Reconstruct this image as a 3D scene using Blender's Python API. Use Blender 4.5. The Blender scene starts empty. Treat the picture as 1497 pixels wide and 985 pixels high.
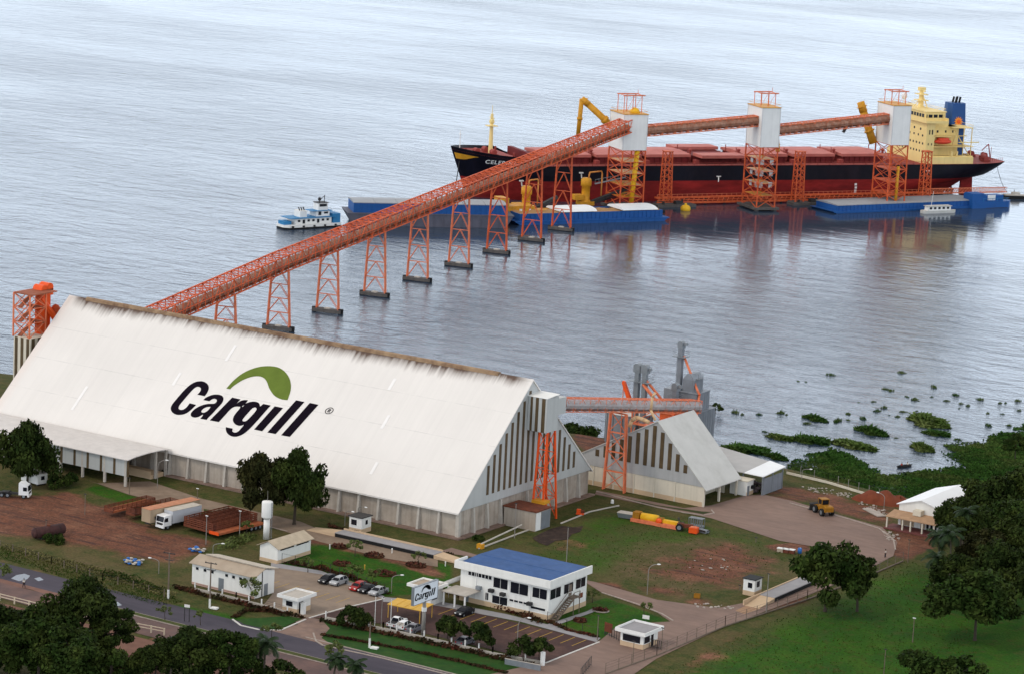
import bpy, math, random
import numpy as np
from mathutils import Vector, Matrix
R = math.radians
sc = bpy.context.scene
COL = sc.collection
# ------------------------------------------------------------ camera, world, sun, exposure
CAM_F, CAM_P, CAM_R, CAM_H, AZ = 4352.257, 0.190493548, 0.050279741, 150.0, 0.569691174
CU, CV = 312.8160, -472.3131
cam = bpy.data.cameras.new('camera'); cam.sensor_width = 36.0; cam.lens = CAM_F/1497*36
cam.clip_start = 1.0; cam.clip_end = 30000
camo = bpy.data.objects.new('camera', cam); COL.objects.link(camo)
camo.matrix_world = (Matrix.Translation((CU, CV, CAM_H)) @ Matrix.Rotation(AZ, 4, 'Z')
                     @ Matrix.Rotation(R(90)-CAM_P, 4, 'X') @ Matrix.Rotation(CAM_R, 4, 'Z'))
sc.camera = camo
CLOUD_LOW, CLOUD_HIGH = 20.5, 6.2      # cloud radiance before the background strength
SUN_EL, SUN_AZ = R(50), R(238)          # azimuth measured anticlockwise from +X, towards the sun
world = bpy.data.worlds.new('World'); sc.world = world; world.use_nodes = True
nt = world.node_tree; nt.nodes.clear()
sky = nt.nodes.new('ShaderNodeTexSky'); sky.sky_type = 'NISHITA'; sky.sun_disc = False
sky.sun_elevation = SUN_EL; sky.sun_rotation = R(90)-SUN_AZ
sky.air_density = 1.0; sky.dust_density = 4.0; sky.ozone_density = 1.0; sky.altitude = 100
hsv = nt.nodes.new('ShaderNodeHueSaturation'); hsv.inputs['Saturation'].default_value = 0.6
nt.links.new(sky.outputs[0], hsv.inputs['Color'])
# a cloud deck over the clear sky: pale, brighter low down where it thins, broken by slow noise
wtc = nt.nodes.new('ShaderNodeTexCoord'); wsx = nt.nodes.new('ShaderNodeSeparateXYZ'); nt.links.new(wtc.outputs['Generated'], wsx.inputs[0])
wmr = nt.nodes.new('ShaderNodeMapRange'); wmr.interpolation_type = 'SMOOTHSTEP'
for i_, q_ in enumerate((0.12, 0.74, CLOUD_LOW, CLOUD_HIGH)): wmr.inputs[i_+1].default_value = q_
nt.links.new(wsx.outputs[2], wmr.inputs[0])
wmp = nt.nodes.new('ShaderNodeMapping'); wmp.inputs['Scale'].default_value = (1.0, 1.0, 3.0); nt.links.new(wtc.outputs['Generated'], wmp.inputs['Vector'])
wnz = nt.nodes.new('ShaderNodeTexNoise'); wnz.inputs['Scale'].default_value = 2.6; wnz.inputs['Detail'].default_value = 5; nt.links.new(wmp.outputs[0], wnz.inputs['Vector'])
wr2 = nt.nodes.new('ShaderNodeMapRange')
for i_, q_ in enumerate((0.3, 0.7, 0.82, 1.16)): wr2.inputs[i_+1].default_value = q_
nt.links.new(wnz.outputs[0], wr2.inputs[0])
wml = nt.nodes.new('ShaderNodeMath'); wml.operation = 'MULTIPLY'; nt.links.new(wmr.outputs[0], wml.inputs[0]); nt.links.new(wr2.outputs[0], wml.inputs[1])
wtn = nt.nodes.new('ShaderNodeMix'); wtn.data_type = 'RGBA'; wtn.inputs[6].default_value = (0.87, 0.995, 1.15, 1); wtn.inputs[7].default_value = (1.0, 0.985, 0.97, 1)
wtr = nt.nodes.new('ShaderNodeMapRange'); wtr.inputs[1].default_value = 0.15; wtr.inputs[2].default_value = 0.6; nt.links.new(wsx.outputs[2], wtr.inputs[0]); nt.links.new(wtr.outputs[0], wtn.inputs[0])
wvm = nt.nodes.new('ShaderNodeVectorMath'); wvm.operation = 'SCALE'; nt.links.new(wtn.outputs[2], wvm.inputs[0]); nt.links.new(wml.outputs[0], wvm.inputs['Scale'])
wmx = nt.nodes.new('ShaderNodeMix'); wmx.data_type = 'RGBA'; wmx.inputs[0].default_value = 0.85
nt.links.new(hsv.outputs[0], wmx.inputs[6]); nt.links.new(wvm.outputs[0], wmx.inputs[7])
bgn = nt.nodes.new('ShaderNodeBackground'); bgn.inputs['Strength'].default_value = 0.11
won = nt.nodes.new('ShaderNodeOutputWorld')
nt.links.new(wmx.outputs[2], bgn.inputs['Color'])
nt.links.new(bgn.outputs[0], won.inputs['Surface'])
sun = bpy.data.lights.new('sun', 'SUN'); sun.energy = 0.9; sun.angle = R(11); sun.color = (1.0, 0.90, 0.78)
suno = bpy.data.objects.new('sun', sun); COL.objects.link(suno)
suno.rotation_euler = (R(90)-SUN_EL, 0, SUN_AZ+R(90))
sc.view_settings.view_transform = 'Standard'; sc.view_settings.look = 'None'
sc.view_settings.exposure = 0.0; sc.view_settings.gamma = 1.0
try: sc.view_settings.use_curve_mapping = False
except Exception: pass
try:
    sc.cycles.use_denoising = True; sc.cycles.max_bounces = 6
except Exception: pass

# ------------------------------------------------------------ helpers
_ca, _sa, _cp, _sp, _cr, _sr = math.cos(AZ), math.sin(AZ), math.cos(CAM_P), math.sin(CAM_P), math.cos(CAM_R), math.sin(CAM_R)
WZ = -5.0                                # river level; land is z = 0
def G(px, py, z=0.0):
    """survey of the photograph: the point of the level z seen at a pixel, in site metres"""
    dx, dy = px-748.5, py-492.5
    a = (dx*_cr+dy*_sr)/CAM_F; b = -(-dx*_sr+dy*_cr)/CAM_F
    d = (a, _cp+b*_sp, -_sp+b*_cp); t = (z-CAM_H)/d[2]
    X, Y = d[0]*t, d[1]*t
    return (CU+X*_ca-Y*_sa, CV+X*_sa+Y*_ca)
def GW(px, py): return G(px, py, WZ)

class MB:
    def __init__(s): s.v = []; s.f = []; s.m = []; s.p = []
    def add(s, vs, fs, mi=0):
        n = len(s.v); s.p.append((n, len(s.f))); s.v += [tuple(q) for q in vs]
        s.f += [tuple(i+n for i in f) for f in fs]; s.m += [mi]*len(fs)
        return s
    def box(s, x0, y0, z0, x1, y1, z1, mi=0):
        vs = [(x, y, z) for z in (z0, z1) for y in (y0, y1) for x in (x0, x1)]
        return s.add(vs, [(0,2,3,1),(4,5,7,6),(0,1,5,4),(2,6,7,3),(0,4,6,2),(1,3,7,5)], mi)
    def cbox(s, c, d, mi=0):
        return s.box(c[0]-d[0]/2, c[1]-d[1]/2, c[2]-d[2]/2, c[0]+d[0]/2, c[1]+d[1]/2, c[2]+d[2]/2, mi)
    def beam(s, p, q, w, h=None, mi=0):
        h = h or w; p = Vector(p); q = Vector(q); d = q-p
        if d.length < 1e-6: return s
        d.normalize(); up = Vector((0,0,1)) if abs(d.z) < .95 else Vector((1,0,0))
        a = d.cross(up).normalized()*w/2; b = a.cross(d).normalized()*h/2
        vs = [p-a-b, p+a-b, p+a+b, p-a+b, q-a-b, q+a-b, q+a+b, q-a+b]
        return s.add(vs, [(0,3,2,1),(4,5,6,7),(0,1,5,4),(1,2,6,5),(2,3,7,6),(3,0,4,7)], mi)
    def tube(s, p, q, r0, r1=None, n=8, mi=0, caps=True):
        r1 = r0 if r1 is None else r1; p = Vector(p); q = Vector(q); d = (q-p).normalized()
        up = Vector((0,0,1)) if abs(d.z) < .95 else Vector((1,0,0))
        a = d.cross(up).normalized(); b = a.cross(d)
        vs = []
        for c, r in ((p, r0), (q, r1)):
            for i in range(n):
                t = 2*math.pi*i/n; vs.append(c+a*r*math.cos(t)+b*r*math.sin(t))
        fs = [(i, (i+1) % n, n+(i+1) % n, n+i) for i in range(n)]
        if caps: fs += [tuple(range(n-1, -1, -1)), tuple(range(n, 2*n))]
        return s.add(vs, fs, mi)
    def path(s, pts, r, n=6, mi=0):
        for a, b in zip(pts, pts[1:]): s.tube(a, b, r, r, n, mi)
        return s
    def prism(s, poly, z0, z1, mi=0, mt=None):
        n = len(poly); vs = [(x, y, z0) for x, y in poly]+[(x, y, z1) for x, y in poly]
        s.add(vs, [tuple(range(n-1, -1, -1))]+[(i, (i+1) % n, n+(i+1) % n, n+i) for i in range(n)], mi)
        return s.add(vs, [tuple(range(n, 2*n))], mi if mt is None else mt)
    def extr(s, poly, vec, mi=0):
        n = len(poly); vec = Vector(vec); vs = [Vector(p) for p in poly]; vs += [p+vec for p in vs]
        return s.add(vs, [tuple(range(n-1, -1, -1)), tuple(range(n, 2*n))]+[(i, (i+1) % n, n+(i+1) % n, n+i) for i in range(n)], mi)
    def lathe(s, prof, c=(0,0,0), n=16, mi=0):
        k = len(prof); vs = [(c[0]+r*math.cos(2*math.pi*i/n), c[1]+r*math.sin(2*math.pi*i/n), c[2]+z) for r, z in prof for i in range(n)]
        fs = [(j*n+i, j*n+(i+1) % n, (j+1)*n+(i+1) % n, (j+1)*n+i) for j in range(k-1) for i in range(n)]
        fs += [tuple(range(n-1, -1, -1)), tuple(range((k-1)*n, k*n))]
        return s.add(vs, fs, mi)
    def dome(s, c, r, rz, n=10, k=4, mi=0):
        return s.lathe([(max(.01, r*math.cos(math.pi/2*j/k)), rz*math.sin(math.pi/2*j/k)) for j in range(k+1)], c, n, mi)
    def ball(s, c, rx, ry, rz, n=10, k=6, mi=0):
        vs = []; fs = []
        for j in range(k+1):
            t = math.pi*j/k
            for i in range(n):
                a = 2*math.pi*i/n
                vs.append((c[0]+rx*max(.02, math.sin(t))*math.cos(a), c[1]+ry*max(.02, math.sin(t))*math.sin(a), c[2]-rz*math.cos(t)))
        for j in range(k):
            for i in range(n): fs.append((j*n+i, j*n+(i+1) % n, (j+1)*n+(i+1) % n, (j+1)*n+i))
        return s.add(vs, fs, mi)
    def grid_lattice(s, base, top, nlev, w, wb, mi=0, x=False, single=False):
        """four legs from base corners to top corners, rings and diagonals"""
        B = [Vector(p) for p in base]; T = [Vector(p) for p in top]
        for b, t in zip(B, T): s.beam(b, t, w, w, mi)
        for l in range(nlev+1):
            f = l/nlev; P = [b.lerp(t, f) for b, t in zip(B, T)]
            if l > 0:
                for i in range(4): s.beam(P[i], P[(i+1) % 4], wb, wb, mi)
            if l < nlev:
                f2 = (l+1)/nlev; Q = [b.lerp(t, f2) for b, t in zip(B, T)]
                for i in range(4):
                    j = (i+1) % 4
                    if single: s.beam(P[i], Q[j], wb, wb, mi)
                    elif x: s.beam(P[i], Q[j], wb, wb, mi); s.beam(P[j], Q[i], wb, wb, mi)
                    else:
                        m = (Q[i]+Q[j])/2
                        s.beam(P[i], m, wb, wb, mi); s.beam(P[j], m, wb, wb, mi)
        return s
    def each(s, name, mats, parent=None, smooth=False):
        """every primitive as an object of its own"""
        out = []; P = s.p+[(len(s.v), len(s.f))]
        for (a, b), (c, d) in zip(P, P[1:]):
            q = MB(); q.v = s.v[a:c]; q.f = [tuple(i-a for i in f) for f in s.f[b:d]]; q.m = s.m[b:d]; out.append(q.build(name, mats, parent, smooth))
        return out
    def build(s, name, mats, parent=None, smooth=False, loc=None, rot=0.0):
        me = bpy.data.meshes.new(name); me.from_pydata(s.v, [], s.f)
        if not isinstance(mats, (list, tuple)): mats = [mats]
        for m in mats: me.materials.append(m)
        if any(s.m): me.polygons.foreach_set('material_index', s.m)
        if smooth: me.polygons.foreach_set('use_smooth', [True]*len(me.polygons))
        me.update()
        o = bpy.data.objects.new(name, me); COL.objects.link(o)
        if parent is not None: o.parent = parent
        if loc is not None: o.location = loc
        o.rotation_euler.z = rot
        return o

def tag(o, label=None, cat=None, group=None, kind=None):
    if label: o['label'] = label
    if cat: o['category'] = cat
    if group: o['group'] = group
    if kind: o['kind'] = kind
    return o
def thing(name, label, cat, loc=(0,0,0), rot=0.0, group=None):
    o = bpy.data.objects.new(name, None); COL.objects.link(o); o.empty_display_size = .5
    o.location = loc; o.rotation_euler.z = rot
    return tag(o, label, cat, group)
def dup(o, loc=None, rot=None, label=None, group=None, scale=None, parent=None):
    c = o.copy(); COL.objects.link(c)
    if parent is not None: c.parent = parent
    if loc is not None: c.location = loc
    if rot is not None: c.rotation_euler.z = rot
    if scale is not None: c.scale = scale if isinstance(scale, (tuple, list)) else (scale,)*3
    if label: c['label'] = label
    if group: c['group'] = group
    for ch in KIDS.get(o.name, None) or [k for k in bpy.data.objects if k.parent == o]:
        dup(ch, parent=c)
    return c
KIDS = {}
def freeze(o):
    """remember a finished prototype's children so that copying it is quick"""
    ks = [k for k in bpy.data.objects if k.parent == o]; KIDS[o.name] = ks
    for k in ks: freeze(k)
    return o
def structure(o): o['kind'] = 'structure'; return o

# ------------------------------------------------------------ materials
def _n(t, ty, **kw):
    n = t.nodes.new(ty)
    for k, v in kw.items(): setattr(n, k, v)
    return n
MATS = {}
def pmat(name, col, rough=.7, var=.15, scale=.4, metal=0.0, col2=None, amt=.45, sharp=.12, scale2=.15, streak=0.0, bump=0.0, island=0.0, spec=.22, squash=(1,1,1)):
    """procedural surface: tone noise, patches of a second colour, vertical rain streaks"""
    m = bpy.data.materials.new(name); m.use_nodes = True; t = m.node_tree; L = t.links.new
    b = t.nodes['Principled BSDF']; b.inputs['Roughness'].default_value = rough; b.inputs['Metallic'].default_value = metal
    if spec is not None: b.inputs['Specular IOR Level'].default_value = spec
    tc = _n(t, 'ShaderNodeTexCoord'); mp = _n(t, 'ShaderNodeMapping'); mp.inputs['Scale'].default_value = squash
    L(tc.outputs['Object'], mp.inputs['Vector'])
    nz = _n(t, 'ShaderNodeTexNoise'); nz.inputs['Scale'].default_value = scale; nz.inputs['Detail'].default_value = 6
    nz.inputs['Roughness'].default_value = .65; L(mp.outputs[0], nz.inputs['Vector'])
    mr = _n(t, 'ShaderNodeMapRange'); mr.inputs[1].default_value = .3; mr.inputs[2].default_value = .7
    mr.inputs[3].default_value = 1-var; mr.inputs[4].default_value = 1+var*.8; L(nz.outputs[0], mr.inputs[0])
    base = None
    if col2 is not None:
        n2 = _n(t, 'ShaderNodeTexNoise'); n2.inputs['Scale'].default_value = scale2; n2.inputs['Detail'].default_value = 8
        n2.inputs['Roughness'].default_value = .7; L(mp.outputs[0], n2.inputs['Vector'])
        r2 = _n(t, 'ShaderNodeMapRange'); r2.inputs[1].default_value = 1-amt-sharp; r2.inputs[2].default_value = 1-amt+sharp; r2.clamp = True
        L(n2.outputs[0], r2.inputs[0])
        mx = _n(t, 'ShaderNodeMix', data_type='RGBA'); mx.inputs[6].default_value = (*col, 1); mx.inputs[7].default_value = (*col2, 1)
        L(r2.outputs[0], mx.inputs[0]); base = mx.outputs[2]
    if streak > 0:
        m2 = _n(t, 'ShaderNodeMapping'); m2.inputs['Scale'].default_value = (1.2, 1.2, .06); L(tc.outputs['Object'], m2.inputs['Vector'])
        n3 = _n(t, 'ShaderNodeTexNoise'); n3.inputs['Scale'].default_value = 1.3; n3.inputs['Detail'].default_value = 5; L(m2.outputs[0], n3.inputs['Vector'])
        r3 = _n(t, 'ShaderNodeMapRange'); r3.inputs[1].default_value = .45; r3.inputs[2].default_value = .75; r3.inputs[3].default_value = 1; r3.inputs[4].default_value = 1-streak
        L(n3.outputs[0], r3.inputs[0])
        ml = _n(t, 'ShaderNodeMath', operation='MULTIPLY'); L(mr.outputs[0], ml.inputs[0]); L(r3.outputs[0], ml.inputs[1]); fac = ml.outputs[0]
    else: fac = mr.outputs[0]
    if island > 0:
        ge = _n(t, 'ShaderNodeNewGeometry'); ri = _n(t, 'ShaderNodeMapRange'); ri.inputs[3].default_value = 1-island; ri.inputs[4].default_value = 1+island
        L(ge.outputs['Random Per Island'], ri.inputs[0])
        ml2 = _n(t, 'ShaderNodeMath', operation='MULTIPLY'); L(fac, ml2.inputs[0]); L(ri.outputs[0], ml2.inputs[1]); fac = ml2.outputs[0]
    vm = _n(t, 'ShaderNodeVectorMath', operation='SCALE')
    if base is None: vm.inputs[0].default_value = col
    else: L(base, vm.inputs[0])
    L(fac, vm.inputs['Scale']); L(vm.outputs[0], b.inputs['Base Color'])
    if bump > 0:
        bp = _n(t, 'ShaderNodeBump'); bp.inputs['Strength'].default_value = bump; bp.inputs['Distance'].default_value = .05
        nb = _n(t, 'ShaderNodeTexNoise'); nb.inputs['Scale'].default_value = 3; nb.inputs['Detail'].default_value = 4; L(tc.outputs['Object'], nb.inputs['Vector'])
        L(nb.outputs[0], bp.inputs['Height']); L(bp.outputs[0], b.inputs['Normal'])
    MATS[name] = m
    return m
M = dict(
 wall_concrete=pmat('stained_concrete', (.44,.38,.32), .85, .18, .25, col2=(.31,.25,.20), amt=.42, scale2=.12, streak=.3),
 concrete=pmat('pale_concrete', (.47,.43,.38), .85, .15, .6),
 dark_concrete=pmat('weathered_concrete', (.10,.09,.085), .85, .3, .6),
 cladding=pmat('grey_sheet', (.46,.47,.46), .55, .06, .2, streak=.08),
 stripe=pmat('brown_fibreglass', (.10,.068,.035), .5, .3, .5, streak=.3),
 orange=pmat('orange_steel', (.64,.115,.035), .6, .3, .8, col2=(.40,.06,.025), amt=.4),
 orange_faded=pmat('faded_orange_steel', (.70,.19,.09), .6, .2, .8),
 orange_bright=pmat('bright_orange_plate', (.78,.09,.012), .45, .15, .6),
 belt_cover=pmat('galvanised_cover', (.36,.20,.14), .65, .3, 1.5, col2=(.26,.09,.045), amt=.5, scale2=.5),
 floor_rust=pmat('rusty_plate', (.30,.09,.045), .8, .3, .8),
 white=pmat('white_paint', (.78,.77,.74), .55, .05, .3, streak=.06),
 white_render=pmat('white_render', (.76,.75,.71), .8, .06, .4, streak=.08),
 beige=pmat('beige_dado', (.55,.40,.26), .8, .08, .6),
 cream=pmat('cream_wall', (.66,.60,.49), .8, .08, .3, streak=.12),
 tile=pmat('weathered_fibre_cement', (.42,.34,.26), .85, .15, .8, col2=(.30,.23,.17), amt=.4, scale2=.4),
 roof_grey=pmat('pale_grey_sheet_roof', (.52,.51,.48), .5, .06, .3, col2=(.44,.43,.40), amt=.4, scale2=.2),
 roof_bright=pmat('new_white_sheet', (.80,.81,.82), .45, .04, .3),
 blue_roof=pmat('blue_sheet_roof', (.030,.085,.235), .65, .15, .6, col2=(.045,.105,.26), amt=.45, scale2=.5),
 glass=pmat('dark_window_glass', (.012,.013,.018), .15, .1, .5),
 black=pmat('black_rubber', (.012,.012,.013), .7, .2, 1),
 dark=pmat('dark_steel', (.035,.033,.033), .6, .25, .8),
 grey=pmat('galvanised_steel', (.22,.24,.26), .45, .15, .7, metal=.3),
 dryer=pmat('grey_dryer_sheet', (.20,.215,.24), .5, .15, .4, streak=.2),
 dryer_light=pmat('grey_sheet_pale_seams', (.24,.26,.29), .5, .15, .4, streak=.2),  # paler grey for seams, ledges, side column and silo shell
 pole=pmat('grey_pole', (.25,.23,.21), .7, .15, 1),
 wood=pmat('weathered_post', (.17,.13,.10), .85, .25, 1),
 lamp_white=pmat('white_lamp_glass', (.8,.8,.78), .3, .03, 1),
 yellow=pmat('ochre_yellow_paint', (.60,.28,.02), .5, .2, .7, col2=(.34,.15,.02), amt=.35, scale2=.5),
 bright_yellow=pmat('safety_yellow', (.75,.42,.02), .5, .12, .7),
 ship_black=pmat('black_hull_paint', (.004,.004,.010), .5, .4, .3, col2=(.016,.011,.016), amt=.42, scale2=.12, squash=(.5,1,.25), spec=.15),
 ship_red=pmat('red_hull_paint', (.25,.018,.016), .7, .35, .4, col2=(.16,.015,.015), amt=.45, scale2=.15, squash=(.35,1,1.2), spec=.12),
 deck_red=pmat('red_deck_paint', (.30,.055,.045), .7, .25, .3),
 hatch_pink=pmat('faded_hatch_paint', (.50,.15,.12), .65, .15, .25, col2=(.42,.095,.075), amt=.4, scale2=.15),
 hatch_dark=pmat('hatch_coaming_red', (.15,.017,.017), .7, .25, .3),
 cream_paint=pmat('cream_ship_paint', (.84,.65,.27), .55, .05, .25, streak=.10),
 funnel_blue=pmat('funnel_blue', (.02,.075,.24), .45, .1, .4),
 boat_orange=pmat('lifeboat_orange', (.70,.07,.03), .4, .1, .6),
 barge_blue=pmat('barge_blue', (.014,.095,.32), .55, .25, .3, col2=(.012,.055,.19), amt=.4, scale2=.3),
 barge_grey=pmat('barge_hull_grey', (.10,.10,.13), .6, .2, .3),
 barge_cover=pmat('grey_hatch_cover', (.30,.31,.33), .55, .1, .2),
 cargo=pmat('soy_cargo', (.36,.21,.095), .95, .2, .4),
 tug_blue=pmat('pale_blue_deck', (.03,.19,.40), .55, .15, .5),
 red_dirt=pmat('red_soil', (.24,.065,.03), .95, .25, .5, bump=.4),
 rust=pmat('rusted_steel', (.17,.05,.025), .85, .3, .7, col2=(.09,.03,.02), amt=.45, scale2=.6),
 rust_orange=pmat('faded_red_trailer_bed', (.38,.11,.045), .8, .25, .7),
 tan_box=pmat('tan_trailer_side', (.40,.30,.20), .6, .1, .4, streak=.12),
 tan_roof=pmat('rusty_trailer_roof', (.50,.22,.12), .7, .2, .5),
 truck_grey=pmat('pale_grey_box', (.48,.49,.52), .5, .06, .4),
 car_silver=pmat('silver_car_paint', (.42,.43,.45), .3, .04, 1, metal=.35),
 car_black=pmat('black_car_paint', (.012,.012,.015), .25, .05, 1),
 car_red=pmat('red_car_paint', (.34,.02,.018), .3, .05, 1),
 car_white=pmat('white_car_paint', (.78,.78,.78), .3, .03, 1),
 car_grey=pmat('grey_car_paint', (.16,.16,.18), .3, .04, 1),
 line_yellow=pmat('worn_yellow_line', (.50,.32,.05), .85, .25, 2),
 line_white=pmat('worn_white_line', (.62,.60,.56), .85, .2, 1.2),
 kerb=pmat('kerb_stone', (.36,.30,.26), .85, .25, 1.2),
 canopy=pmat('yellow_canopy_sheet', (.62,.36,.05), .6, .12, .5),
 logo_black=pmat('logo_black_paint', (.008,.005,.010), .8, .15, .5, spec=.03),
 logo_green=pmat('logo_green_paint', (.125,.175,.03), .75, .12, .4, spec=.08),
 logo_blue=pmat('logo_leaf_blue_grey', (.055,.10,.15), .5, .1, .5),
 skin=pmat('skin', (.22,.11,.07), .6, .05, 1),
 cloth_white=pmat('white_shirt', (.7,.68,.62), .9, .08, 2),
 cloth_dark=pmat('dark_trousers', (.03,.03,.04), .9, .1, 2),
 cloth_red=pmat('red_shirt', (.45,.04,.03), .9, .08, 2),
 hair=pmat('black_hair', (.01,.009,.008), .8, .1, 2),
 loader=pmat('loader_yellow', (.33,.145,.010), .6, .25, .9, col2=(.10,.05,.02), amt=.35, scale2=.8),
 drum_blue=pmat('blue_plastic', (.03,.14,.42), .5, .1, 1),
 trunk=pmat('bark', (.055,.042,.032), .9, .25, 1.5),
 palm_trunk=pmat('palm_bark', (.11,.09,.07), .9, .25, 1.5),
 leaf_dark=pmat('dark_foliage', (.014,.028,.006), .8, .35, .35, col2=(.032,.044,.009), amt=.5, scale2=.25, island=.5, spec=.06),
 leaf_mid=pmat('green_foliage', (.019,.038,.007), .8, .35, .35, col2=(.042,.055,.011), amt=.45, scale2=.22, island=.5, spec=.06),
 leaf_warm=pmat('olive_foliage', (.020,.024,.007), .8, .35, .35, col2=(.036,.032,.010), amt=.45, scale2=.3, island=.5, spec=.06),
 leaf_palm=pmat('palm_foliage', (.016,.034,.010), .6, .3, .4, island=.4, spec=.15),
 leaf_light=pmat('pale_foliage', (.085,.11,.025), .7, .3, .5, island=.4, spec=.2),
 hedge=pmat('dark_hedge', (.028,.030,.012), .9, .3, .8, col2=(.085,.022,.014), amt=.48, scale2=.35, island=.4, spec=.1),
 reed=pmat('floating_grass', (.060,.105,.018), .8, .3, .2, col2=(.13,.14,.05), amt=.45, scale2=.12, island=.4, spec=.1),
 reed_dark=pmat('dark_marsh_grass', (.030,.078,.012), .8, .3, .12, col2=(.085,.105,.028), amt=.42, scale2=.09, island=.35, spec=.08),
 flower_red=pmat('red_flower_bed', (.085,.022,.014), .9, .35, 1.0, col2=(.05,.04,.012), amt=.4, scale2=.7, island=.4),
 rubble=pmat('pale_rubble', (.38,.33,.29), .9, .25, .8),
)
# ------------------------------------------------------------ terrain, roads, water
def shore(u):
    xs = [-320,-200,-152,-125,-100,-60,-29,0,21,33,45,60,90,140,220]
    ys = [30,40,56,66,82,92,97,103,101,98,96,95,98,112,140]
    return np.interp(u, xs, ys)
def sdist(pts, X, Y):
    """signed distance to a polygon, positive inside"""
    P = np.array(pts); n = len(P); d = np.full(X.shape, 1e9); ins = np.zeros(X.shape, bool)
    for i in range(n):
        a = P[i]; b = P[(i+1) % n]; e = b-a; w0 = X-a[0]; w1 = Y-a[1]
        t = np.clip((w0*e[0]+w1*e[1])/max(1e-9, e@e), 0, 1)
        d = np.minimum(d, np.hypot(w0-e[0]*t, w1-e[1]*t))
        c = (a[1] <= Y) != (b[1] <= Y)
        with np.errstate(divide='ignore', invalid='ignore'):
            xi = a[0]+(Y-a[1])/(b[1]-a[1] if b[1] != a[1] else 1e-9)*e[0]
        ins ^= c & (X < xi)
    return np.where(ins, d, -d)
def GP(s, z=0.0): return [G(*map(float, q.split(',')), z) for q in s.split()]
def make_land():
    us = np.arange(-400, 301, 1.0); vs = np.arange(-330, 151, 1.0)
    X, Y = np.meshgrid(us, vs); n = X.size
    rng = np.random.default_rng(3)
    dsh = Y-shore(X)
    t = np.clip(dsh/7, 0, 1); Z = -0.05-7*(t*t*(3-2*t)) + 0.03*np.sin(X*.31+Y*.17)*np.cos(Y*.27-X*.11)
    co = np.stack([X, Y, Z], -1).reshape(-1, 3)
    w = len(us); h = len(vs)
    i = np.arange((w-1)*(h-1)); r = i//(w-1); c = i % (w-1); q = r*w+c
    fa = np.stack([q, q+1, q+w+1, q+w], -1).reshape(-1)
    me = bpy.data.meshes.new('ground'); me.vertices.add(n); me.vertices.foreach_set('co', co.reshape(-1))
    me.loops.add(len(fa)); me.loops.foreach_set('vertex_index', fa)
    me.polygons.add(len(i)); me.polygons.foreach_set('loop_start', np.arange(len(i))*4); me.polygons.foreach_set('loop_total', np.full(len(i), 4))
    me.polygons.foreach_set('use_smooth', np.ones(len(i), bool)); me.update(calc_edges=True)
    def soft(poly, wd): return np.clip(sdist(poly, X, Y)/wd*.5+.5, 0, 1)
    dirt = np.zeros(X.shape); lawn = np.zeros(X.shape); dry = np.zeros(X.shape)
    for s, wd, k in (
        ('-60,718 60,722 100,712 150,738 195,742 230,775 280,780 325,790 300,806 255,818 205,820 120,798 60,790 -60,770', 5, .82),
        ('1100,712 1160,706 1320,742 1312,776 1290,768 1240,756 1150,735 1100,728', 4, .60), ('1170,735 1230,735 1300,765 1290,770 1230,752', 4, .8),
        ('750,805 800,775 880,790 880,830 800,815', 9, .55), ('870,850 960,850 1040,872 960,872', 4, .62),
        ('905,838 980,797 1060,785 1130,800 1170,815 1120,850 1060,872 990,852', 9, .66),
        ('860,846 905,852 930,868 880,866', 2, .75), ('980,880 1020,862 1060,878 1050,888 1000,886', 3, .5),
        ('1110,795 1190,790 1190,806 1130,806', 2.5, .8), ('1300,770 1360,775 1370,800 1330,820 1300,810', 3, .85),
        ('840,628 890,640 900,660 870,680 830,640', 3, .8), ('780,660 880,690 880,715 850,690', 3, .7),
        ('-60,800 10,812 80,835 200,866 300,893 250,890 150,868 0,832', 3, .42),
        ('150,935 230,930 240,1000 140,1000', 3, .8), ('940,990 1060,922 1130,900 1090,945 1010,1000', 6, .60), ('1150,880 1250,900 1240,940 1160,930', 9, .45), ('1310,860 1360,850 1350,900 1315,905', 4, .42),
        ('400,790 470,775 640,820 660,850 600,835 480,800', 3, .7), ('1060,890 1180,862 1185,880 1080,905', 2, .7)):
        dirt = np.maximum(dirt, soft(GP(s), wd)*k)
    for s, wd, k in (
        ('395,822 440,798 520,790 660,825 660,862 560,872 480,846', 1.5, .9),
        ('140,705 230,735 215,750 120,715', 2, .8), ('255,880 440,915 400,925 250,888', 3, .85),
        ('470,905 800,985 620,975 470,930', 2, .9), ('800,902 885,872 980,905 880,935', 1.5, .9),
        ('900,1010 1180,880 1330,815 1460,850 1560,850 1560,1010', 9, .70), ('250,735 300,745 300,760 270,770', 2, .8),
        ('745,812 870,740 935,750 1150,805 1165,830 1060,790 960,800 900,850', 7, .55), ('100,810 260,850 240,880 100,845', 3, .3), ('900,733 1180,800 1150,812 930,760', 2, .45), ('640,800 760,765 870,728 890,745 780,795 680,820', 2, .35)):
        lawn = np.maximum(lawn, soft(GP(s), wd)*k)
    for s, wd, k in (('760,800 930,745 1150,800 1180,840 1000,880 870,845', 8, .62), ('1000,975 1140,910 1300,870 1350,960 1200,1010', 9, .6), ('0,795 200,830 260,870 0,815', 3, .6)):
        dry = np.maximum(dry, soft(GP(s), wd)*k)
    ca = me.color_attributes.new('cover', 'FLOAT_COLOR', 'POINT')
    ca.data.foreach_set('color', np.stack([dirt, lawn, dry, np.ones(X.shape)], -1).reshape(-1).astype(np.float32))
    o = bpy.data.objects.new('ground', me); COL.objects.link(o); structure(o)
    m = bpy.data.materials.new('soil_and_grass'); m.use_nodes = True; tt = m.node_tree; L = tt.links.new
    b = tt.nodes['Principled BSDF']; b.inputs['Roughness'].default_value = .95; b.inputs['Specular IOR Level'].default_value = .1
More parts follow.
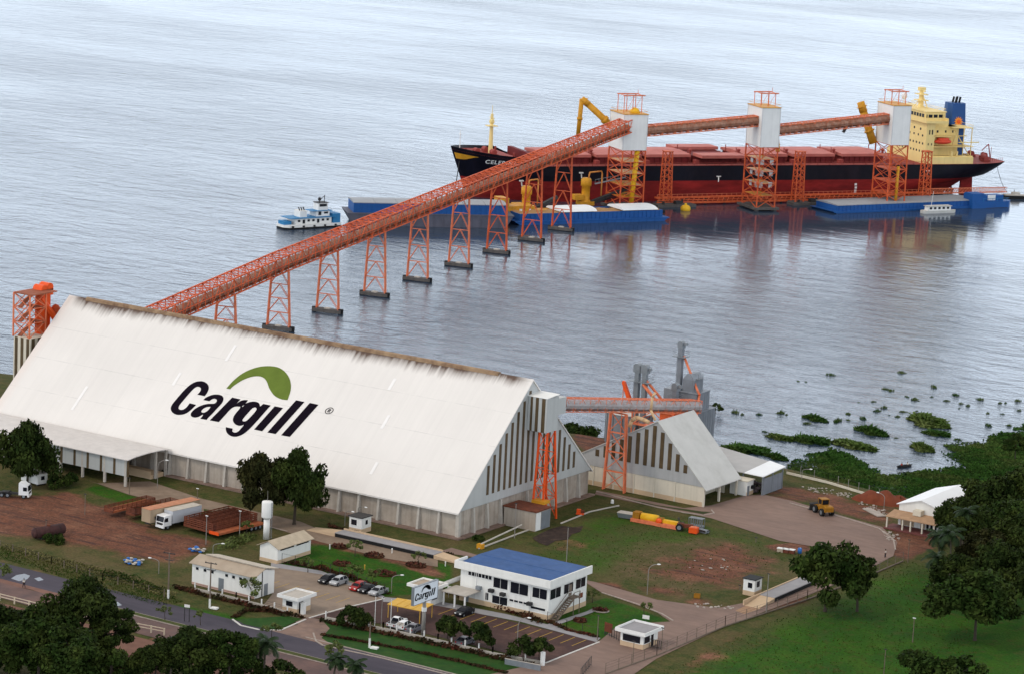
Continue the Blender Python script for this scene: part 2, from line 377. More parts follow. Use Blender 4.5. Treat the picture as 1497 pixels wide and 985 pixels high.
    at = _n(tt, 'ShaderNodeAttribute', attribute_name='cover'); sp = _n(tt, 'ShaderNodeSeparateColor'); L(at.outputs['Color'], sp.inputs[0])
    tc = _n(tt, 'ShaderNodeTexCoord')
    def noise(sc_, det=6, ro=.65):
        n = _n(tt, 'ShaderNodeTexNoise'); n.inputs['Scale'].default_value = sc_; n.inputs['Detail'].default_value = det; n.inputs['Roughness'].default_value = ro
        L(tc.outputs['Object'], n.inputs['Vector']); return n.outputs[0]
    def ramp(x, a, b_, c=0, d=1):
        r = _n(tt, 'ShaderNodeMapRange'); r.inputs[1].default_value = a; r.inputs[2].default_value = b_; r.inputs[3].default_value = c; r.inputs[4].default_value = d; L(x, r.inputs[0]); return r.outputs[0]
    def math_(op, a, b_):
        n = _n(tt, 'ShaderNodeMath', operation=op)
        for i_, q in enumerate((a, b_)):
            if isinstance(q, float): n.inputs[i_].default_value = q
            else: L(q, n.inputs[i_])
        return n.outputs[0]
    def mix(f, a, b_):
        n = _n(tt, 'ShaderNodeMix', data_type='RGBA')
        L(f, n.inputs[0])
        for i_, q in ((6, a), (7, b_)):
            if isinstance(q, tuple): n.inputs[i_].default_value = (*q, 1)
            else: L(q, n.inputs[i_])
        return n.outputs[2]
    n1 = noise(.11, 8); n2 = noise(.5, 6); n3 = noise(2.2, 4); n4 = noise(.05, 5)
    grass = mix(ramp(n2, .35, .65), (.036,.056,.012), (.088,.080,.026))
    grass = mix(ramp(n1, .45, .62), grass, (.105,.082,.034))
    lawnc = mix(ramp(n1, .35, .65), (.012,.070,.004), (.040,.100,.007))
    lawnc = mix(ramp(n2, .5, .75), lawnc, (.060,.062,.012))
    dryc = mix(ramp(n2, .4, .6), (.135,.095,.05), (.075,.072,.024))
    soil = mix(ramp(n2, .3, .7), (.20,.078,.045), (.095,.048,.034))
    soil = mix(ramp(n1, .5, .7), soil, (.24,.115,.07))
    mpx = _n(tt, 'ShaderNodeMapping'); mpx.inputs['Scale'].default_value = (.05,.45,1); mpx.inputs['Rotation'].default_value = (0,0,R(25)); L(tc.outputs['Object'], mpx.inputs['Vector'])
    ntk = _n(tt, 'ShaderNodeTexNoise'); ntk.inputs['Scale'].default_value = 1.6; ntk.inputs['Detail'].default_value = 7; ntk.inputs['Distortion'].default_value = .8; L(mpx.outputs[0], ntk.inputs['Vector'])
    soil = mix(ramp(ntk.outputs[0], .52, .66, 0, .75), soil, (.062,.034,.030))
    soil = mix(ramp(n3, .62, .75, 0, .5), soil, (.26,.17,.12))
    def thr(ch, nz, wd): return ramp(math_('ADD', ch, math_('MULTIPLY', math_('SUBTRACT', nz, .5), 1.0)), .5-wd, .5+wd)
    c = mix(thr(sp.outputs[2], n1, .15), grass, dryc)
    c = mix(thr(sp.outputs[1], n1, .15), c, lawnc)
    c = mix(thr(sp.outputs[0], n1, .10), c, soil)
    vm = _n(tt, 'ShaderNodeVectorMath', operation='SCALE'); L(c, vm.inputs[0]); L(ramp(n3, .3, .7, .62, 1.32), vm.inputs['Scale'])
    L(vm.outputs[0], b.inputs['Base Color'])
    bp = _n(tt, 'ShaderNodeBump'); bp.inputs['Strength'].default_value = .6; bp.inputs['Distance'].default_value = .25; L(n3, bp.inputs['Height']); L(bp.outputs[0], b.inputs['Normal'])
    me.materials.append(m)
make_land()

def make_water():
    mb = MB(); S = 9000
    xs = [-S, -1500, -500, -150, 200, 700, 2000, S]
    vs = [(x, y, WZ) for y in xs for x in xs]; k = len(xs)
    mb.add(vs, [(j*k+i, j*k+i+1, (j+1)*k+i+1, (j+1)*k+i) for j in range(k-1) for i in range(k-1)])
    m = bpy.data.materials.new('river_water'); m.use_nodes = True; t = m.node_tree; L = t.links.new
    b = t.nodes['Principled BSDF']; b.inputs['Base Color'].default_value = (.030,.048,.078,1)
    b.inputs['IOR'].default_value = 1.333
    tc = _n(t, 'ShaderNodeTexCoord')
    def layer(scale, rot, sq, det, dist):
        mp = _n(t, 'ShaderNodeMapping'); mp.inputs['Rotation'].default_value = (0, 0, rot); mp.inputs['Scale'].default_value = (scale*sq, scale, scale)
        L(tc.outputs['Object'], mp.inputs['Vector'])
        n = _n(t, 'ShaderNodeTexNoise'); n.inputs['Scale'].default_value = 1; n.inputs['Detail'].default_value = det; n.inputs['Roughness'].default_value = .55
        n.inputs['Distortion'].default_value = dist
        L(mp.outputs[0], n.inputs['Vector']); return n.outputs[0]
    def mth(op, a, c):
        n = _n(t, 'ShaderNodeMath', operation=op)
        for i, q in enumerate((a, c)):
            if isinstance(q, (int, float)): n.inputs[i].default_value = q
            else: L(q, n.inputs[i])
        return n.outputs[0]
    def rng(x, a, c, d, e):
        r = _n(t, 'ShaderNodeMapRange'); r.interpolation_type = 'SMOOTHSTEP'
        for i, q in enumerate((a, c, d, e)): r.inputs[i+1].default_value = q
        L(x, r.inputs[0]); return r.outputs[0]
    swell = layer(.055, R(35), .35, 3, .3)      # long low waves
    chop = layer(.17, R(24), .5, 5, .6)        # wind chop
    rip = layer(.75, R(40), .6, 4, .3)
    # wind streaks and the calm water in the lee of the pier and the ship
    gust = layer(.0045, R(30), .5, 4, .6); gust2 = layer(.016, R(20), .3, 4, .4)
    sx = _n(t, 'ShaderNodeSeparateXYZ'); L(tc.outputs['Object'], sx.inputs[0])
    # distance towards the shore from the pier line, in metres (pier runs along (.57,.82))
    dl = mth('ADD', mth('MULTIPLY', sx.outputs[0], .821), mth('MULTIPLY', sx.outputs[1], -.57))
    al = mth('ADD', mth('MULTIPLY', sx.outputs[0], .57), mth('MULTIPLY', sx.outputs[1], .821))
    wob = mth('MULTIPLY', mth('SUBTRACT', gust2, .5), 120)
    dl2 = mth('ADD', dl, wob); al2 = mth('ADD', al, wob)
    lee = mth('MULTIPLY', mth('MULTIPLY', rng(dl2, -470, -440, 0, 1), rng(dl2, -370, -230, 1, 0)), mth('MULTIPLY', rng(al2, 60, 190, 0, 1), rng(al2, 400, 520, 1, 0)))
    wind = mth('MULTIPLY', rng(gust, .36, .64, .78, 1.16), rng(gust2, .3, .7, .80, 1.16))
    amp = mth('MULTIPLY', wind, mth('SUBTRACT', 1.0, mth('MULTIPLY', lee, .87)))
    hgt = mth('ADD', mth('MULTIPLY', swell, 1.0), mth('ADD', mth('MULTIPLY', chop, 1.7), mth('MULTIPLY', rip, .42)))
    bp = _n(t, 'ShaderNodeBump'); bp.inputs['Distance'].default_value = 1.0
    L(mth('MULTIPLY', amp, .50), bp.inputs['Strength']); L(hgt, bp.inputs['Height']); L(bp.outputs[0], b.inputs['Normal'])
    L(mth('ADD', .07, mth('MULTIPLY', amp, .12)), b.inputs['Roughness'])
    o = mb.build('water', m); structure(o)
make_water()

def sheet(name, px, z, mat, world_pts=None, thick=0.0):
    P = world_pts or GP(px); mb = MB(); n = len(P)
    from mathutils.geometry import tessellate_polygon
    tr = tessellate_polygon([[Vector((x, y, 0)) for x, y in P]])
    area = sum(P[i][0]*P[(i+1) % n][1]-P[(i+1) % n][0]*P[i][1] for i in range(n))
    mb.add([(x, y, z) for x, y in P], [tuple(f) for f in tr])
    me = mb.build(name, mat); me.data.update()
    import bmesh
    bm = bmesh.new(); bm.from_mesh(me.data); bmesh.ops.recalc_face_normals(bm, faces=bm.faces)
    if sum(f.normal.z for f in bm.faces) < 0: bmesh.ops.reverse_faces(bm, faces=bm.faces)
    bm.to_mesh(me.data); bm.free()
    return structure(me)
asphalt = pmat('asphalt', (.070,.060,.078), .85, .14, .4, col2=(.042,.037,.050), amt=.45, scale2=.09, squash=(.25,1,1), bump=.3)
asphalt_red = pmat('dusty_asphalt', (.17,.10,.085), .9, .15, .3, col2=(.105,.072,.070), amt=.48, scale2=.10, bump=.3)
paving = pmat('pinkish_concrete_paving', (.245,.165,.132), .85, .14, .6, col2=(.175,.118,.098), amt=.45, scale2=.09, sharp=.2, bump=.2, squash=(.5,1.3,1))
paving_tan = pmat('tan_paving', (.27,.205,.155), .85, .12, .5, col2=(.21,.16,.125), amt=.45, scale2=.15, bump=.2)
paving_dark = pmat('dark_red_block_paving', (.066,.034,.030), .85, .25, .8, col2=(.14,.075,.055), amt=.36, scale2=.14, bump=.3)
gravel_tan = pmat('tan_gravel', (.25,.185,.135), .95, .15, .5, col2=(.18,.125,.09), amt=.45, scale2=.12, bump=.4)
path_grey = pmat('grey_footpath', (.30,.29,.30), .85, .12, .6)
# main road: two carriageways with a grass median; all run along the site's long axis
def jag(u0, u1, v, amp, seed, n=60):
    rnd = random.Random(seed); return [(u0+(u1-u0)*i/n, v+rnd.uniform(-amp, amp)) for i in range(n+1)]
sheet('road', None, .02, asphalt, jag(-400, 300, -81.6, .18, 1)+jag(300, -400, -73.5, .15, 2))
sheet('road', None, .02, asphalt_red, jag(-400, 300, -91.0, .25, 3)+jag(300, -400, -83.4, .2, 4))
sheet('road_shoulder', None, .016, pmat('red_shoulder', (.20,.105,.08), .95, .2, .4), jag(-330, -26, -83.5, .3, 5)+jag(-26, -330, -80.8, .6, 6))
sheet('dirt_track', None, .018, pmat('bare_track', (.17,.085,.06), .95, .2, .4, bump=.3), jag(-400, 300, -101, .8, 8)+jag(300, -400, -92.8, .6, 9))
median = MB(); median.box(-26, -83.3, 0, 300, -81.7, .14); structure(median.build('median_kerb', M['kerb']))
med2 = MB(); med2.box(-25.8, -83.1, .14, 299.8, -81.9, .17); structure(med2.build('median_grass', pmat('median_turf', (.040,.066,.010), .95, .3, .5, col2=(.075,.075,.02), amt=.45, scale2=.2)))
def kerb_line(name, pts, w=.25, h=.13, mat=None, z=0.0):
    mb = MB()
    for a, b in zip(pts, pts[1:]): mb.beam((a[0], a[1], z+h/2), (b[0], b[1], z+h/2), w, h)
    return structure(mb.build(name, mat or M['kerb']))
kerb_line('road_kerb', [(18,-73.35),(120,-73.35)])
# visitor yard, entrance apron, staff car park
sheet('yard_paving', '396,826 410,826 470,836 520,851 562,874 452,903 430,902 385,884 398,868', .024, paving_tan)
sheet('entrance_apron', '424,900 452,902 470,905 482,918 470,932 490,945 430,930 395,921 436,912', .028, pmat('worn_apron', (.24,.16,.125), .9, .2, .3, col2=(.13,.095,.09), amt=.42, scale2=.2))
sheet('car_park_paving', '452,903 562,874 600,879 640,882 876,938 797,969 700,944 560,911 472,903', .026, paving_dark)
sheet('plaza', '760,1010 716,985 798,966 878,935 905,912 980,908 958,893 880,866 858,852 700,815 640,806 660,800 760,828 870,850 960,876 1050,888 1090,880 1170,850 1185,830 1180,812 1200,800 1140,790 1040,757 870,722 872,716 1000,742 1040,738 1088,724 1115,722 1160,732 1240,756 1290,770 1312,792 1306,812 1250,842 1180,870 1060,915 960,962 890,1010', .022, paving)
sheet('access_road', '125,700 141,706 219,703 294,728 369,746 440,762 470,775 640,815 640,828 560,815 470,792 374,764 240,735 187,722', .02, gravel_tan)
sheet('footpath', '560,872 600,876 650,880 740,897 800,912 858,893 866,889 868,894 812,914 830,920 878,932 872,938 760,908 640,885 560,879', .034, path_grey)
sheet('footpath', '396,822 412,824 470,834 562,871 560,875 470,839 396,828', .034, path_grey)
# worn bay lines
bays = MB()
for i in range(13):
    u = 27+i*2.35
    bays.box(u, -46.0, .036, u+.13, -41.2, .040)
structure(bays.build('parking_lines', M['line_yellow']))
bays = MB()
for i in range(8):
    u = -7+i*2.3; bays.box(u, -52.5, .036, u+.12, -48.2, .040)
structure(bays.build('parking_lines', M['line_yellow']))
kerb_line('kerb_white', [G(452,903), G(500,889), G(562,875)], .3, .12, M['line_white'])
kerb_line('kerb_white', [G(797,969), G(835,954), G(876,938)], .3, .12, M['line_white'])
kerb_line('kerb', [G(984,907), G(968,897), G(930,882), G(880,866)], .3, .13)
kerb_line('kerb', [G(872,718), G(960,741), G(1000,749), G(1028,753), G(1044,750), G(1040,745)], .3, .13)
kerb_line('kerb', [G(1155,735), G(1240,758), G(1285,772), G(1306,788), G(1309,803)], .3, .13)
kerb_line('kerb', [G(340,905), G(352,914), G(378,920), G(410,921), G(447,905)], .3, .14, M['line_white'])
kerb_line('kerb', [G(458,925), G(462,937), G(472,943), G(560,962), G(655,986)], .3, .14)
kerb_line('kerb', [G(700,802), G(760,779), G(800,765)], .3, .2, M['concrete'])
kerb_line('kerb', [G(820,765), G(862,748), G(890,742), G(905,739)], .3, .2, M['concrete'])
kerb_line('kerb', [G(240,735), G(374,765), G(420,776)], .2, .1)
# grass in the island and along the pyramid building
turf = pmat('clipped_turf', (.014,.062,.005), .95, .3, .6, col2=(.034,.07,.009), amt=.42, scale2=.2)
sheet('lawn', '345,905 357,912 380,917 410,918 442,904 420,900', .05, turf)
sheet('lawn', '474,906 797,974 792,978 820,990 660,984 560,959 474,940 462,930', .015, turf)
sheet('lawn', '876,719 960,738 1025,747 1040,748 1028,751 960,739 884,722', .04, pmat('rough_turf', (.035,.045,.012), .95, .3, .6))
sheet('oil_stained_ground', '778,786 790,779 806,772 822,768 838,770 853,768 848,777 836,780 830,788 812,790 800,797 788,793', .012, pmat('oil_dark_earth', (.035,.022,.018), .95, .35, .8, col2=(.07,.045,.03), amt=.4, scale2=.5))
sheet('sandy_spill', '1100,880 1075,892 1088,897 1112,889', .032, pmat('spilled_sand', (.34,.21,.13), .95, .2, .8))
sheet('puddle', '16,845 24,840 36,838 44,841 40,846 28,849', .026, pmat('standing_water', (.06,.065,.085), .12, .1, .3))
sheet('puddle', '50,845 58,843 64,847 56,849', .026, MATS['standing_water'])
sheet('puddle', '160,882 172,879 178,884 166,887', .026, MATS['standing_water'])
# ------------------------------------------------------------ the warehouse
def wl(o):
    v = Vector((0,0,0))
    while o is not None: v = v+o.location; o = o.parent
    return v
def bwe(mb, name, mats, parent):
    d = wl(parent); mb.v = [(x-d.x, y-d.y, z-d.z) for x, y, z in mb.v]
    return mb.each(name, mats, parent)
def bw(mb, name, mats, parent, smooth=False):
    """link a mesh drawn in site coordinates under an unrotated thing"""
    d = wl(parent); mb.v = [(x-d.x, y-d.y, z-d.z) for x, y, z in mb.v]
    return mb.build(name, mats, parent, smooth)
LOGO = {'word':[[[-74.74,14.67],[-72.81,14.65],[-72.69,15.54],[-72.92,16.64],[-73.52,17.44],[-74.4,17.95],[-75.44,18.16],[-76.27,18.04],[-77.16,17.64],[-77.96,16.74],[-78.5,15.41],[-78.88,13.85],[-79.12,12.42],[-79.33,11.12],[-79.15,10.13],[-78.57,9.45],[-77.76,9.0],[-76.73,8.8],[-75.8,8.95],[-74.92,9.35],[-74.26,10.1],[-73.86,11.09],[-73.54,12.13],[-75.3,12.19],[-75.35,11.47],[-75.51,10.83],[-75.88,10.34],[-76.43,10.14],[-77.05,10.29],[-77.38,10.67],[-77.48,11.27],[-77.31,12.44],[-77.0,14.11],[-76.73,15.31],[-76.44,16.12],[-76.04,16.57],[-75.51,16.63],[-74.93,16.42],[-74.6,15.96],[-74.56,15.28]],[[-72.46,13.65],[-70.9,13.67],[-70.61,14.18],[-70.13,14.51],[-69.53,14.44],[-69.1,14.1],[-69.11,13.58],[-69.46,13.23],[-70.66,12.99],[-71.7,12.51],[-72.61,11.8],[-73.27,10.87],[-73.47,9.92],[-73.19,9.3],[-72.57,9.02],[-71.8,9.04],[-71.11,9.39],[-70.66,9.93],[-70.41,10.14],[-70.28,9.85],[-70.43,9.01],[-68.76,9.03],[-68.74,9.53],[-68.4,10.62],[-67.98,12.29],[-67.63,13.72],[-67.73,14.6],[-68.1,15.21],[-68.79,15.6],[-69.83,15.66],[-70.91,15.4],[-71.78,14.81],[-72.31,14.21]],[[-69.72,12.39],[-70.58,12.14],[-71.17,11.64],[-71.35,11.03],[-71.26,10.71],[-70.83,10.55],[-70.34,10.67],[-69.93,11.1],[-69.71,11.82]],[[-65.97,15.64],[-63.76,15.58],[-64.1,14.32],[-63.9,14.54],[-63.5,15.16],[-62.77,15.6],[-61.85,15.72],[-62.02,14.17],[-62.25,13.83],[-63.11,13.79],[-64.07,13.53],[-64.69,12.73],[-65.0,11.42],[-65.57,9.1],[-67.9,9.07]],[[-57.66,15.57],[-55.74,15.56],[-56.13,13.91],[-56.53,11.99],[-57.17,9.45],[-57.72,8.0],[-58.37,7.08],[-59.33,6.48],[-60.34,6.34],[-61.36,6.57],[-62.22,7.06],[-62.84,7.72],[-63.08,8.23],[-61.29,8.19],[-61.08,7.63],[-60.65,7.39],[-60.06,7.4],[-59.57,7.79],[-59.37,8.55],[-59.15,9.82],[-59.58,9.44],[-60.32,9.2],[-61.31,9.37],[-62.16,9.87],[-62.65,10.56],[-62.84,11.53],[-62.66,12.69],[-62.35,13.99],[-61.65,15.04],[-60.65,15.58],[-59.76,15.74],[-58.9,15.59],[-58.36,15.14],[-58.06,14.75]],[[-58.47,13.99],[-58.91,14.35],[-59.36,14.26],[-59.71,13.85],[-59.99,12.67],[-60.23,11.61],[-60.3,10.81],[-60.02,10.47],[-59.54,10.48],[-59.1,10.84],[-58.8,11.79],[-58.48,13.09]],[[-54.65,15.55],[-52.5,15.54],[-54.06,9.02],[-56.14,9.04]],[[-50.52,18.0],[-48.37,17.99],[-50.53,9.0],[-52.62,8.99]],[[-46.95,18.01],[-44.73,17.97],[-46.87,9.03],[-49.04,8.98]]],'leaf':[[[-68.68,17.53],[-68.3,19.39],[-67.78,20.75],[-67.01,22.05],[-65.91,23.19],[-64.48,24.15],[-63.05,24.73],[-61.48,25.08],[-59.75,25.15],[-58.22,24.8],[-56.69,24.08],[-55.34,23.09],[-54.28,21.94],[-53.51,20.74],[-52.99,19.49],[-52.56,17.66],[-53.91,17.55],[-55.36,17.77],[-56.66,18.3],[-57.95,19.17],[-58.83,19.9],[-59.67,20.76],[-60.71,21.58],[-61.75,22.01],[-62.79,22.08],[-63.96,21.8],[-65.13,21.16],[-66.29,20.13],[-67.13,18.94],[-67.55,18.17],[-67.68,17.57]]],'reg':[[-41.39,17.09],[-40.61,17.51],[-42.19,16.63],[-41.87,17.92],[-40.89,16.23]]}
def curve_mesh(name, loops, mat, parent, place, thick=.03):
    """flat lettering: outlines with holes, filled, then laid on a surface by place(s,t,h)"""
    cu = bpy.data.curves.new(name, 'CURVE'); cu.dimensions = '2D'; cu.fill_mode = 'BOTH'; cu.extrude = thick
    for lp in loops:
        s = cu.splines.new('POLY'); s.points.add(len(lp)-1); s.use_cyclic_u = True
        for p, q in zip(s.points, lp): p.co = (q[0], q[1], 0, 1)
    ob = bpy.data.objects.new(name, cu); COL.objects.link(ob)
    dg = bpy.context.evaluated_depsgraph_get(); dg.update()
    me = bpy.data.meshes.new_from_object(ob.evaluated_get(dg)); bpy.data.objects.remove(ob)
    for v in me.vertices: v.co = place(v.co.x, v.co.y, v.co.z)
    me.materials.clear(); me.materials.append(mat); me.name = name
    o = bpy.data.objects.new(name, me); COL.objects.link(o); o.parent = parent; return o
def smooth_loop(lp, k=2):
    """one round of corner-keeping Catmull-Rom so traced outlines read as curves"""
    n = len(lp); out = []
    for i in range(n):
        p0, p1, p2, p3 = lp[i-1], lp[i], lp[(i+1) % n], lp[(i+2) % n]
        def ang(a, b, c):
            v1 = Vector((b[0]-a[0], b[1]-a[1])); v2 = Vector((c[0]-b[0], c[1]-b[1]))
            return abs(v1.angle_signed(v2, 0)) if v1.length > 1e-6 and v2.length > 1e-6 else 0
        out.append(p1)
        s1 = ang(p0, p1, p2) > 1.0; s2 = ang(p1, p2, p3) > 1.0
        q0 = p1 if s1 else p0; q3 = p2 if s2 else p3
        for j in range(1, k):
            t = j/k
            out.append(tuple(.5*((2*p1[c])+(-q0[c]+p2[c])*t+(2*q0[c]-5*p1[c]+4*p2[c]-q3[c])*t*t+(-q0[c]+3*p1[c]-3*p2[c]+q3[c])*t**3) for c in (0, 1)))
    return out
REG = ((-41.4, 17.05), .93, .85)
def reg_loops():
    (cx_, cy_), rx, ry = REG
    ring = [[(cx_+rx*k*math.cos(a*math.pi/12)+.12*ry*math.sin(a*math.pi/12), cy_+ry*k*math.sin(a*math.pi/12)) for a in range(24)] for k in (1, .84)]
    def q(x, y): return (cx_+x*rx+.15*y, cy_+y*ry)
    Rl = [q(-.32,-.5), q(-.32,.5), q(.1,.5), q(.32,.36), q(.32,.08), q(.12,-.04), q(.38,-.5), q(.16,-.5), q(-.06,-.06), q(-.14,-.06), q(-.14,-.5)]
    Rh = [q(-.14,.1), q(.06,.1), q(.14,.2), q(.06,.34), q(-.14,.34)]
    return ring+[Rl, Rh]
def logo(parent, place, m1, m2, reg=True):
    lg = curve_mesh('logo_lettering', [smooth_loop(q) for q in LOGO['word']], m1, parent, place)
    curve_mesh('logo_leaf', [smooth_loop(LOGO['leaf'][0])], m2, lg, place)
    if reg: curve_mesh('trademark_sign', reg_loops(), m1, lg, place)
    return lg

W_, L_, EH, AH = 49.2, 123.0, 5.4, 28.1
SLK = (AH-EH)/(W_/2)
def roof_mat():
    m = bpy.data.materials.new('weathered_white_roof'); m.use_nodes = True; t = m.node_tree; L = t.links.new
    b = t.nodes['Principled BSDF']; b.inputs['Roughness'].default_value = .6
    tc = _n(t, 'ShaderNodeTexCoord'); sx = _n(t, 'ShaderNodeSeparateXYZ'); L(tc.outputs['Object'], sx.inputs[0])
    def mth(op, a, c=None):
        n = _n(t, 'ShaderNodeMath', operation=op)
        for i, q in enumerate((a, c)):
            if q is None: continue
            if isinstance(q, (int, float)): n.inputs[i].default_value = q
            else: L(q, n.inputs[i])
        return n.outputs[0]
    def noise(scl, sc=1.0, det=6):
        mp = _n(t, 'ShaderNodeMapping'); mp.inputs['Scale'].default_value = scl; L(tc.outputs['Object'], mp.inputs['Vector'])
        n = _n(t, 'ShaderNodeTexNoise'); n.inputs['Scale'].default_value = sc; n.inputs['Detail'].default_value = det; n.inputs['Roughness'].default_value = .6; L(mp.outputs[0], n.inputs['Vector']); return n.outputs[0]
    def rg(x, a, c, d, e):
        r = _n(t, 'ShaderNodeMapRange')
        for i, q in enumerate((a, c, d, e)): r.inputs[i+1].default_value = q
        L(x, r.inputs[0]); return r.outputs[0]
    z = sx.outputs[2]; x = sx.outputs[0]
    # sheet-to-sheet tone
    wn = _n(t, 'ShaderNodeTexWhiteNoise', noise_dimensions='2D'); cb = _n(t, 'ShaderNodeCombineXYZ')
    L(mth('FLOOR', mth('MULTIPLY', x, .9)), cb.inputs[0]); L(mth('FLOOR', mth('MULTIPLY', mth('SUBTRACT', z, EH), 1/5.7)), cb.inputs[1]); L(cb.outputs[0], wn.inputs['Vector'])
    tone = rg(wn.outputs[0], 0, 1, .985, 1.012)
    tone = mth('MULTIPLY', tone, rg(noise((1,1,1), .05), .3, .7, .95, 1.03))
    tone = mth('MULTIPLY', tone, rg(noise((1.6,.05,.05), 1.0, 4), .45, .8, 1.0, .96))
    # lap seams across the slope
    fr = mth('FRACT', mth('MULTIPLY', mth('SUBTRACT', z, EH-.3), 1/5.7)); seam = mth('LESS_THAN', fr, .022)
    tone = mth('MULTIPLY', tone, mth('SUBTRACT', 1, mth('MULTIPLY', seam, mth('MULTIPLY', rg(noise((.3,.3,.3)), .35, .65, 0, 1), .16))))
    # soot and mould below the ridge
    st = mth('ADD', z, mth('MULTIPLY', mth('SUBTRACT', noise((1.2,.06,.06), 1.0, 8), .5), 3.0))
    st = mth('ADD', st, mth('MULTIPLY', mth('SUBTRACT', noise((.05,.05,.05), 1.0, 3), .5), 2.5))
    st = mth('POWER', rg(st, AH-2.1, AH-.1, 0, 1), 1.5)
    edge = rg(x, 0, 3.5, .1, 1); edge2 = rg(x, L_-4, L_, 1, .0)
    st = mth('MULTIPLY', st, mth('MULTIPLY', edge, edge2))
    red = rg(mth('ADD', x, mth('MULTIPLY', noise((.3,.3,.3)), 3)), 1.6, 4.0, .45, 0)      # rusty rake flashing
    v0 = _n(t, 'ShaderNodeVectorMath', operation='SCALE'); v0.inputs[0].default_value = (.735,.695,.655); L(tone, v0.inputs['Scale'])
    m1 = _n(t, 'ShaderNodeMix', data_type='RGBA'); L(mth('MULTIPLY', st, 1.0), m1.inputs[0]); L(v0.outputs[0], m1.inputs[6]); m1.inputs[7].default_value = (.085,.045,.028,1)
    m2 = _n(t, 'ShaderNodeMix', data_type='RGBA'); L(red, m2.inputs[0]); L(m1.outputs[2], m2.inputs[6]); m2.inputs[7].default_value = (.70,.58,.52,1)
    L(m2.outputs[2], b.inputs['Base Color'])
    return m
wh = thing('grain_warehouse', 'long white steep-roofed grain warehouse with black lettering and a green leaf on its roof', 'warehouse', (-L_, 0, 0))
mb = MB(); mb.prism([(-L_+.3,.3),(-.3,.3),(-.3,W_-.3),(-L_+.3,W_-.3)], 0, EH-.05); bw(mb, 'wall', M['wall_concrete'], wh)
mb = MB(); mb.box(-L_-.4,-1.1,0,.9,.28,.35); mb.box(-.28,.3,0,1.2,W_+.4,.30); bw(mb, 'plinth', pmat('stained_apron', (.22,.15,.12), .9, .3, .4), wh)
for i in range(26):
    u = -L_+1+i*4.88
    if u > -.6: break
    mb = MB(); mb.extr([(u,.3,.35),(u,-.55,.35),(u,-.1,EH-.08),(u,.3,EH-.08)], (.5,0,0)); bw(mb, 'pilaster', M['concrete'], wh)
mb = MB(); mb.box(-.55,-.25,.3,.25,.55,EH-.06); bw(mb, 'corner_pilaster', M['concrete'], wh)
for i in range(1, 10):
    v = i*4.92
    if 17 < v < 21: continue
    mb = MB(); mb.extr([(-.3,v,.3),(.6,v,.3),(.15,v,EH-.1),(-.3,v,EH-.1)], (0,.5,0)); bw(mb, 'pilaster', M['concrete'], wh)
# gable sheeting: grey panel and brown translucent strips
for x0, x1 in ((-.3, .02), (-L_-.02, -L_+.3)):
    mb = MB(); mb.extr([(x0,-.1,EH),(x0,W_+.1,EH),(x0,W_/2,AH-.1)], (x1-x0,0,0)); bw(mb, 'gable_sheeting', M['cladding'], wh)
mb = MB()
for i in range(17):
    v = 9.4+i*2.02
    if abs(v+.4-26.5) < 0: continue
    top = EH+SLK*min(v, W_-v-.85)-1.0
    mb.box(.02, v, 7.1, .06, v+.85, top)
bwe(mb, 'light_strip', M['stripe'], wh)
rm = roof_mat()
for sgn in (1, -1):
    y0 = -.55 if sgn > 0 else W_+.55; y1 = W_/2; z0 = EH-.55*SLK
    mb = MB(); x0, x1 = -L_-.25, .25
    mb.extr([(x0,y0,z0),(x0,y1,AH),(x0,y1,AH+.3),(x0,y0,z0+.3)], (x1-x0,0,0))
    bw(mb, 'roof_slope', rm, wh)
mb = MB(); mb.extr([(-L_+5,W_/2-.6,AH-.2),(-L_+5,W_/2-.5,AH+.42),(-L_+5,W_/2,AH+.6),(-L_+5,W_/2+.5,AH+.42),(-L_+5,W_/2+.6,AH-.2)], (L_-13,0,0))
bw(mb, 'ridge_vent', pmat('rusty_ridge', (.33,.22,.13), .7, .25, .5, col2=(.16,.085,.05), amt=.45, scale2=.4), wh)
for u, t0, t1 in ((-73.3, 24.0, 28.4), (-82.5, 15.5, 19.0), (-103.5, 4.5, 11.0), (-31, 24.5, 27.5), (-27.5, 15, 18.5), (-24, 4, 7)):
    mb = MB(); c_ = 24.6/33.5; s_ = (AH-EH)/33.5
    mb.extr([(u,t0*c_,EH+t0*s_+.34),(u,t1*c_,EH+t1*s_+.34),(u,t1*c_,EH+t1*s_+.38),(u,t0*c_,EH+t0*s_+.38)], (.7,0,0))
    bw(mb, 'roof_light', pmat('bright_sheet', (.82,.79,.77), .5, .03, .5) if 'bright_sheet' not in MATS else MATS['bright_sheet'], wh)
_sl = math.hypot(24.6, AH-EH); _c, _s = 24.6/_sl, (AH-EH)/_sl
logo(wh, lambda s, t, h: (s+L_, t*_c-_s*(.26+h), EH+t*_s+_c*(.26+h)), M['logo_black'], M['logo_green'])

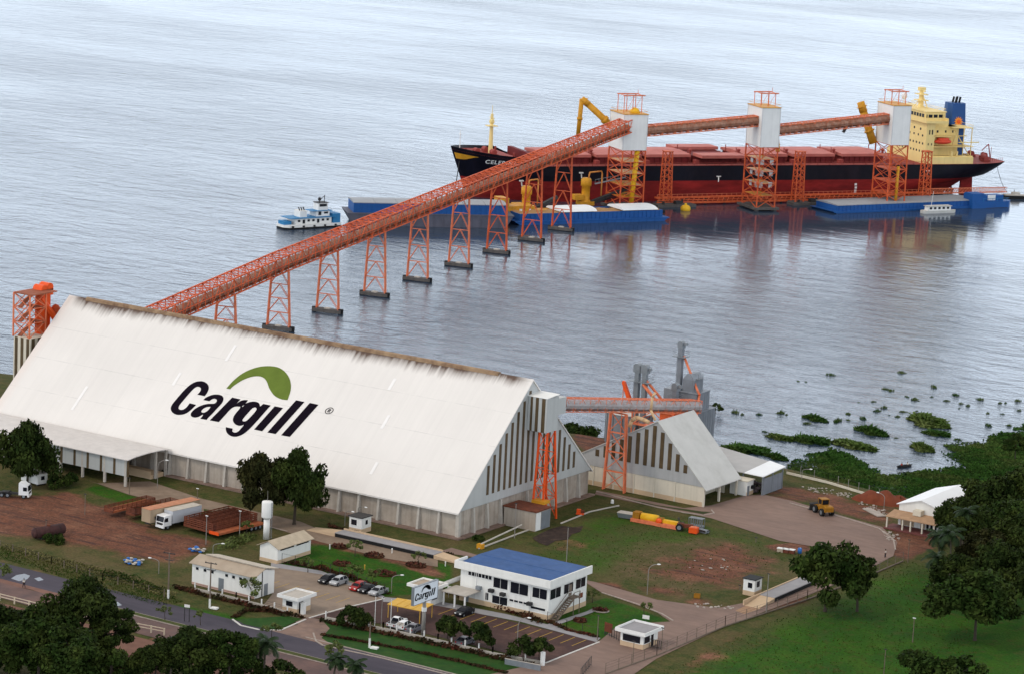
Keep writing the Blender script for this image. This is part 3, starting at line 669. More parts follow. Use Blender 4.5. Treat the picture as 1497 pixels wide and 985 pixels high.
# lean-to for unloading lorries, on the left
cs = thing('unloading_shed', 'low white shed of grey panels and brown strips on posts along the warehouse side', 'shed', (-72.8,-13.8,0))
mb = MB(); prof = [(-14.6,5.85),(-12,6.15),(-8,6.3),(-3,6.15),(-.55,5.75)]
for a, b in zip(prof, prof[1:]): mb.extr([(-128,a[0],a[1]),(-128,b[0],b[1]),(-128,b[0],b[1]+.18),(-128,a[0],a[1]+.18)], (55.8,0,0))
bw(mb, 'roof', pmat('dull_white_sheet', (.66,.62,.59), .6, .1, .3, streak=.08), cs)
mb = MB(); mb.box(-127.5,-13.9,2.3,-72.9,-13.75,5.8); bw(mb, 'panel_wall', M['cladding'], cs)
mb = MB()
for i in range(16): mb.box(-127+i*3.6,-13.95,2.3,-126.4+i*3.6,-13.86,5.8)
bwe(mb, 'brown_strip', M['stripe'], cs)
for u, v in ((-73.4,-13.7),(-79,-13.7),(-85,-13.7),(-91,-13.7),(-99,-13.7),(-107,-13.7),(-115,-13.7),(-123,-13.7),(-73.4,-4.2),(-73.4,-.9)):
    mb = MB(); mb.cbox((u,v,2.95),(.45,.45,5.7)); bw(mb, 'post', M['concrete'], cs)
mb = MB(); mb.box(-86,-5.2,.02,-73.8,-1,.9); mb.box(-86,-5.4,.9,-73.7,-5.2,1.7); bw(mb, 'loading_ramp', M['beige'], cs)
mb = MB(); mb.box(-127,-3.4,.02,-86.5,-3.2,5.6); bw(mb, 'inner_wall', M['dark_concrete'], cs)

# ------------------------------------------------------------ lattice galleries
def gallery(t, P, Q, Wd, Hh, n, mo, cover=True, cmat=None, belly=1.0, near=1, k_=1.0):
    P = Vector(P); Q = Vector(Q); d = (Q-P).normalized(); s = d.cross(Vector((0,0,1))).normalized(); up = s.cross(d)
    def at(f, a, h): return P.lerp(Q, f)+s*(a*Wd/2)+up*(h*Hh)
    fr = MB()
    for a in (-1, 1):
        for h in (0, 1): fr.beam(at(0,a,h), at(1,a,h), .34*k_)
        fr.beam(at(0,a,.45), at(1,a,.45), .2*k_)
    for i in range(n+1):
        f = i/n
        for a in (-1, 1): fr.beam(at(f,a,0), at(f,a,1), .2*k_)
        fr.beam(at(f,-1,1), at(f,1,1), .2*k_); fr.beam(at(f,-1,0), at(f,1,0), .2*k_)
        if i < n:
            g = (i+1)/n
            for a in (-1, 1):
                if i % 2: fr.beam(at(f,a,0), at(g,a,1), .16*k_)
                else: fr.beam(at(f,a,1), at(g,a,0), .16*k_)
            fr.beam(at(f,-1,1), at(g,1,1), .16*k_); fr.beam(at(f,1,1), at(g,-1,1), .16*k_)
    bw(fr, 'truss_frame', mo, t)
    fl = MB(); k = .12
    p = [at(0,-1,k), at(0,1,k), at(1,1,k), at(1,-1,k)]; fl.extr(p, -up*.1); bw(fl, 'walkway_floor', M['floor_rust'], t)
    if cover:
        cv = MB(); r = Hh*.30*belly; off = s*(Wd*.5-r*.45)*near
        m = 10; ln = (Q-P).length; ns = max(2, int(ln/2.2)); vs = []; fs = []
        for i in range(ns*2+1):
            f = i/(ns*2); rr = r*(1.0 if i % 2 == 0 else .93)
            c = P.lerp(Q, f)+up*(Hh*.08+r)+off
            for j in range(m): a = 2*math.pi*j/m; vs.append(c+s*rr*math.cos(a)+up*rr*math.sin(a))
        for i in range(ns*2):
            for j in range(m): fs.append((i*m+j, i*m+(j+1) % m, (i+1)*m+(j+1) % m, (i+1)*m+j))
        cv.add(vs, fs); bw(cv, 'belt_cover', cmat or M['belt_cover'], t)
GD = Vector((-213.3+170.9, 376.5-164.6, 0)).normalized()
def gz(v): return 11.6+(v-164.6)*.0445 if v > 164.6 else 11.6+(v-164.6)*.062
def gp(v): p = Vector((-170.9, 164.6, 0))+GD*((v-164.6)/GD.y); return (p.x, p.y, gz(v))
cvy = thing('conveyor_gallery', 'long rising orange lattice conveyor gallery running from behind the warehouse out to the pier', 'conveyor', gp(62))
gallery(cvy, gp(62), gp(164.6), 5.0, 4.3, 26, M['orange'], near=.5)
gallery(cvy, gp(164.6), (-223.0, 432.0, gz(432)), 5.0, 4.3, 66, M['orange'], near=.5)
TV = [133.5, 164.6, 195.3, 226.8, 257.3, 288.8, 319.5, 349.5, 376.5]
ORD = ['first', 'second', 'third', 'fourth', 'fifth', 'sixth', 'seventh', 'eighth', 'ninth']
LS = Vector((GD.y, -GD.x, 0))
for i, v in enumerate(TV):
    p = Vector(gp(v)); zt = p.z-.05
    t = thing('trestle_tower', 'orange lattice trestle on a dark pile cap, %s from the warehouse under the long conveyor' % ORD[i], 'trestle', (p.x, p.y, WZ), 0, 'trestles under the long conveyor')
    c = Vector((p.x, p.y, 0)); lw = MB()
    base = [c+LS*a*3.4+GD*b*.35+Vector((0,0,WZ+1.0)) for a, b in ((-1,-1),(1,-1),(1,1),(-1,1))]
    top = [c+LS*a*2.5+GD*b*.3+Vector((0,0,zt)) for a, b in ((-1,-1),(1,-1),(1,1),(-1,1))]
    lw.grid_lattice(base, top, 4, .30, .13); bw(lw, 'lattice_legs', M['orange_faded'] if i < 6 else M['orange'], t)
    pc = MB(); a0 = c-LS*4.4; a1 = c+LS*4.4
    pc.beam(a0+Vector((0,0,WZ+.6)), a1+Vector((0,0,WZ+.6)), 2.4, .9); bw(pc, 'pile_cap', M['dark_concrete'], t)
    for q in (-1, 1):
        e = c+LS*4.1*q; f = MB(); f.tube(e+Vector((0,0,WZ-1.5)), e+Vector((0,0,WZ+1.3)), .75, .75, 10); bw(f, 'pile', M['black'], t)
    lt = MB(); lt.cbox((c.x, c.y, WZ+1.2), (1.6, 1.2, .35)); bw(lt, 'cap_block', M['concrete'], t)

# ------------------------------------------------------------ elevator tower beyond the left gable
et = thing('elevator_tower', 'orange bucket elevator with stair frame on a brown striped base behind the left gable', 'elevator', (-128.5,17,0))
mb = MB(); mb.box(-130.4,12.5,7,-125.5,20,18.6); mb.box(-130.4,20,16.5,-125.5,24,19.4); bw(mb, 'clad_base', M['cream'], et)
mb = MB()
for i in range(3): mb.box(-130+i*1.7,12.42,7,-129.2+i*1.7,12.5,18.6)
for i in range(4): mb.box(-125.5,12.9+i*2.0,7,-125.42,13.9+i*2.0,18.6)
for i in range(3): mb.box(-125.5,20.3+i*1.3,16.5,-125.42,20.9+i*1.3,19.4)
bwe(mb, 'brown_strip', M['stripe'], et)
mb = MB(); mb.grid_lattice([(-130.8,12.7,18.6),(-126,12.7,18.6),(-126,18,18.6),(-130.8,18,18.6)], [(-130.8,12.7,28.4),(-126,12.7,28.4),(-126,18,28.4),(-130.8,18,28.4)], 3, .28, .15, x=True)
bw(mb, 'stair_frame', M['orange_faded'], et)
mb = MB()
for l in range(3):
    z = 18.7+l*3.2; mb.beam((-129.5,13.4,z), (-129.5,17.6,z+2.8), 1.1, .25); mb.box(-130.8,17,z+2.9,-126,18.2,z+3.1)
mb.box(-130.4,12.4,28.3,-125,20.5,28.55); bw(mb, 'stairs', M['floor_rust'], et)
mb = MB(); mb.box(-129.6,18.4,18.6,-127.8,19.6,28.4); mb.box(-129.6,20.3,18.6,-127.8,21.5,28.4); bw(mb, 'elevator_legs', M['orange_bright'], et)
mb = MB(); mb.tube((-130.0,19,28.6),(-127.4,19,28.6),1.05,1.05,14); mb.tube((-130.0,20.9,28.9),(-127.4,20.9,28.9),1.05,1.05,14); mb.box(-130,18,27.2,-127.4,21.9,28.6); bw(mb, 'elevator_head', M['orange_bright'], et)
mb = MB(); mb.tube((-128.2,18.6,26.6), (-126.2,23.5,19.9), .75, .75, 8); bw(mb, 'discharge_spout', M['orange_bright'], et)
mb = MB(); mb.ball((-127.2,22.6,23.4), 1.2,1.2,1.6); bw(mb, 'drive_housing', pmat('deep_orange', (.45,.06,.012), .5, .15, .6), et, True)
et.location += Vector((0,2.0,.8))
ut = thing('filter_unit', 'small pale filter unit with pipes beyond the low left corner of the roof', 'machinery', (-131.5,6.5,0))
mb = MB(); mb.box(-133,4.5,6,-130.5,8,10.5); bw(mb, 'housing', M['concrete'], ut)
mb = MB(); mb.tube((-132,6,0),(-132,6,6),.5); mb.tube((-130.6,7.5,0),(-130.6,7.5,6),.3); mb.tube((-133,5,9.5),(-133,5,12),.35); bwe(mb, 'pipe', M['grey'], ut)

# ------------------------------------------------------------ head house on the right gable and its gallery
gt = thing('head_house', 'white and brown striped box on the right gable held by an orange lattice tower', 'head house', (3.5,24,0))
mb = MB(); mb.box(.1,23.2,18.2,4.6,27.6,25.2); bw(mb, 'box', M['cladding'], gt)
mb = MB(); mb.extr([(0,23.1,25.21),(4.7,23.1,25.21),(4.7,27.7,25.5),(0,27.7,25.5)], (0,0,.12)); bw(mb, 'roof', M['white'], gt)
mb = MB()
for u0, u1 in ((.7,1.2),(1.9,2.6),(3.4,4.2)): mb.box(u0,23.14,18.2,u1,23.2,25.2)
bwe(mb, 'brown_strip', M['stripe'], gt)
mb = MB(); mb.box(1.5,27.6,21.2,4.5,30.6,24.6); bw(mb, 'gallery_collar', M['cladding'], gt)
mb = MB(); mb.grid_lattice([(3.2,22.0,3.9),(5.2,22.6,3.9),(5.9,26.8,.1),(3.4,26.8,.1)], [(2.6,24.2,18.2),(4.4,24.2,18.2),(4.4,27.0,18.2),(2.6,27.0,18.2)], 4, .34, .13, single=True)
bw(mb, 'lattice_tower', M['orange_bright'], gt)
hs = thing('transformer_house', 'concrete box house with a grey steel door under the orange gable tower', 'building', (5,18,0))
mb = MB(); mb.box(.7,15.3,.02,8.2,20.8,3.9); bw(mb, 'wall', M['wall_concrete'], hs)
mb = MB(); mb.box(.5,15.1,3.9,8.4,21.0,4.15); bw(mb, 'roof', M['rust'], hs)
mb = MB(); mb.box(8.2,17.4,.1,8.28,20.6,3.7); bw(mb, 'door', M['grey'], hs)
mb = MB(); mb.box(8.2,15.4,.1,8.26,17.2,3.7); bw(mb, 'pale_panel', M['white_render'], hs)
mb = MB(); mb.box(3.5,20.9,4.15,6.5,23.2,4.7); bw(mb, 'yellow_hopper', M['yellow'], hs)
g2 = thing('dryer_gallery', 'orange truss gallery with a grey belt tube between the head house and the dryers', 'conveyor', (3,30.6,21.4))
gallery(g2, (3.05,30.6,21.4), (1.6,90,11.6), 2.6, 2.7, 18, M['orange_faded'], cmat=pmat('grey_tube', (.36,.33,.33), .6, .2, 1.5, col2=(.28,.20,.17), amt=.4, scale2=.5), belly=1.35, near=.5, k_=.42)
ls = thing('gallery_support', 'pale orange lattice support standing before the striped gable of the small store', 'trestle', (2.2,55.6,0))
mb = MB(); mb.grid_lattice([(-.4,55.2,.05),(4.8,55.2,.05),(4.8,55.8,.05),(-.4,55.8,.05)], [(.4,55.2,16.9),(4.2,55.2,16.9),(4.2,55.8,16.9),(.4,55.8,16.9)], 4, .28, .15, single=True)
bw(mb, 'lattice_legs', M['orange_faded'], ls)
# ------------------------------------------------------------ small store with the striped gable, dryers and silo
st = thing('small_store', 'smaller store with a steep grey roof, striped grey gable and open cream bays', 'store', (23,57,0))
gx0, gx1, gv0, gv1, gap = -10, 23.0, 57.0, 71.5, (11.2, 16.3)
mb = MB(); mb.box(gx0, gv0, 0, gx1-.3, gv0+.3, 4.25); mb.box(gx0, gv1-.3, 0, 20, gv1, 4.25); mb.box(17.6, gv0+.3, 0, 17.9, gv1-.3, 4.25)
bw(mb, 'wall', M['cream'], st)
mb = MB(); mb.box(gx0, gv0-.06, 0, gx1-.3, gv0, 1.0); bw(mb, 'dado', M['beige'], st)
for u in (-4, 1, 6, 11, 16):
    mb = MB(); mb.box(u, gv0-.16, .02, u+.25, gv0-.061, 4.25); bw(mb, 'pilaster', M['cream'], st)
for v in (gv0+.01, gv0+6.6, gv1-.45):
    mb = MB(); mb.box(gx1-.299, v, 0, gx1+.1, v+.45, 4.1); bw(mb, 'column', M['cream'], st)
zl = 4.25
mb = MB(); mb.extr([(gx0,gv0-.12,zl),(gx1+.1,gv0-.12,zl),(gap[0],gv0-.12,gap[1]-.05),(gx0,gv0-.12,gap[1]-(gap[0]-gx0)*.54)], (0,.1,0)); bw(mb, 'gable_sheeting', pmat('grey_gable_sheet', (.41,.415,.415), .6, .08, .25, streak=.12), st)
mb = MB(); mb.extr([(gx0,gv1-.1,zl),(gx1+.1,gv1-.1,zl),(gap[0],gv1-.1,gap[1]-.05),(gx0,gv1-.1,gap[1]-(gap[0]-gx0)*.54)], (0,.08,0)); bw(mb, 'rear_gable', M['cladding'], st)
mb = MB(); mw = MB()
for i in range(13):
    u = -5.6+i*1.96; zb = 6.5
    zt = min(gap[1]-(gap[0]-u)*.54-.35, gap[1]-(gap[0]-u-.9)*.54-.2) if u < gap[0]-.9 else gap[1]-(u+.9-gap[0])*1.02-.3
    if zt > zb+.6:
        mb.box(u, gv0-.19, zb, u+.9, gv0-.13, zt)
        mw.box(u+.92, gv0-.17, zb, u+1.9, gv0-.13, max(zb+.3, zt-.2))
bwe(mb, 'light_strip', M['stripe'], st)
mb = MB(); mb.extr([(gap[0],gv0-.35,gap[1]),(gx1+.7,gv0-.35,zl-.75),(gx1+.7,gv0-.35,zl-.55),(gap[0],gv0-.35,gap[1]+.22)], (0,gv1-gv0+.7,0)); bw(mb, 'roof_slope', M['roof_grey'], st)
mb = MB(); mb.extr([(gap[0],gv0-.35,gap[1]),(gx0,gv0-.35,gap[1]-(gap[0]-gx0)*.54),(gx0,gv0-.35,gap[1]-(gap[0]-gx0)*.54+.2),(gap[0],gv0-.35,gap[1]+.22)], (0,gv1-gv0+.7,0)); bw(mb, 'roof_slope', M['roof_grey'], st)
an = thing('annexe', 'small cream annexe with a grey door at the end of the small store', 'building', (25,74,0))
mb = MB(); mb.box(21.0, 72.0, 0, 25.0, 75.0, 3.1); bw(mb, 'wall', M['white_render'], an)
mb = MB(); mb.box(20.8, 71.8, 3.1, 25.3, 75.1, 3.3); bw(mb, 'roof', M['cream'], an)
mb = MB(); mb.box(25.0, 72.3, .02, 25.06, 73.2, 2.1); bw(mb, 'door', M['grey'], an)
mb = MB(); mb.box(25.0, 73.9, 1.3, 25.5, 74.8, 2.0); bw(mb, 'wall_unit', M['black'], an)
mb = MB(); mb.box(25.0, 72.0, 0, 25.04, 72.25, .8); mb.box(25.0, 73.25, 0, 25.04, 75.0, .8); bwe(mb, 'dado', M['beige'], an)
# curved intake pipe on the store ridge
ip = thing('swan_neck_pipe', 'cream swan neck pipe dropping from the gallery to the small store ridge', 'pipe', (8,58,16))
mb = MB(); mb.path([(4.0,57.4,14.0),(4.4,57.4,15.4),(5.6,57.4,16.2),(7.4,57.4,16.0),(8.6,57.6,15.6)], .45, 8); bw(mb, 'elbow', pmat('cream_pipe', (.62,.42,.24), .6, .1, 1), ip, True)
mb = MB(); mb.path([(9.8,58,16.2),(8.6,58,18.2),(8.8,58,21.0),(9.4,58,22.0)], .28, 8); bw(mb, 'riser', MATS['cream_pipe'], ip, True)
# silo
so = thing('round_silo', 'round grey corrugated silo with a low pale cone roof beside the orange support', 'silo', (-19.6,97.5,0))
mb = MB()
pr_ = []
for i in range(16): pr_ += [(5.2, i*.45), (5.28, i*.45+.22)]
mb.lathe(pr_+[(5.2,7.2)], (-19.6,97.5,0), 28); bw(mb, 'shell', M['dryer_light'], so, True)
mb = MB(); mb.lathe([(5.4,7.2),(.6,8.3),(.6,8.7),(.01,8.8)], (-19.6,97.5,0), 28); bw(mb, 'roof', M['roof_grey'], so)
mb = MB()
for a in range(14): x, y = -19.6+5.3*math.cos(a*.449), 97.5+5.3*math.sin(a*.449); mb.box(x-.09, y-.09, 0, x+.09, y+.09, 7.2)
bw(mb, 'stiffeners', M['grey'], so)
# bucket elevators
def elevator(name, lab, x, y, h, legs, plat, hd=1.2):
    t = thing(name, lab, 'elevator', (x, y, 0))
    mb = MB()
    for dx in legs: mb.box(x+dx-.5, y-.55, 0, x+dx+.5, y+.55, h)
    bw(mb, 'elevator_trunk', M['dryer'] if len(legs) < 2 else M['grey'], t)
    mb = MB()
    for dx in legs:
        mb.tube((x+dx, y-.75, h+hd*.5), (x+dx, y+.75, h+hd*.5), hd*.72, hd*.72, 12); mb.box(x+dx-hd*.72, y-.7, h-.6, x+dx+hd*.72, y+.7, h+hd*.5)
        mb.box(x+dx+.6, y-.3, h+.2, x+dx+1.5, y+.3, h+.8)
    bw(mb, 'elevator_head', M['grey'], t)
    mb = MB(); mb.box(x+legs[0]-plat, y-1.4, h-2.6, x+legs[-1]+plat, y+1.4, h-2.45)
    for a, b in (((legs[0]-plat, -1.4),(legs[-1]+plat, -1.4)), ((legs[-1]+plat, -1.4),(legs[-1]+plat, 1.4)), ((legs[0]-plat, 1.4),(legs[-1]+plat, 1.4)), ((legs[0]-plat,-1.4),(legs[0]-plat,1.4))):
        for z in (.55, 1.05): mb.beam((x+a[0], y+a[1], h-2.45+z), (x+b[0], y+b[1], h-2.45+z), .07)
    bw(mb, 'platform', M['grey'], t)
    mb = MB()
    for q in (-.3, .3): mb.beam((x+legs[0]-.75, y+q, .5), (x+legs[0]-.75, y+q, h-2.5), .08)
    bw(mb, 'ladder', M['grey'], t)
    return t
EA = elevator('twin_elevator', 'twin grey bucket elevators with a shared platform above the orange gallery', -11.8, 88.5, 19.2, (-.95, .95), 1.6)
EB = elevator('tall_elevator', 'tallest slender grey bucket elevator beside the stepped dryer', -9.4, 101.5, 23.4, (0,), 1.5, .95)
EC = elevator('short_elevator', 'short grey bucket elevator standing between the gallery end and the dryer', -6.6, 95.0, 15.0, (0,), 1.2, 1.0)
def spout(lab, pts, r, parent_loc):
    t = thing('spout_pipe', lab, 'pipe', parent_loc, 0, 'orange spouts at the dryers')
    mb = MB(); mb.path(pts, r, 8); bw(mb, 'pipe', M['orange_faded'], t, True)
    mb = MB()
    for p in pts[1:]: mb.ball(p, r*1.35, r*1.35, r*1.35, 8, 5)
    bw(mb, 'flanges', M['orange'], t, True)
    return t
spout('upper orange spout slanting right from the twin elevators', [(-10.4,88.5,17.0),(-6.6,90,12.6),(-4.4,90.5,11.0)], .30, (-10.4,88.5,17))
spout('lower orange spout slanting right beside the twin elevator platform', [(-10.8,87.6,16.4),(-7.2,89,12.0),(-5.4,89.5,10.4)], .36, (-10.8,87.6,16.4))
spout('orange spout bending down the dryer face from the tallest elevator', [(-8.6,101.5,21.0),(-5.2,101.0,15.4),(-3.4,100.2,13.2),(-3.0,99.1,9.4),(-3.4,98.8,4.0)], .28, (-8.6,101.5,21))
oh = thing('orange_hood', 'orange hooded spout box left of the twin elevators above the gallery', 'chute', (-12.6,87.5,12))
mb = MB(); mb.extr([(-15.8,87.0,16.4),(-15.3,87.0,16.2),(-13.4,87.0,12.4),(-13.8,87.0,11.8),(-14.6,87.0,12.9),(-15.9,87.0,15.9)], (0,.8,0)); bw(mb, 'hood', M['orange_bright'], oh)
mb = MB(); mb.beam((-15.7,87.5,0),(-15.7,87.5,15.6), .15); bw(mb, 'stay', M['orange_faded'], oh)
rk = thing('scaffold', 'orange steel frame and platforms at the foot of the twin elevators', 'frame', (-5,88,0))
mb = MB(); mb.grid_lattice([(-12.4,86.4,0),(-2,86.4,0),(-2,91,0),(-12.4,91,0)], [(-12.4,86.4,11),(-2,86.4,11),(-2,91,11),(-12.4,91,11)], 3, .25, .15)
mb.box(-12.4,86.4,7.2,-2,91,7.35); bw(mb, 'steel_frame', M['orange_faded'], rk)
mb = MB(); mb.box(-5.5,86.6,8,-1.6,90.5,11.4); bw(mb, 'drive_platform', M['orange'], rk)
# stepped dryer
dr = thing('grain_dryer', 'stepped grey sheet metal grain dryer tower behind the small store', 'dryer', (-4,103,0))
mb = MB(); mb.box(-4.4,99.4,0,.3,107.2,9.6); bw(mb, 'lower_block', M['dryer'], dr)
mb = MB(); mb.box(-4.9,99.6,9.6,-.5,105.6,13.9); bw(mb, 'middle_block', M['dryer'], dr)
mb = MB(); mb.box(-4.6,100.2,13.9,-1.7,104.4,16.9); bw(mb, 'upper_block', M['dryer'], dr)
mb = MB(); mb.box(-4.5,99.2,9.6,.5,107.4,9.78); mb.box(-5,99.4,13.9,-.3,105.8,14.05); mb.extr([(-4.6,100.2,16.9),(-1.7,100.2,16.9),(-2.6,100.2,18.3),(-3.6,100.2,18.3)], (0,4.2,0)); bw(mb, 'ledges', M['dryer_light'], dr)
mb = MB()
for k in range(7): mb.box(.3,99.6+k*1.1,.3,.36,99.7+k*1.1,9.5)
for k in range(5): mb.box(-.5,99.9+k*1.15,9.8,-.44,100.0+k*1.15,13.8)
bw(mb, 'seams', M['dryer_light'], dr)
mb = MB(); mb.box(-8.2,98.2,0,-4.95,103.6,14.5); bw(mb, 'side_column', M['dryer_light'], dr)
mb = MB(); mb.box(-3.4,101.2,17,-1.2,103.2,17.15)
for a in ((-3.4,101.2),(-1.2,101.2),(-1.2,103.2)): mb.beam((*a,17.1),(*a,18.4),.08)
mb.beam((-3.4,101.2,18.3),(-1.2,101.2,18.3),.08); mb.beam((-1.2,101.2,18.3),(-1.2,103.2,18.3),.08); bw(mb, 'top_platform', M['grey'], dr)
dr.location.x -= 3.2; dr.scale.z = .955
# open shed with white end bay
sh = thing('open_shed', 'long low open shed with a grey sheet roof and a bright white end bay', 'shed', (18,76,0))
def shedp(u, v): return 4.9-(u-4)*.015
mb = MB(); mb.extr([(-2,73.6,4.2),(22.6,75.2,4.0),(22.6,86.2,4.6),(-2,92,5.2)], (0,0,.16)); bw(mb, 'roof', pmat('dull_shed_roof', (.42,.41,.40), .6, .08, .3), sh)
mb = MB(); mb.extr([(22.62,75.0,4.05),(27.6,74.3,4.15),(27.6,84.3,4.65),(22.62,86.4,4.7)], (0,0,.18)); bw(mb, 'end_bay_roof', M['roof_bright'], sh)
for u, v in ((27.2,74.9),(27.2,79.3),(27.2,83.8),(22,75.8),(22,85.5),(15,76),(8,76.2)):
    mb = MB(); mb.cbox((u,v,2.1),(.25,.25,4.2)); bw(mb, 'post', M['grey'], sh)
mb = MB(); mb.box(27.2,75.2,.02,27.3,83.5,3.6); bw(mb, 'end_wall', M['dryer'], sh)
rnd = random.Random(5)
mb = MB()
for i in range(70):
    x, y = rnd.uniform(20,26.4), rnd.uniform(75.6,82); r_ = rnd.uniform(.2,.6); mb.ball((x,y,r_*.5+rnd.uniform(0,.8)), r_, r_, r_*.7, 6, 4)
o = bw(mb, 'scrap_heap', pmat('mixed_scrap', (.13,.10,.10), .8, .4, 1.5, island=.7), thing('scrap_pile', 'dark heap of mixed scrap under the open shed', 'scrap', (22,78,0)))
# white storehouse on the right
wb = thing('white_storehouse', 'white gabled storehouse with a tiled porch and bright white roof among the right hand trees', 'building', (65,80,0))
mb = MB(); mb.extr([(60.4,72.3,0),(70.4,72.3,0),(70.4,72.3,4.6),(65.4,72.3,6.1),(60.4,72.3,4.6)], (0,18,0)); bw(mb, 'wall', M['white_render'], wb)
for s_ in (-1, 1):
    mb = MB(); xo = 65.4+s_*5.5; mb.extr([(xo,72.0,4.5),(65.4,72.0,6.15),(65.4,72.0,6.3),(xo,72.0,4.65)], (0,18.6,0)); bw(mb, 'roof_slope', M['roof_bright'], wb)
mb = MB(); mb.extr([(59.4,68.2,2.55),(59.4,72.28,3.2),(59.4,72.28,3.35),(59.4,68.2,2.7)], (11.2,0,0)); bw(mb, 'porch_roof', pmat('ochre_tiles', (.40,.25,.15), .85, .2, .8), wb)
for u in (59.7, 63.2, 65.0, 67.6, 70.2):
    mb = MB(); mb.cbox((u,68.5,1.35),(.28,.28,2.5)); bw(mb, 'porch_post', M['cream'], wb)
mb = MB(); mb.box(59.2,68.0,0,70.6,72.3,.3); bw(mb, 'porch_floor', pmat('red_floor', (.16,.055,.05), .8, .2, .6), wb)
mb = MB(); mb.box(61,72.2,.4,64,72.29,2.3); mb.box(65.5,72.2,.4,66.5,72.29,2.3); bw(mb, 'porch_shutters', M['tan_box'], wb)
mb = MB(); mb.box(64.3,70.6,3.2,66.1,72.28,4.3); bw(mb, 'wall_box', M['cream'], wb)
mb = MB()
for k in range(4): mb.box(66.8+k*.9,72.2,.6,67.3+k*.9,72.29,2.2)
bwe(mb, 'window', M['glass'], wb)
mb = MB(); mb.box(70.4,76,1.6,70.46,79,3.2); mb.box(70.4,82,1.6,70.46,85,3.2); bwe(mb, 'window', M['glass'], wb)
# ------------------------------------------------------------ loading pier
PD = Vector((.5829, .8125, 0)).normalized(); PN = Vector((-PD.y, PD.x, 0))     # along the pier (towards the ship's stern) and out to the ship
PT = [Vector((-224.6, 436.6, 0)), Vector((-193.1, 478.9, 0)), Vector((-162.4, 522.7, 0))]
PROT = math.atan2(PD.y, PD.x)
def ptower(i, lab, wd, dp, zb, zt, ztop):
    """local x along the pier, y towards the ship"""
    p = PT[i]; t = thing('loading_tower', lab, 'loading tower', (p.x, p.y, WZ), PROT, 'white headed loading towers on the pier')
    zb -= WZ; zt -= WZ; ztop -= WZ; a, b = wd/2, dp/2
    mb = MB(); mb.box(-a, -b, zb, a, b, zt); bx = mb.build('white_head', M['white'], t)
    mb = MB()
    for x in (-a, a):
        for y in (-b, b): mb.box(x-.12, y-.12, zb, x+.12, y+.12, zt+.05)
    mb.each('edge_trim', pmat('grey_trim', (.60,.60,.60), .6, .05, 1) if 'grey_trim' not in MATS else MATS['grey_trim'], bx)
    mb = MB(); mb.box(-a-.3, -b-.3, zt, a+.3, b+.3, zt+.25)
    for x in (-a, a): mb.beam((x, -b, zt+1.1), (x, b, zt+1.1), .1)
    for y in (-b, b): mb.beam((-a, y, zt+1.1), (a, y, zt+1.1), .1)
    mb.build('roof_platform', M['yellow'], t)
    mb = MB(); h = .3; q = min(a*.8, 3.4); w = b*.45
    for x in (-q, 0, q):
        for y in (-w, w): mb.beam((x, y, zt), (x, y, ztop-.4), .2)
    for y in (-w, w): mb.beam((-q-.4, y, ztop-.5), (q+1.2, y, ztop-.5), .3, .4)
    mb.beam((q, -w, ztop-.4), (q, w, ztop-.4), .2); mb.beam((-q, -w, ztop-.4), (-q, w, ztop-.4), .2); mb.beam((q*.5, -w, ztop), (q*.5, -w, ztop+1.6), .12)
    for y in (-w, w):
        mb.beam((0, y, zt), (q, y, ztop-.5), .09)
    mb.build('hoist_frame', M['orange_faded'], t)
    mb = MB(); mb.grid_lattice([(-a, -b, 1), (a, -b, 1), (a, b, 1), (-a, b, 1)], [(-a+.1, -b+.1, zb), (a-.1, -b+.1, zb), (a-.1, b-.1, zb), (-a+.1, b-.1, zb)], 5, .42, .2, x=True)
    mb.build('lattice_legs', M['orange'], t)
    mb = MB()
    for k in range(1, 5): mb.box(-a+.3, -b+.3, 1+k*(zb-1)/5-.15, a-.3, b-.3, 1+k*(zb-1)/5)
    mb.build('inner_floors', M['yellow'] if i != 2 else M['orange'], t)
    mb = MB()
    for x in (-a, a):
        for y in (-b, b): mb.tube((x, y, -2), (x, y, 1.0), .9, .9, 10)
    mb.box(-a-1.4, -b-1.4, .5, a+1.4, b+1.4, 1.3); mb.build('pile_cap', M['dark_concrete'], t)
    return t
t1 = ptower(0, 'first white loading tower, where the long conveyor meets the pier', 9.0, 12.5, 16.9, 29.7, 36.6)
mb = MB(); mb.dome((1.2,-2,34.9), 1.9, 1.9, 12, 5); mb.build('yellow_drum', M['bright_yellow'], t1, True)
mb = MB(); mb.tube((1.6,-5.2,21.6),(.4,-5.2,2.5),.95,.85,12); mb.build('yellow_downspout', M['bright_yellow'], t1, True)
t2 = ptower(1, 'middle white loading tower with pale panels inside its lattice legs', 7.2, 12.0, 18.1, 32.4, 37.8)
mb = MB()
for k in range(3):
    for x in (-2.2, 1.6): mb.box(x-.7, -5.6, 8.4+k*4.2, x+.7, -5.54, 10.4+k*4.2)
    for y in (-3.5, 1): mb.box(-3.2, y-1.0, 8.4+k*4.2, -3.13, y+1.0, 10.4+k*4.2)
mb.each('pale_panel', M['cladding'], t2)
t3 = ptower(2, 'farthest white loading tower, beside the yellow ship superstructure', 7.2, 12.0, 18.8, 33.4, 38.8)
mb = MB(); mb.tube((.4,-5.5,16),(.2,-5.5,2),.6,.6,10); mb.build('yellow_downspout', M['yellow'], t3, True)
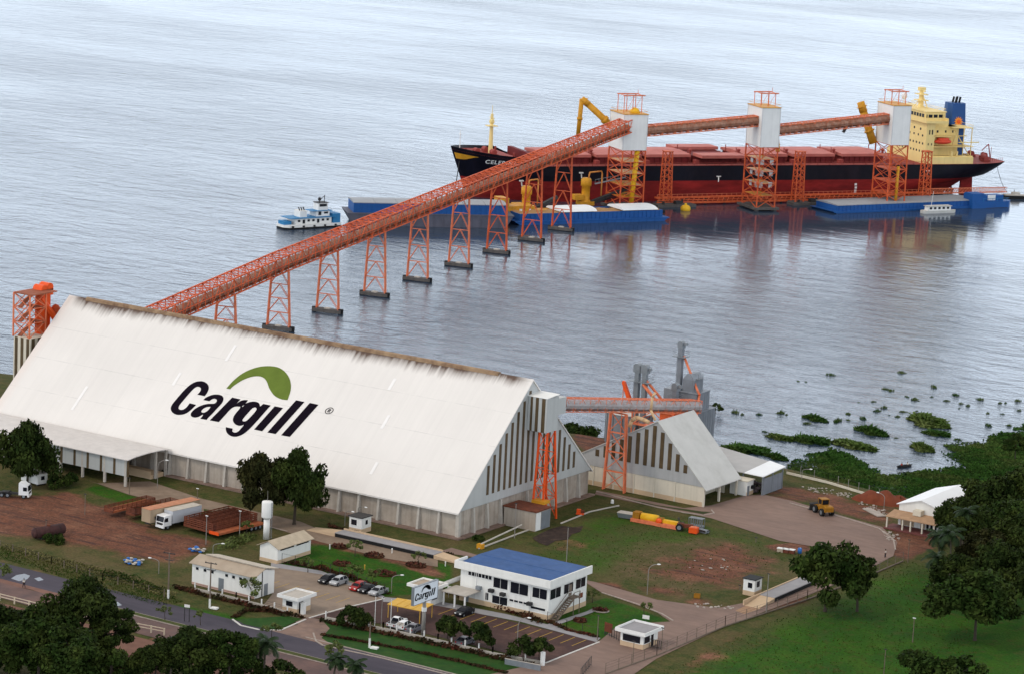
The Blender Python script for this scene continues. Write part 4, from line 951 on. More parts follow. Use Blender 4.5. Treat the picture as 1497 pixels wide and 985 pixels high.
for a, b, za, zb, lab in ((0, 1, 21.5, 25.5, 'shorter lattice gallery rising from the first to the middle loading tower'),
                          (1, 2, 22.0, 26.4, 'shorter lattice gallery rising from the middle to the farthest loading tower')):
    A = PT[a]+PD*4.4-PN*1.5; B = PT[b]-PD*3.5-PN*1.5
    t = thing('conveyor_gallery', lab, 'conveyor', (A.x, A.y, za), 0, 'galleries between the loading towers')
    gallery(t, (A.x, A.y, za), (B.x, B.y, zb), 3.6, 3.6, 18, M['orange_faded'], belly=1.5, near=.75)
# slewing ship loader arms
def loader_arm(lab, root, pts, r, spoutlen, mat):
    t = thing('loader_arm', lab, 'ship loader', root, 0, 'ship loader arms on the pier')
    for n_, (p, q) in zip(('boom', 'elbow', 'spout'), zip(pts, pts[1:])):
        if n_ == 'spout' and spoutlen == 9: r = .85
        mb = MB(); mb.tube(p, q, r, r*.9, 10); mb.tube(Vector(p).lerp(Vector(q), .5), Vector(p).lerp(Vector(q), .56), r*1.25, r*1.25, 10); bw(mb, n_, mat, t, True)
    return t
c0 = PT[0]+PN*6; 
def off(p, a, n, z): q = p+PD*a+PN*n; return (q.x, q.y, z)
loader_arm('big ochre loader arm raised left of the first loading tower', off(PT[0],-3,6,22), [off(PT[0],1,6,20.0), off(PT[0],-12.5,8.6,31.6), off(PT[0],-14.8,9.1,33.4), off(PT[0],-15.4,9.4,20)], 1.3, 9, M['yellow'])
loader_arm('ochre loader chute leaning before the farthest loading tower', off(PT[2],-3,6,20), [off(PT[2],-4.5,6,18.0), off(PT[2],-7.6,7.4,26.5), off(PT[2],-8.6,7.8,29.5), off(PT[2],-9.8,8.3,33)], 1.6, 5, M['yellow'])
loader_arm('small dark ochre chute hanging right of the middle loading tower', off(PT[1],5,4,21), [off(PT[1],6,4,22.5), off(PT[1],8.5,5,19.5), off(PT[1],9,5,16.0), off(PT[1],9,5,15)], .8, 3, M['yellow'])
bp_ = thing('hanging_chute', 'small black telescopic chute hanging left of the farthest loading tower', 'chute', off(PT[2],-14,9,20))
mb = MB(); mb.tube(off(PT[2],-13.5,9.5,25.5), off(PT[2],-15.5,9.5,21.5), .9, .55, 8); bw(mb, 'chute', M['dark'], bp_)
# lattice dolphins along the ship's side
for i, (px, lab) in enumerate(((972, 'slim orange lattice mooring column between the first and middle towers'), (1165, 'slim orange lattice mooring column between the middle and farthest towers'), (1350, 'slim orange lattice mooring column right of the farthest tower'))):
    x, y = GW(px, (299.5, 298.5, 297)[i])
    t = thing('mooring_column', lab, 'column', (x, y, WZ), PROT, 'orange mooring columns along the ship')
    mb = MB(); mb.grid_lattice([(-1.7,-1.7,1),(1.7,-1.7,1),(1.7,1.7,1),(-1.7,1.7,1)], [(-1.3,-1.3,19.5),(1.3,-1.3,19.5),(1.3,1.3,19.5),(-1.3,1.3,19.5)], 8, .34, .17, single=True)
    mb.box(-1.6,-1.6,19.4,1.6,1.6,19.7); mb.build('lattice_legs', M['orange'], t)
    mb = MB(); mb.box(-2.6,-2.6,-.5,2.6,2.6,1.0); mb.tube((0,0,-2),(0,0,-.5),1.8,1.8,10); mb.build('pile_cap', M['dark_concrete'], t)
A = Vector((*GW(958, 300), 0)); B = Vector((*GW(1480, 289), 0)); Bd = (B-A).normalized(); Bn = Vector((-Bd.y, Bd.x, 0))
wk = thing('pier_walkway', 'long low orange walkway and fender beams along the ship waterline', 'walkway', (A.x, A.y, WZ))
def wp(f, n, z): q = A.lerp(B, f)+Bn*n; return Vector((q.x, q.y, WZ+z))
mb = MB(); mb.beam(wp(0,0,2.6), wp(.74,0,2.6), 2.2, .5); mb.beam(wp(0,-1.2,.9), wp(.74,-1.2,.9), .8, .7); mb.beam(wp(0,-1.2,1.8), wp(.74,-1.2,1.8), .3, .3); bw(mb, 'fender_beams', M['orange'], wk)
mb = MB()
for k in range(56):
    f = k/56*.74; mb.beam(wp(f,-1.1,2.8), wp(f,-1.1,3.9), .12)
    mb.beam(wp(f,-1.1,.6), wp(f+.006,-1.1,2.4), .2)
mb.beam(wp(0,-1.1,3.9), wp(.74,-1.1,3.9), .12); bw(mb, 'handrail', M['orange_faded'], wk)
mb = MB()
for k in range(14): f = .03+k/14*.72; mb.tube(wp(f,0,-2), wp(f,0,2.4), .5, .5, 8)
bw(mb, 'piles', M['dark'], wk)
mb = MB(); mb.beam(wp(.745,0,2.2), wp(.98,0,2.2), 1.4, .25)
for k in range(26):
    f = .745+k/26*.235
    for s_ in (-.6, .6): mb.beam(wp(f,s_,2.2), wp(f,s_,4.0), .12); mb.beam(wp(f,s_,2.2), wp(f+.009,s_,4.0), .1)
for s_ in (-.6, .6): mb.beam(wp(.745,s_,4), wp(.98,s_,4), .14)
bw(mb, 'gangway_truss', M['orange_faded'], wk)
# unloading pontoon behind the open barge
up = thing('unloading_pontoon', 'dark pontoon moored between the open barge and the pier', 'pontoon', (*GW(845,312), WZ), R(58))
mb = MB(); mb.box(-46,-5,-1,32,5,1.1); mb.build('deck', M['rust'], up)
mb = MB(); mb.box(-46,-5.05,.2,32,-5,1.3); mb.build('fender', M['black'], up)
def crane(px, py, lab, flip):
    x, y = GW(px, py); t = thing('grab_unloader', lab, 'unloader', (x, y, WZ+1.1), R(58), 'ochre unloaders on the pontoon')
    s = flip
    mb = MB(); mb.lathe([(2.1,0),(2.1,1.5),(1.5,2.2),(1.5,6.8),(1.9,7.0),(1.9,9.3),(1.4,9.9)], (0,0,0), 14); mb.build('column', M['yellow'], t, True)
    mb = MB(); mb.box(-2.6,-2.2,.2,2.6,2.2,1.6); mb.box(-5,-1.6,2.2,-1.4,1.6,4.0) ; mb.build('machinery_house', M['yellow'], t)
    mb = MB(); mb.path([(s*.9,0,9.6),(s*1.2,0,11.8),(s*5.8,0,12.2),(s*6.2,0,11.4),(s*6.2,0,2.2)], .28, 8); mb.build('inverted_pipe', pmat('ochre_pipe', (.55,.22,.05), .6, .15, 1) if 'ochre_pipe' not in MATS else MATS['ochre_pipe'], t, True)
    mb = MB(); mb.tube((-1.9,0,9.8),(-2.2,0,11.6),.22,.22,6); mb.box(-2.9,-.4,11.5,-1.5,.4,11.9); mb.build('vent_pipe', M['roof_grey'], t)
    mb = MB(); mb.beam((s*1.5,-1.2,1.2),(s*16,-1.2,6.0),1.5,1.1); mb.beam((s*1.5,-1.2,.6),(s*16,-1.2,4.2),.4,.4); mb.build('incline_conveyor', M['dark'], t)
    return t
crane(855, 305, 'ochre grab unloader with a grey sloping conveyor in front of the first tower', 1)
c2 = crane(768, 318, 'ochre grab unloader at the left end of the open barge', .7)
gbm = thing('conveyor_boom', 'thin grey conveyor boom reaching from the right ochre unloader to the first tower', 'boom', (*GW(872,303), WZ+8))
a = Vector((*GW(868,304), WZ+8.6)); b = Vector((*GW(912,304), WZ+11.0))
mb = MB(); mb.beam(a, b, 1.0, .3); mb.beam(a+Vector((0,0,1.5)), b+Vector((0,0,1.2)), .15)
for k in range(9): p = a.lerp(b, k/8); mb.beam(p, p+Vector((0,0,1.4)), .1)
bw(mb, 'truss', M['grey'], gbm)
ob = thing('pontoon_cabin', 'ochre deck house with white lamps at the left end of the pontoon', 'cabin', (*GW(757,322), WZ+1.1), R(58))
mb = MB(); mb.box(-5,-3,0,5,3,4.2); mb.box(-8,-3,0,-5,3,7); mb.box(5,-2.4,1,14,2.4,2.6); mb.build('cabin', M['yellow'], ob)
mb = MB(); mb.box(-6.8,-3.08,4.6,-6,-3,5.3); mb.box(-1,-3.08,2.4,0,-3,3.2); mb.box(2.6,-3.08,2.4,3.4,-3,3.2); mb.each('window', M['white'], ob)
for px, py, lab in ((985, 302, 'dark floating fender pontoon right of the open barge'), (1182, 299, 'dark floating fender pontoon left of the covered barge')):
    fp = thing('fender_pontoon', lab, 'pontoon', (*GW(px,py), WZ), R(60))
    mb = MB(); mb.box(-8,-2.4,-.6,8,2.4,.9); mb.build('deck', M['dark_concrete'], fp)
    mb = MB(); mb.tube((-5,-1,.9),(-5,-1,2),.5); mb.tube((4,1,.9),(4,1,2.2),.4); mb.box(0,-1.5,.9,2.4,.5,2.1); mb.each('bollard', M['dark'], fp)
ybu = thing('yellow_buoy', 'small yellow mooring buoy right of the open barge', 'buoy', (*GW(1002,308), WZ))
mb = MB(); mb.lathe([(1.4,-.5),(1.8,.2),(1.8,1.2),(1.2,1.8),(.5,2.0),(.4,2.6)], (0,0,0), 12); mb.build('buoy_body', M['bright_yellow'], ybu, True)
# ------------------------------------------------------------ bulk carrier (local x forward, y to port = towards the shore)
SHR = R(-124.79); SHC = (-210.85-.821*12.5+.57*4.6, 492.45+.571*12.5+.821*4.6, WZ)
ship = thing('bulk_carrier', 'large black and red bulk carrier with a cream superstructure moored behind the loading towers', 'ship', SHC, SHR)
HB = 16.0
def ztop(x):
    if x < 82: z = 13.0+max(0, -60-x)*.004
    else: z = 13.0+3.2*min(1, (x-82)/7)**1.5*(1 if x > 82 else 0)
    if x > 88: z += ((x-88)/25)**1.6*2.2
    return z
def xbow(z): return 106.6+6.4*max(0, min(1, z/18))**1.15
def xstern(z):
    if z < 5.2: return -92-1.2*max(0, z)
    return -98.2-14.2*min(1, (z-5.2)/7.6)**.42-max(0, z-12.8)*.2
def hbr(x, z):
    xb, xs = xbow(z), xstern(z); zz = max(0, min(1, z/16))
    lb = 38-12*zz; ls = 48-26*zz
    p = 1.7+1.0*zz
    h = HB
    if x > xb-lb: h = HB*max(0, 1-((x-(xb-lb))/lb)**p)
    if x < xs+ls:
        q = (xs+ls-x)/ls; h = min(h, HB*max(0, 1-(1-.80*zz**1.3)*q**(1.8+2.2*zz)))
    return max(h, .12)
NS = 64
ss = [0.5-.5*math.cos(math.pi*i/NS) for i in range(NS+1)]
rows = [-1.5, 0, 2.5, 5.2, 7.5]
vs = []; 
for s in range(NS+1):
    col = []
    zt = 13.0
    for it in range(4):
        x = xstern(zt)+(xbow(zt)-xstern(zt))*ss[s]; zt = ztop(x)
    zr = rows+[7.5+(zt-7.5)*f for f in (.35, .7, 1)]
    for z in zr:
        x = xstern(z)+(xbow(z)-xstern(z))*ss[s]; col.append((x, hbr(x, z), z))
    vs.append(col)
nr = 8
hull = MB()
for sg in (1, -1):
    V_ = [(x, y*sg, z) for c in vs for x, y, z in c]
    red = [(i*nr+j, i*nr+j+1, (i+1)*nr+j+1, (i+1)*nr+j) for i in range(NS) for j in range(4)]
    blk = [(i*nr+j, i*nr+j+1, (i+1)*nr+j+1, (i+1)*nr+j) for i in range(NS) for j in range(4, 7)]
    if sg > 0: red = [f[::-1] for f in red]; blk = [f[::-1] for f in blk]
    hull.add(V_, red, 1); hull.add(V_, blk, 0)
# transom
hull.add([(x, y, z) for x, y, z in vs[0]]+[(x, -y, z) for x, y, z in vs[0]], [(j, j+1, nr+j+1, nr+j) for j in range(4)], 1)
hull.add([(x, y, z) for x, y, z in vs[0]]+[(x, -y, z) for x, y, z in vs[0]], [(j, j+1, nr+j+1, nr+j) for j in range(4, 7)], 0)
ho = hull.build('hull', [M['ship_black'], M['ship_red']], ship)
# decks (set down behind a bulwark at the bow)
dk = MB(); P = []
for c in vs:
    x, y, z = c[-1]; P.append((x, max(.05, y-.25), z-(1.1 if x > 86 else .06)))
n = len(P); dk.add([(x, y, z) for x, y, z in P]+[(x, -y, z) for x, y, z in P], [(i, n+i, n+i+1, i+1) for i in range(n-1)])
dk.build('deck', M['deck_red'], ship)
mb = MB(); mb.box(84, -13, 13.0, 85.6, 13, 16.6); mb.build('forecastle_bulkhead', M['hatch_dark'], ship)
# strip above the black: the lit deck edge, its brightness put into the pink
mb = MB()
for sg in (1, -1): mb.box(-70, sg*15.2-.1, 13.0, 82, sg*15.2+.1, 13.5)
mb.build('lit_deck_edge', M['hatch_pink'], ship)
mb = MB()
for i in range(31):
    x = -74+i*5.1
    for sg in (1, -1): mb.beam((x, sg*15.5, 13), (x, sg*15.5, 14.1), .12)
for sg in (1, -1): mb.beam((-74, sg*15.5, 14.1), (80, sg*15.5, 14.1), .1); mb.beam((-74, sg*15.5, 13.6), (80, sg*15.5, 13.6), .08)
mb.build('deck_rail', M['deck_red'], ship)
# hatches with side rolling covers
HX = [71, 51, 31, 11, -9, -29, -50]
for i, x in enumerate(HX):
    mb = MB(); mb.box(x-8.4, -9.5, 13.0, x+8.4, 9.5, 15.4)
    for k in range(8):
        for sg in (1, -1): mb.box(x-8+k*2.2, sg*9.5-.35, 13.0, x-7.8+k*2.2, sg*9.5+.35, 15.2)
    hc = mb.build('hatch_coaming', M['hatch_dark'], ship)
    mb = MB(); lift = 0
    if i in (3,): mb.box(x-9, -16, 15.6, x+9, -8, 16.7); mb.box(x-9, 7.6, 15.6, x+9, 15.6, 16.7)
    else: mb.extr([(x-9,-10.2,15.4),(x-9,10.2,15.4),(x-9,10.2,16.4),(x-9,0,16.9),(x-9,-10.2,16.4)], (18,0,0))
    mb.each('hatch_cover', M['hatch_pink'], hc)
    mb = MB()
    for sg in (1, -1): mb.box(x-11.2, sg*12-1.2, 13.0, x-9.6, sg*12+1.2, 14.6)
    mb.box(x-11.8,-1,13,x-9.4,1,15.4); mb.tube((x-10.6,6,13),(x-10.6,6,17.2),.5,.5,8); mb.ball((x-10.6,6,17.4),.8,.8,.5,8,4)
    for q in (-5, 4): mb.beam((x-10.6, q, 13), (x-10.6, q, 18.0), .25)
    mb.each('deck_ventilator', M['deck_red'], ship)
# foremast and bow fittings
mb = MB(); mb.tube((97.5,0,14),(97.5,0,30),.9,.5,10); mb.box(95.6,-1.6,25.5,99.4,1.6,25.8); mb.ball((97.5,0,27.2),1.0,1.0,1.1); mb.beam((97.5,-2.2,28.5),(97.5,2.2,28.5),.25); mb.tube((97.5,0,30),(97.5,0,33),.12,.08,6)
mb.build('foremast', M['cream_paint'], ship)
mb = MB(); mb.tube((109.5,0,17),(109.5,0,24),.18,.12,6); mb.box(109.2,-.6,22.6,109.8,.6,22.8); mb.build('jackstaff', M['white'], ship)
mb = MB()
for x, y in ((98,4),(98,-4),(103,0)): mb.tube((x,y-1.4,16.6),(x,y+1.4,16.6),1.0,1.0,10); mb.box(x-1.4,y-1.8,15.2,x+1.4,y+1.8,16.0)
for x, y in ((92,9),(92,-9),(106,3),(106,-3)): mb.tube((x,y,15.4),(x,y,17),.4,.4,8)
mb.each('deck_winch', M['deck_red'], ship)
# ochre flash on the bow, anchor, name
def port(x, z, o=.06): return (x, hbr(x, z)+o, z)
def plate(name, pts, mat):
    mb = MB(); V_ = []
    for x, z in pts: V_.append(port(x, z, .10))
    mb.add(V_, [tuple(range(len(V_)))]); mb.build(name, mat, ho)
mb = MB(); V_ = []; F_ = []
for i in range(9):
    x = 112.2-i*.85; zt = 16.2-.10*i
    zb = min(zt-.05, 13.9+ max(0, i-4)*.42)
    V_ += [port(min(x, xbow(zt)-.4), zt, .12), port(min(x, xbow(zb)-.4), zb, .12)]
for i in range(8): F_.append((2*i, 2*i+1, 2*i+3, 2*i+2))
mb.add(V_, F_); mb.build('bow_flash', M['yellow'], ho)
mb = MB()
for x, z in ((99.2,9.6),(98.2,10.4),(97.4,9.0)): q = port(x, z, .2); mb.ball(q, .9, .35, 1.0, 8, 5)
mb.beam(port(99.6,8.6,.3), port(97.2,12.2,.3), .5); mb.beam(port(99.6,9.4,.3), port(96.6,8.2,.3), .5); mb.build('anchor', M['rust'], ho)
def text_mesh(name, s, size, mat, parent, place, spacing=1.0, bold=0.0):
    cu = bpy.data.curves.new(name, 'FONT'); cu.body = s; cu.size = size; cu.space_character = spacing; cu.offset = bold; cu.align_x = 'CENTER'
    ob = bpy.data.objects.new(name, cu); COL.objects.link(ob); dg = bpy.context.evaluated_depsgraph_get(); dg.update()
    me = bpy.data.meshes.new_from_object(ob.evaluated_get(dg)); bpy.data.objects.remove(ob)
    for v in me.vertices: v.co = place(v.co.x, v.co.y)
    me.materials.clear(); me.materials.append(mat); me.name = name
    o = bpy.data.objects.new(name, me); COL.objects.link(o); o.parent = parent; return o
# lettering reads from bow (left) towards the stern seen from the shore side
text_mesh('name_lettering', 'CELERINA', 2.0, M['white'], ho, lambda x, y: port(98.2-x, 13.3+y, .25), 1.15, .04)
text_mesh('load_mark', 'T', 3.2, M['white'], ho, lambda x, y: port(13-x, 7.0+y, .2), 1, .04)
text_mesh('load_mark', 'T', 2.6, M['white'], ho, lambda x, y: port(-75-x, 9.0+y, .2), 1, .05)
mb = MB()
for x, z in ((-44.5,3.2),(-44.6,4.4),(-44.5,5.6),(-44.4,2.2)): q = port(x, z, .08); mb.box(q[0]-.45,q[1]-.1,z-.35,q[0]+.45,q[1]+.06,z+.45)
mb.each('draft_mark', M['white'], ho)
for x0 in (60, -90):
    pass
# rudder and propeller hub
mb = MB(); mb.extr([(-99.0,-.5,-1.5),(-104.6,-.5,-1.5),(-104.2,-.5,5.8),(-99.4,-.5,5.8)], (0,1.0,0)); mb.tube((-101.4,0,5.6),(-101.4,0,9),.9,.9,8); mb.build('rudder', M['ship_red'], ship)
mb = MB(); mb.tube((-93,0,.9),(-96.4,0,.9),.9,.4,10)
for a in range(4):
    t_ = a*math.pi/2+.4; mb.beam((-95.6,0,.9),(-95.4,2.2*math.cos(t_),.9+2.2*math.sin(t_)),.9,.2)
mb.build('propeller', M['dark'], ship)
# ---- superstructure
def winrow(mb, x, y0, y1, z, n, w, h, axis='y', o=.05):
    for k in range(n):
        c = y0+(y1-y0)*(k+.5)/n
        if axis == 'y': mb.box(x, c-w/2, z, x+o, c+w/2, z+h)
        else: mb.box(c-w/2, x, z, c+w/2, x+o, z+h)
cr = M['cream_paint']
_before = set(o.name for o in bpy.data.objects)
sx1 = -66.0
mb = MB(); mb.box(-97, -15.0, 12.9, sx1, 15.0, 15.6); lo = mb.build('deck_house', cr, ship)
mb = MB(); mb.box(-73.0, -14.2, 15.6, sx1, 14.2, 28.6); body = mb.build('accommodation_block', cr, ship)
mb = MB(); mb.box(-91, -9.4, 15.6, -73.0, 9.4, 26.6); mb.build('engine_casing', cr, ship)
mb = MB()
for lv, nwin in ((16.6, 12), (19.6, 11), (22.6, 8)): winrow(mb, sx1, -13, 13, lv+.5, nwin, .8, .8, 'y', .06)
for lv in (16.6, 19.6): winrow(mb, 14.2, -72.4, -66.6, lv+.5, 2, .7, .8, 'x', .06)
winrow(mb, sx1, -12, 12, 25.4, 5, .9, .9, 'y', .06); mb.box(-71.4,14.2,24.2,-70.4,14.26,26.0); mb.box(-69,14.2,24.2,-68.2,14.26,26)
mb.each('cabin_window', M['glass'], body)
mb = MB(); winrow(mb, 9.4, -89, -75, 24.3, 3, .9, .9, 'x', .06); mb.each('porthole', M['glass'], ship)
mb = MB(); mb.box(-74.5, -15.6, 28.6, -64.8, 15.6, 29.5); mb.box(-74.2, -13.2, 29.5, -65.6, 13.2, 32.6); br = mb.build('bridge', cr, ship)
mb = MB(); mb.box(-65.6,-12.4,30.5,-65.52,12.4,31.8); mb.build('front_windows', M['glass'], br)
mb = MB(); mb.box(-73.6,13.2,30.5,-66,13.27,31.7); mb.build('side_windows', M['glass'], br)
mb = MB()
for k in range(13): mb.box(-65.52,-12.4+k*2.06,30.45,-65.46,-12.05+k*2.06,31.85)
for k in range(4): mb.box(-73.4+k*2.2,13.27,30.45,-73.0+k*2.2,13.33,31.75)
mb.build('window_mullions', cr, br)
mb = MB()
for q in (15.5, -15.5): mb.beam((-74.4,q,30.5),(-64.9,q,30.5),.12)
mb.box(-64.95,-15.6,29.5,-64.8,15.6,30.4); mb.box(-74.4,13.3,29.5,-74.2,15.5,30.5)
mb.box(-74.6,-13.5,32.6,-65.2,13.5,32.85)
for (a, b) in (((-74.2,13.2),(-65.4,13.2)),((-65.4,13.2),(-65.4,-13.2)),((-74.2,13.2),(-74.2,-13.2))):
    mb.beam((*a,33.9),(*b,33.9),.12); mb.beam((*a,33.4),(*b,33.4),.1)
mb.build('bridge_wing_bulwark', cr, br)
mb = MB(); mb.box(-84,-8.6,26.6,-74.6,8.6,29.4); mb.build('upper_deck_house', cr, ship)
mb = MB(); x0 = -74.6; mb.tube((x0,0,29.4),(x0,0,39.4),1.3,.8,8); mb.box(x0-2,-2.4,35.5,x0+2,2.4,35.8); mb.box(x0-1.6,-2.6,37.8,x0+1.6,2.6,38.1); mb.beam((x0,-2.8,39.2),(x0,2.8,39.2),.4); mb.box(x0-1.2,-1,39.4,x0+1.2,1,40.6)
for q in (-1.6,1.6): mb.beam((x0-1.6,q*1.6,32.8),(x0-.2,q*.4,37.8),.3); mb.beam((x0+1.8,q*1.4,32.8),(x0+.2,q*.4,36),.25)
mb.build('radar_mast', cr, ship)
mb = MB(); mb.tube((-68.5,-9,32.8),(-68.5,-9,35.2),.3,.3,6); mb.ball((-68.5,-9,36.2),1.2,1.2,1.3); mb.build('satellite_dome', M['white'], ship)
# lifeboat recess side and open decks aft of it
mb = MB(); mb.box(-86,9.4,23.2,-73.0,13.6,23.4); mb.box(-97,9.4,19.4,-73.0,14.6,19.6); mb.box(-97,-12,19.4,-91,9.4,19.6); mb.box(-97.5,-13,26.4,-84,13,26.6); mb.box(-97,-12,22.9,-91,9.4,23.1)
for x in (-96.6,-91.4):
    for y in (-11,13.0): mb.beam((x,y,15.6),(x,y,26.4),.35)
for q in (13, -13): mb.beam((-97.5,q,27.6),(-84,q,27.6),.12); mb.beam((-97.5,q,27.1),(-84,q,27.1),.08)
mb.beam((-97.5,-13,27.6),(-97.5,13,27.6),.12)
mb.beam((-95.6,13.4,15.8),(-84,13.4,26),.6,.2)
mb.build('aft_platforms', cr, ship)
mb = MB(); mb.ball((-77.6,13.4,21.4),3.9,1.5,1.0,14,7); mb.box(-79.8,12.4,21.6,-75.4,14.4,22.8); mb.build('lifeboat', M['boat_orange'], ship, True)
mb = MB(); mb.beam((-82.4,12.4,19.8),(-82.4,14.4,24),.4); mb.beam((-73.6,12.4,19.8),(-73.6,14.4,24),.4); mb.beam((-93,14.2,21.2),(-84,14.2,21.2),.35); mb.each('davit', cr, ship)
mb = MB(); mb.box(-97,14.0,15.2,-69,14.4,16.0); mb.box(-97,-14,15.6,-96.6,14.0,16.0)
for k in range(9): mb.beam((-96.6+k*3,14.7,13),(-96.6+k*3,14.7,15.4),.25)
for x in (-82.5,-86): mb.tube((x,14.2,15.9),(x,14.2,17.8),.7,.7,8)
mb.build('promenade', cr, ship)
FX = 1.6
XM = [-97.5,-97,-91,-84,-77.6,-73,-66,-64.8]; XN = [-95.6,-95.2,-91.2,-87,-82.2,-78.0,-74.4,-73.2]
for o in list(bpy.data.objects):
    if o.name not in _before and o.type == 'MESH':
        keep = o.name.startswith(('bridge','front_windows','side_windows','window_mullions','satellite','radar','lifeboat','davit'))
        for v in o.data.vertices: v.co.x = v.co.x+(-4.6 if o.name.startswith(('lifeboat','davit','radar')) else -8.4) if keep else float(np.interp(v.co.x, XM, XN))
        if o.name.startswith('front') or o.name.startswith('bridge'): pass
# funnel
fn = MB(); prof = [(-99.4,-3.2),(-92.8,-3.6),(-92.2,0),(-92.8,3.6),(-99.4,3.2),(-100,0)]
fn.add([(x,y,26.4) for x,y in prof]+[(-96+(x+96)*.86,y*.84,36.6) for x,y in prof], [(i,(i+1)%6,6+(i+1)%6,6+i) for i in range(6)]+[tuple(range(6,12))]); fu = fn.build('funnel', M['funnel_blue'], ship); fu.location.x = FX; fu.location.z = -1.8
mb = MB()
for x, y in ((-95.2,-.8),(-95.4,1.0),(-97.4,.3),(-97,-1.2)): mb.tube((x,y,36.4),(x-.5,y,38.8),.42,.42,8)
mb.each('exhaust_pipe', M['black'], fu)
mb = MB()
def fpt(a, r): # on the port funnel face
    x = -96.0+r*math.cos(a); z = 29.6+r*math.sin(a); t_ = (z-26.4)/10.2; k = 1-t_*.16
    X0 = (x+96)/(1-.14*t_)-0; y = (3.6-(abs(-92.8-(-96+X0))/6.6)*.4)*k+.12
    return (x, y, z)
N_ = 24; pts = []
for k in range(N_): pts.append(fpt(k*2*math.pi/N_, 2.1 if k % 2 == 0 else 1.25))
mb.add([fpt(0,0)]+pts, [(0, 1+k, 1+(k+1) % N_) for k in range(N_)]); mb.build('sun_emblem', pmat('emblem_orange', (.85,.28,.03), .5, .05, 1), fu)
mb = MB(); mb.ball((-96,3.62,29.6),.8,.12,.8,12,6); mb.build('emblem_disc', pmat('emblem_red', (.75,.11,.02), .5, .05, 1), fu)
mb = MB(); mb.box(-94.4,4,15.6,-91.4,8.4,26.2); mb.build('vent_trunk', M['funnel_blue'], ship)
# aft deck gear
mb = MB()
for x, y in ((-106,5),(-106,-5),(-109,0),(-104,9)): mb.tube((x,y-1.2,14.4),(x,y+1.2,14.4),1.0,1.0,10); mb.box(x-1.3,y-1.6,13.2,x+1.3,y+1.6,13.9)
mb.beam((-110,3,13.2),(-108.8,3,19),.3); mb.beam((-108.8,3,19),(-106,3,16.5),.25); mb.tube((-112,0,13.2),(-112,0,17.5),.12,.1,6)
for k in range(8): mb.beam((-104-k*1.15,11.6-k*.45,13.2),(-104-k*1.15,11.6-k*.45,14.5),.14)
mb.each('mooring_gear', M['deck_red'], ship)
ml = thing('mooring_line', 'thin mooring line hanging straight down from the ship bow', 'rope', (SHC[0], SHC[1], 10))
q = Matrix.Translation(Vector(SHC)) @ Matrix.Rotation(SHR, 4, 'Z')
mb = MB(); a = q @ Vector((109.8,1.4,14)); b = q @ Vector((111.5,1.6,-.4)); mb.tube(a, b, .16, .16, 6); bw(mb, 'rope', M['dark'], ml)
ml2 = thing('mooring_line', 'thin mooring line from the ship stern to the small dark workboat', 'rope', (SHC[0], SHC[1], 9))
a = q @ Vector((-112.5,3,13)); b = Vector((*GW(1472,289), WZ+2)); mid = (a+b)/2-Vector((0,0,2)); mb = MB(); mb.path([a, a.lerp(mid,.5)-Vector((0,0,.6)), mid, mid.lerp(b,.5)-Vector((0,0,.6)), b], .10, 5); bw(mb, 'rope', M['dark'], ml2)

# ------------------------------------------------------------ barges and boats
def barge(lab, px0, px1, beam, free, coam, hullm, coamm, cover, rot=None):
    """local x towards the stern end (right in the photograph), y towards the ship"""
    a = Vector((*GW(*px0), 0)); b = Vector((*GW(*px1), 0)); L = (b-a).length; r = math.atan2(b.y-a.y, b.x-a.x)
    t = thing('barge', lab, 'barge', (a.x, a.y, WZ), r, 'blue grain barges')
    mb = MB(); mb.extr([(3.5,0,-1.2),(L-3.5,0,-1.2),(L,0,free),(0,0,free)], (0,beam,0)); h = mb.build('hull', hullm, t)
    mb = MB()
    k = 0
    while 4+k*3.2 < L-4: mb.box(4+k*3.2,-.12,.0,4.25+k*3.2,0,free); k += 1
    mb.box(0,-.2,free-.35,L,0,free); mb.build('rubbing_strakes', hullm, h)
    mb = MB(); mb.box(2.2,1.0,free,L-2.2,1.25,free+coam); mb.box(2.2,beam-1.25,free,L-2.2,beam-1,free+coam); mb.box(2.2,1.25,free,2.5,beam-1.25,free+coam); mb.box(L-2.5,1.25,free,L-2.2,beam-1.25,free+coam)
    k = 0
    while 3+k*1.7 < L-3: mb.box(3+k*1.7,.82,free,3.2+k*1.7,.998,free+coam); k += 1
    mb.build('coaming', coamm, t)
    if cover == 'closed':
        n = 7; w = (L-4.4)/n
        for i in range(n):
            x0 = 2.1+i*w; mb = MB(); z = free+coam
            mb.extr([(x0,.8,z),(x0,beam-.8,z),(x0,beam-.8,z+.25),(x0,beam/2,z+.75),(x0,.8,z+.25)], (w-.12,0,0)); mb.build('hatch_cover', M['barge_cover'], t)
    else:
        z = free+coam
        mb = MB(); nx, ny = 40, 8; V_ = []; F_ = []; rr = random.Random(2)
        for i in range(nx+1):
            for j in range(ny+1):
                V_.append((2.4+(L-4.8)*i/nx, 1.2+(beam-2.4)*j/ny, z-.5+.9*math.sin(math.pi*j/ny)*(.6+.4*math.sin(i*1.3))+rr.uniform(-.15,.15)))
        for i in range(nx):
            for j in range(ny): F_.append((i*(ny+1)+j, (i+1)*(ny+1)+j, (i+1)*(ny+1)+j+1, i*(ny+1)+j+1))
        mb.add(V_, F_); mb.build('soy_cargo', M['cargo'], t, True)
        for f0, f1 in cover:
            mb = MB(); pr = []
            for k in range(9): a_ = math.pi*k/8; pr.append((L*f0, beam/2-(beam/2-.7)*math.cos(a_), z+.25+1.2*math.sin(a_)))
            mb.extr(pr, (L*(f1-f0),0,0)); mb.build('hatch_cover', M['roof_bright'], t)
    return t
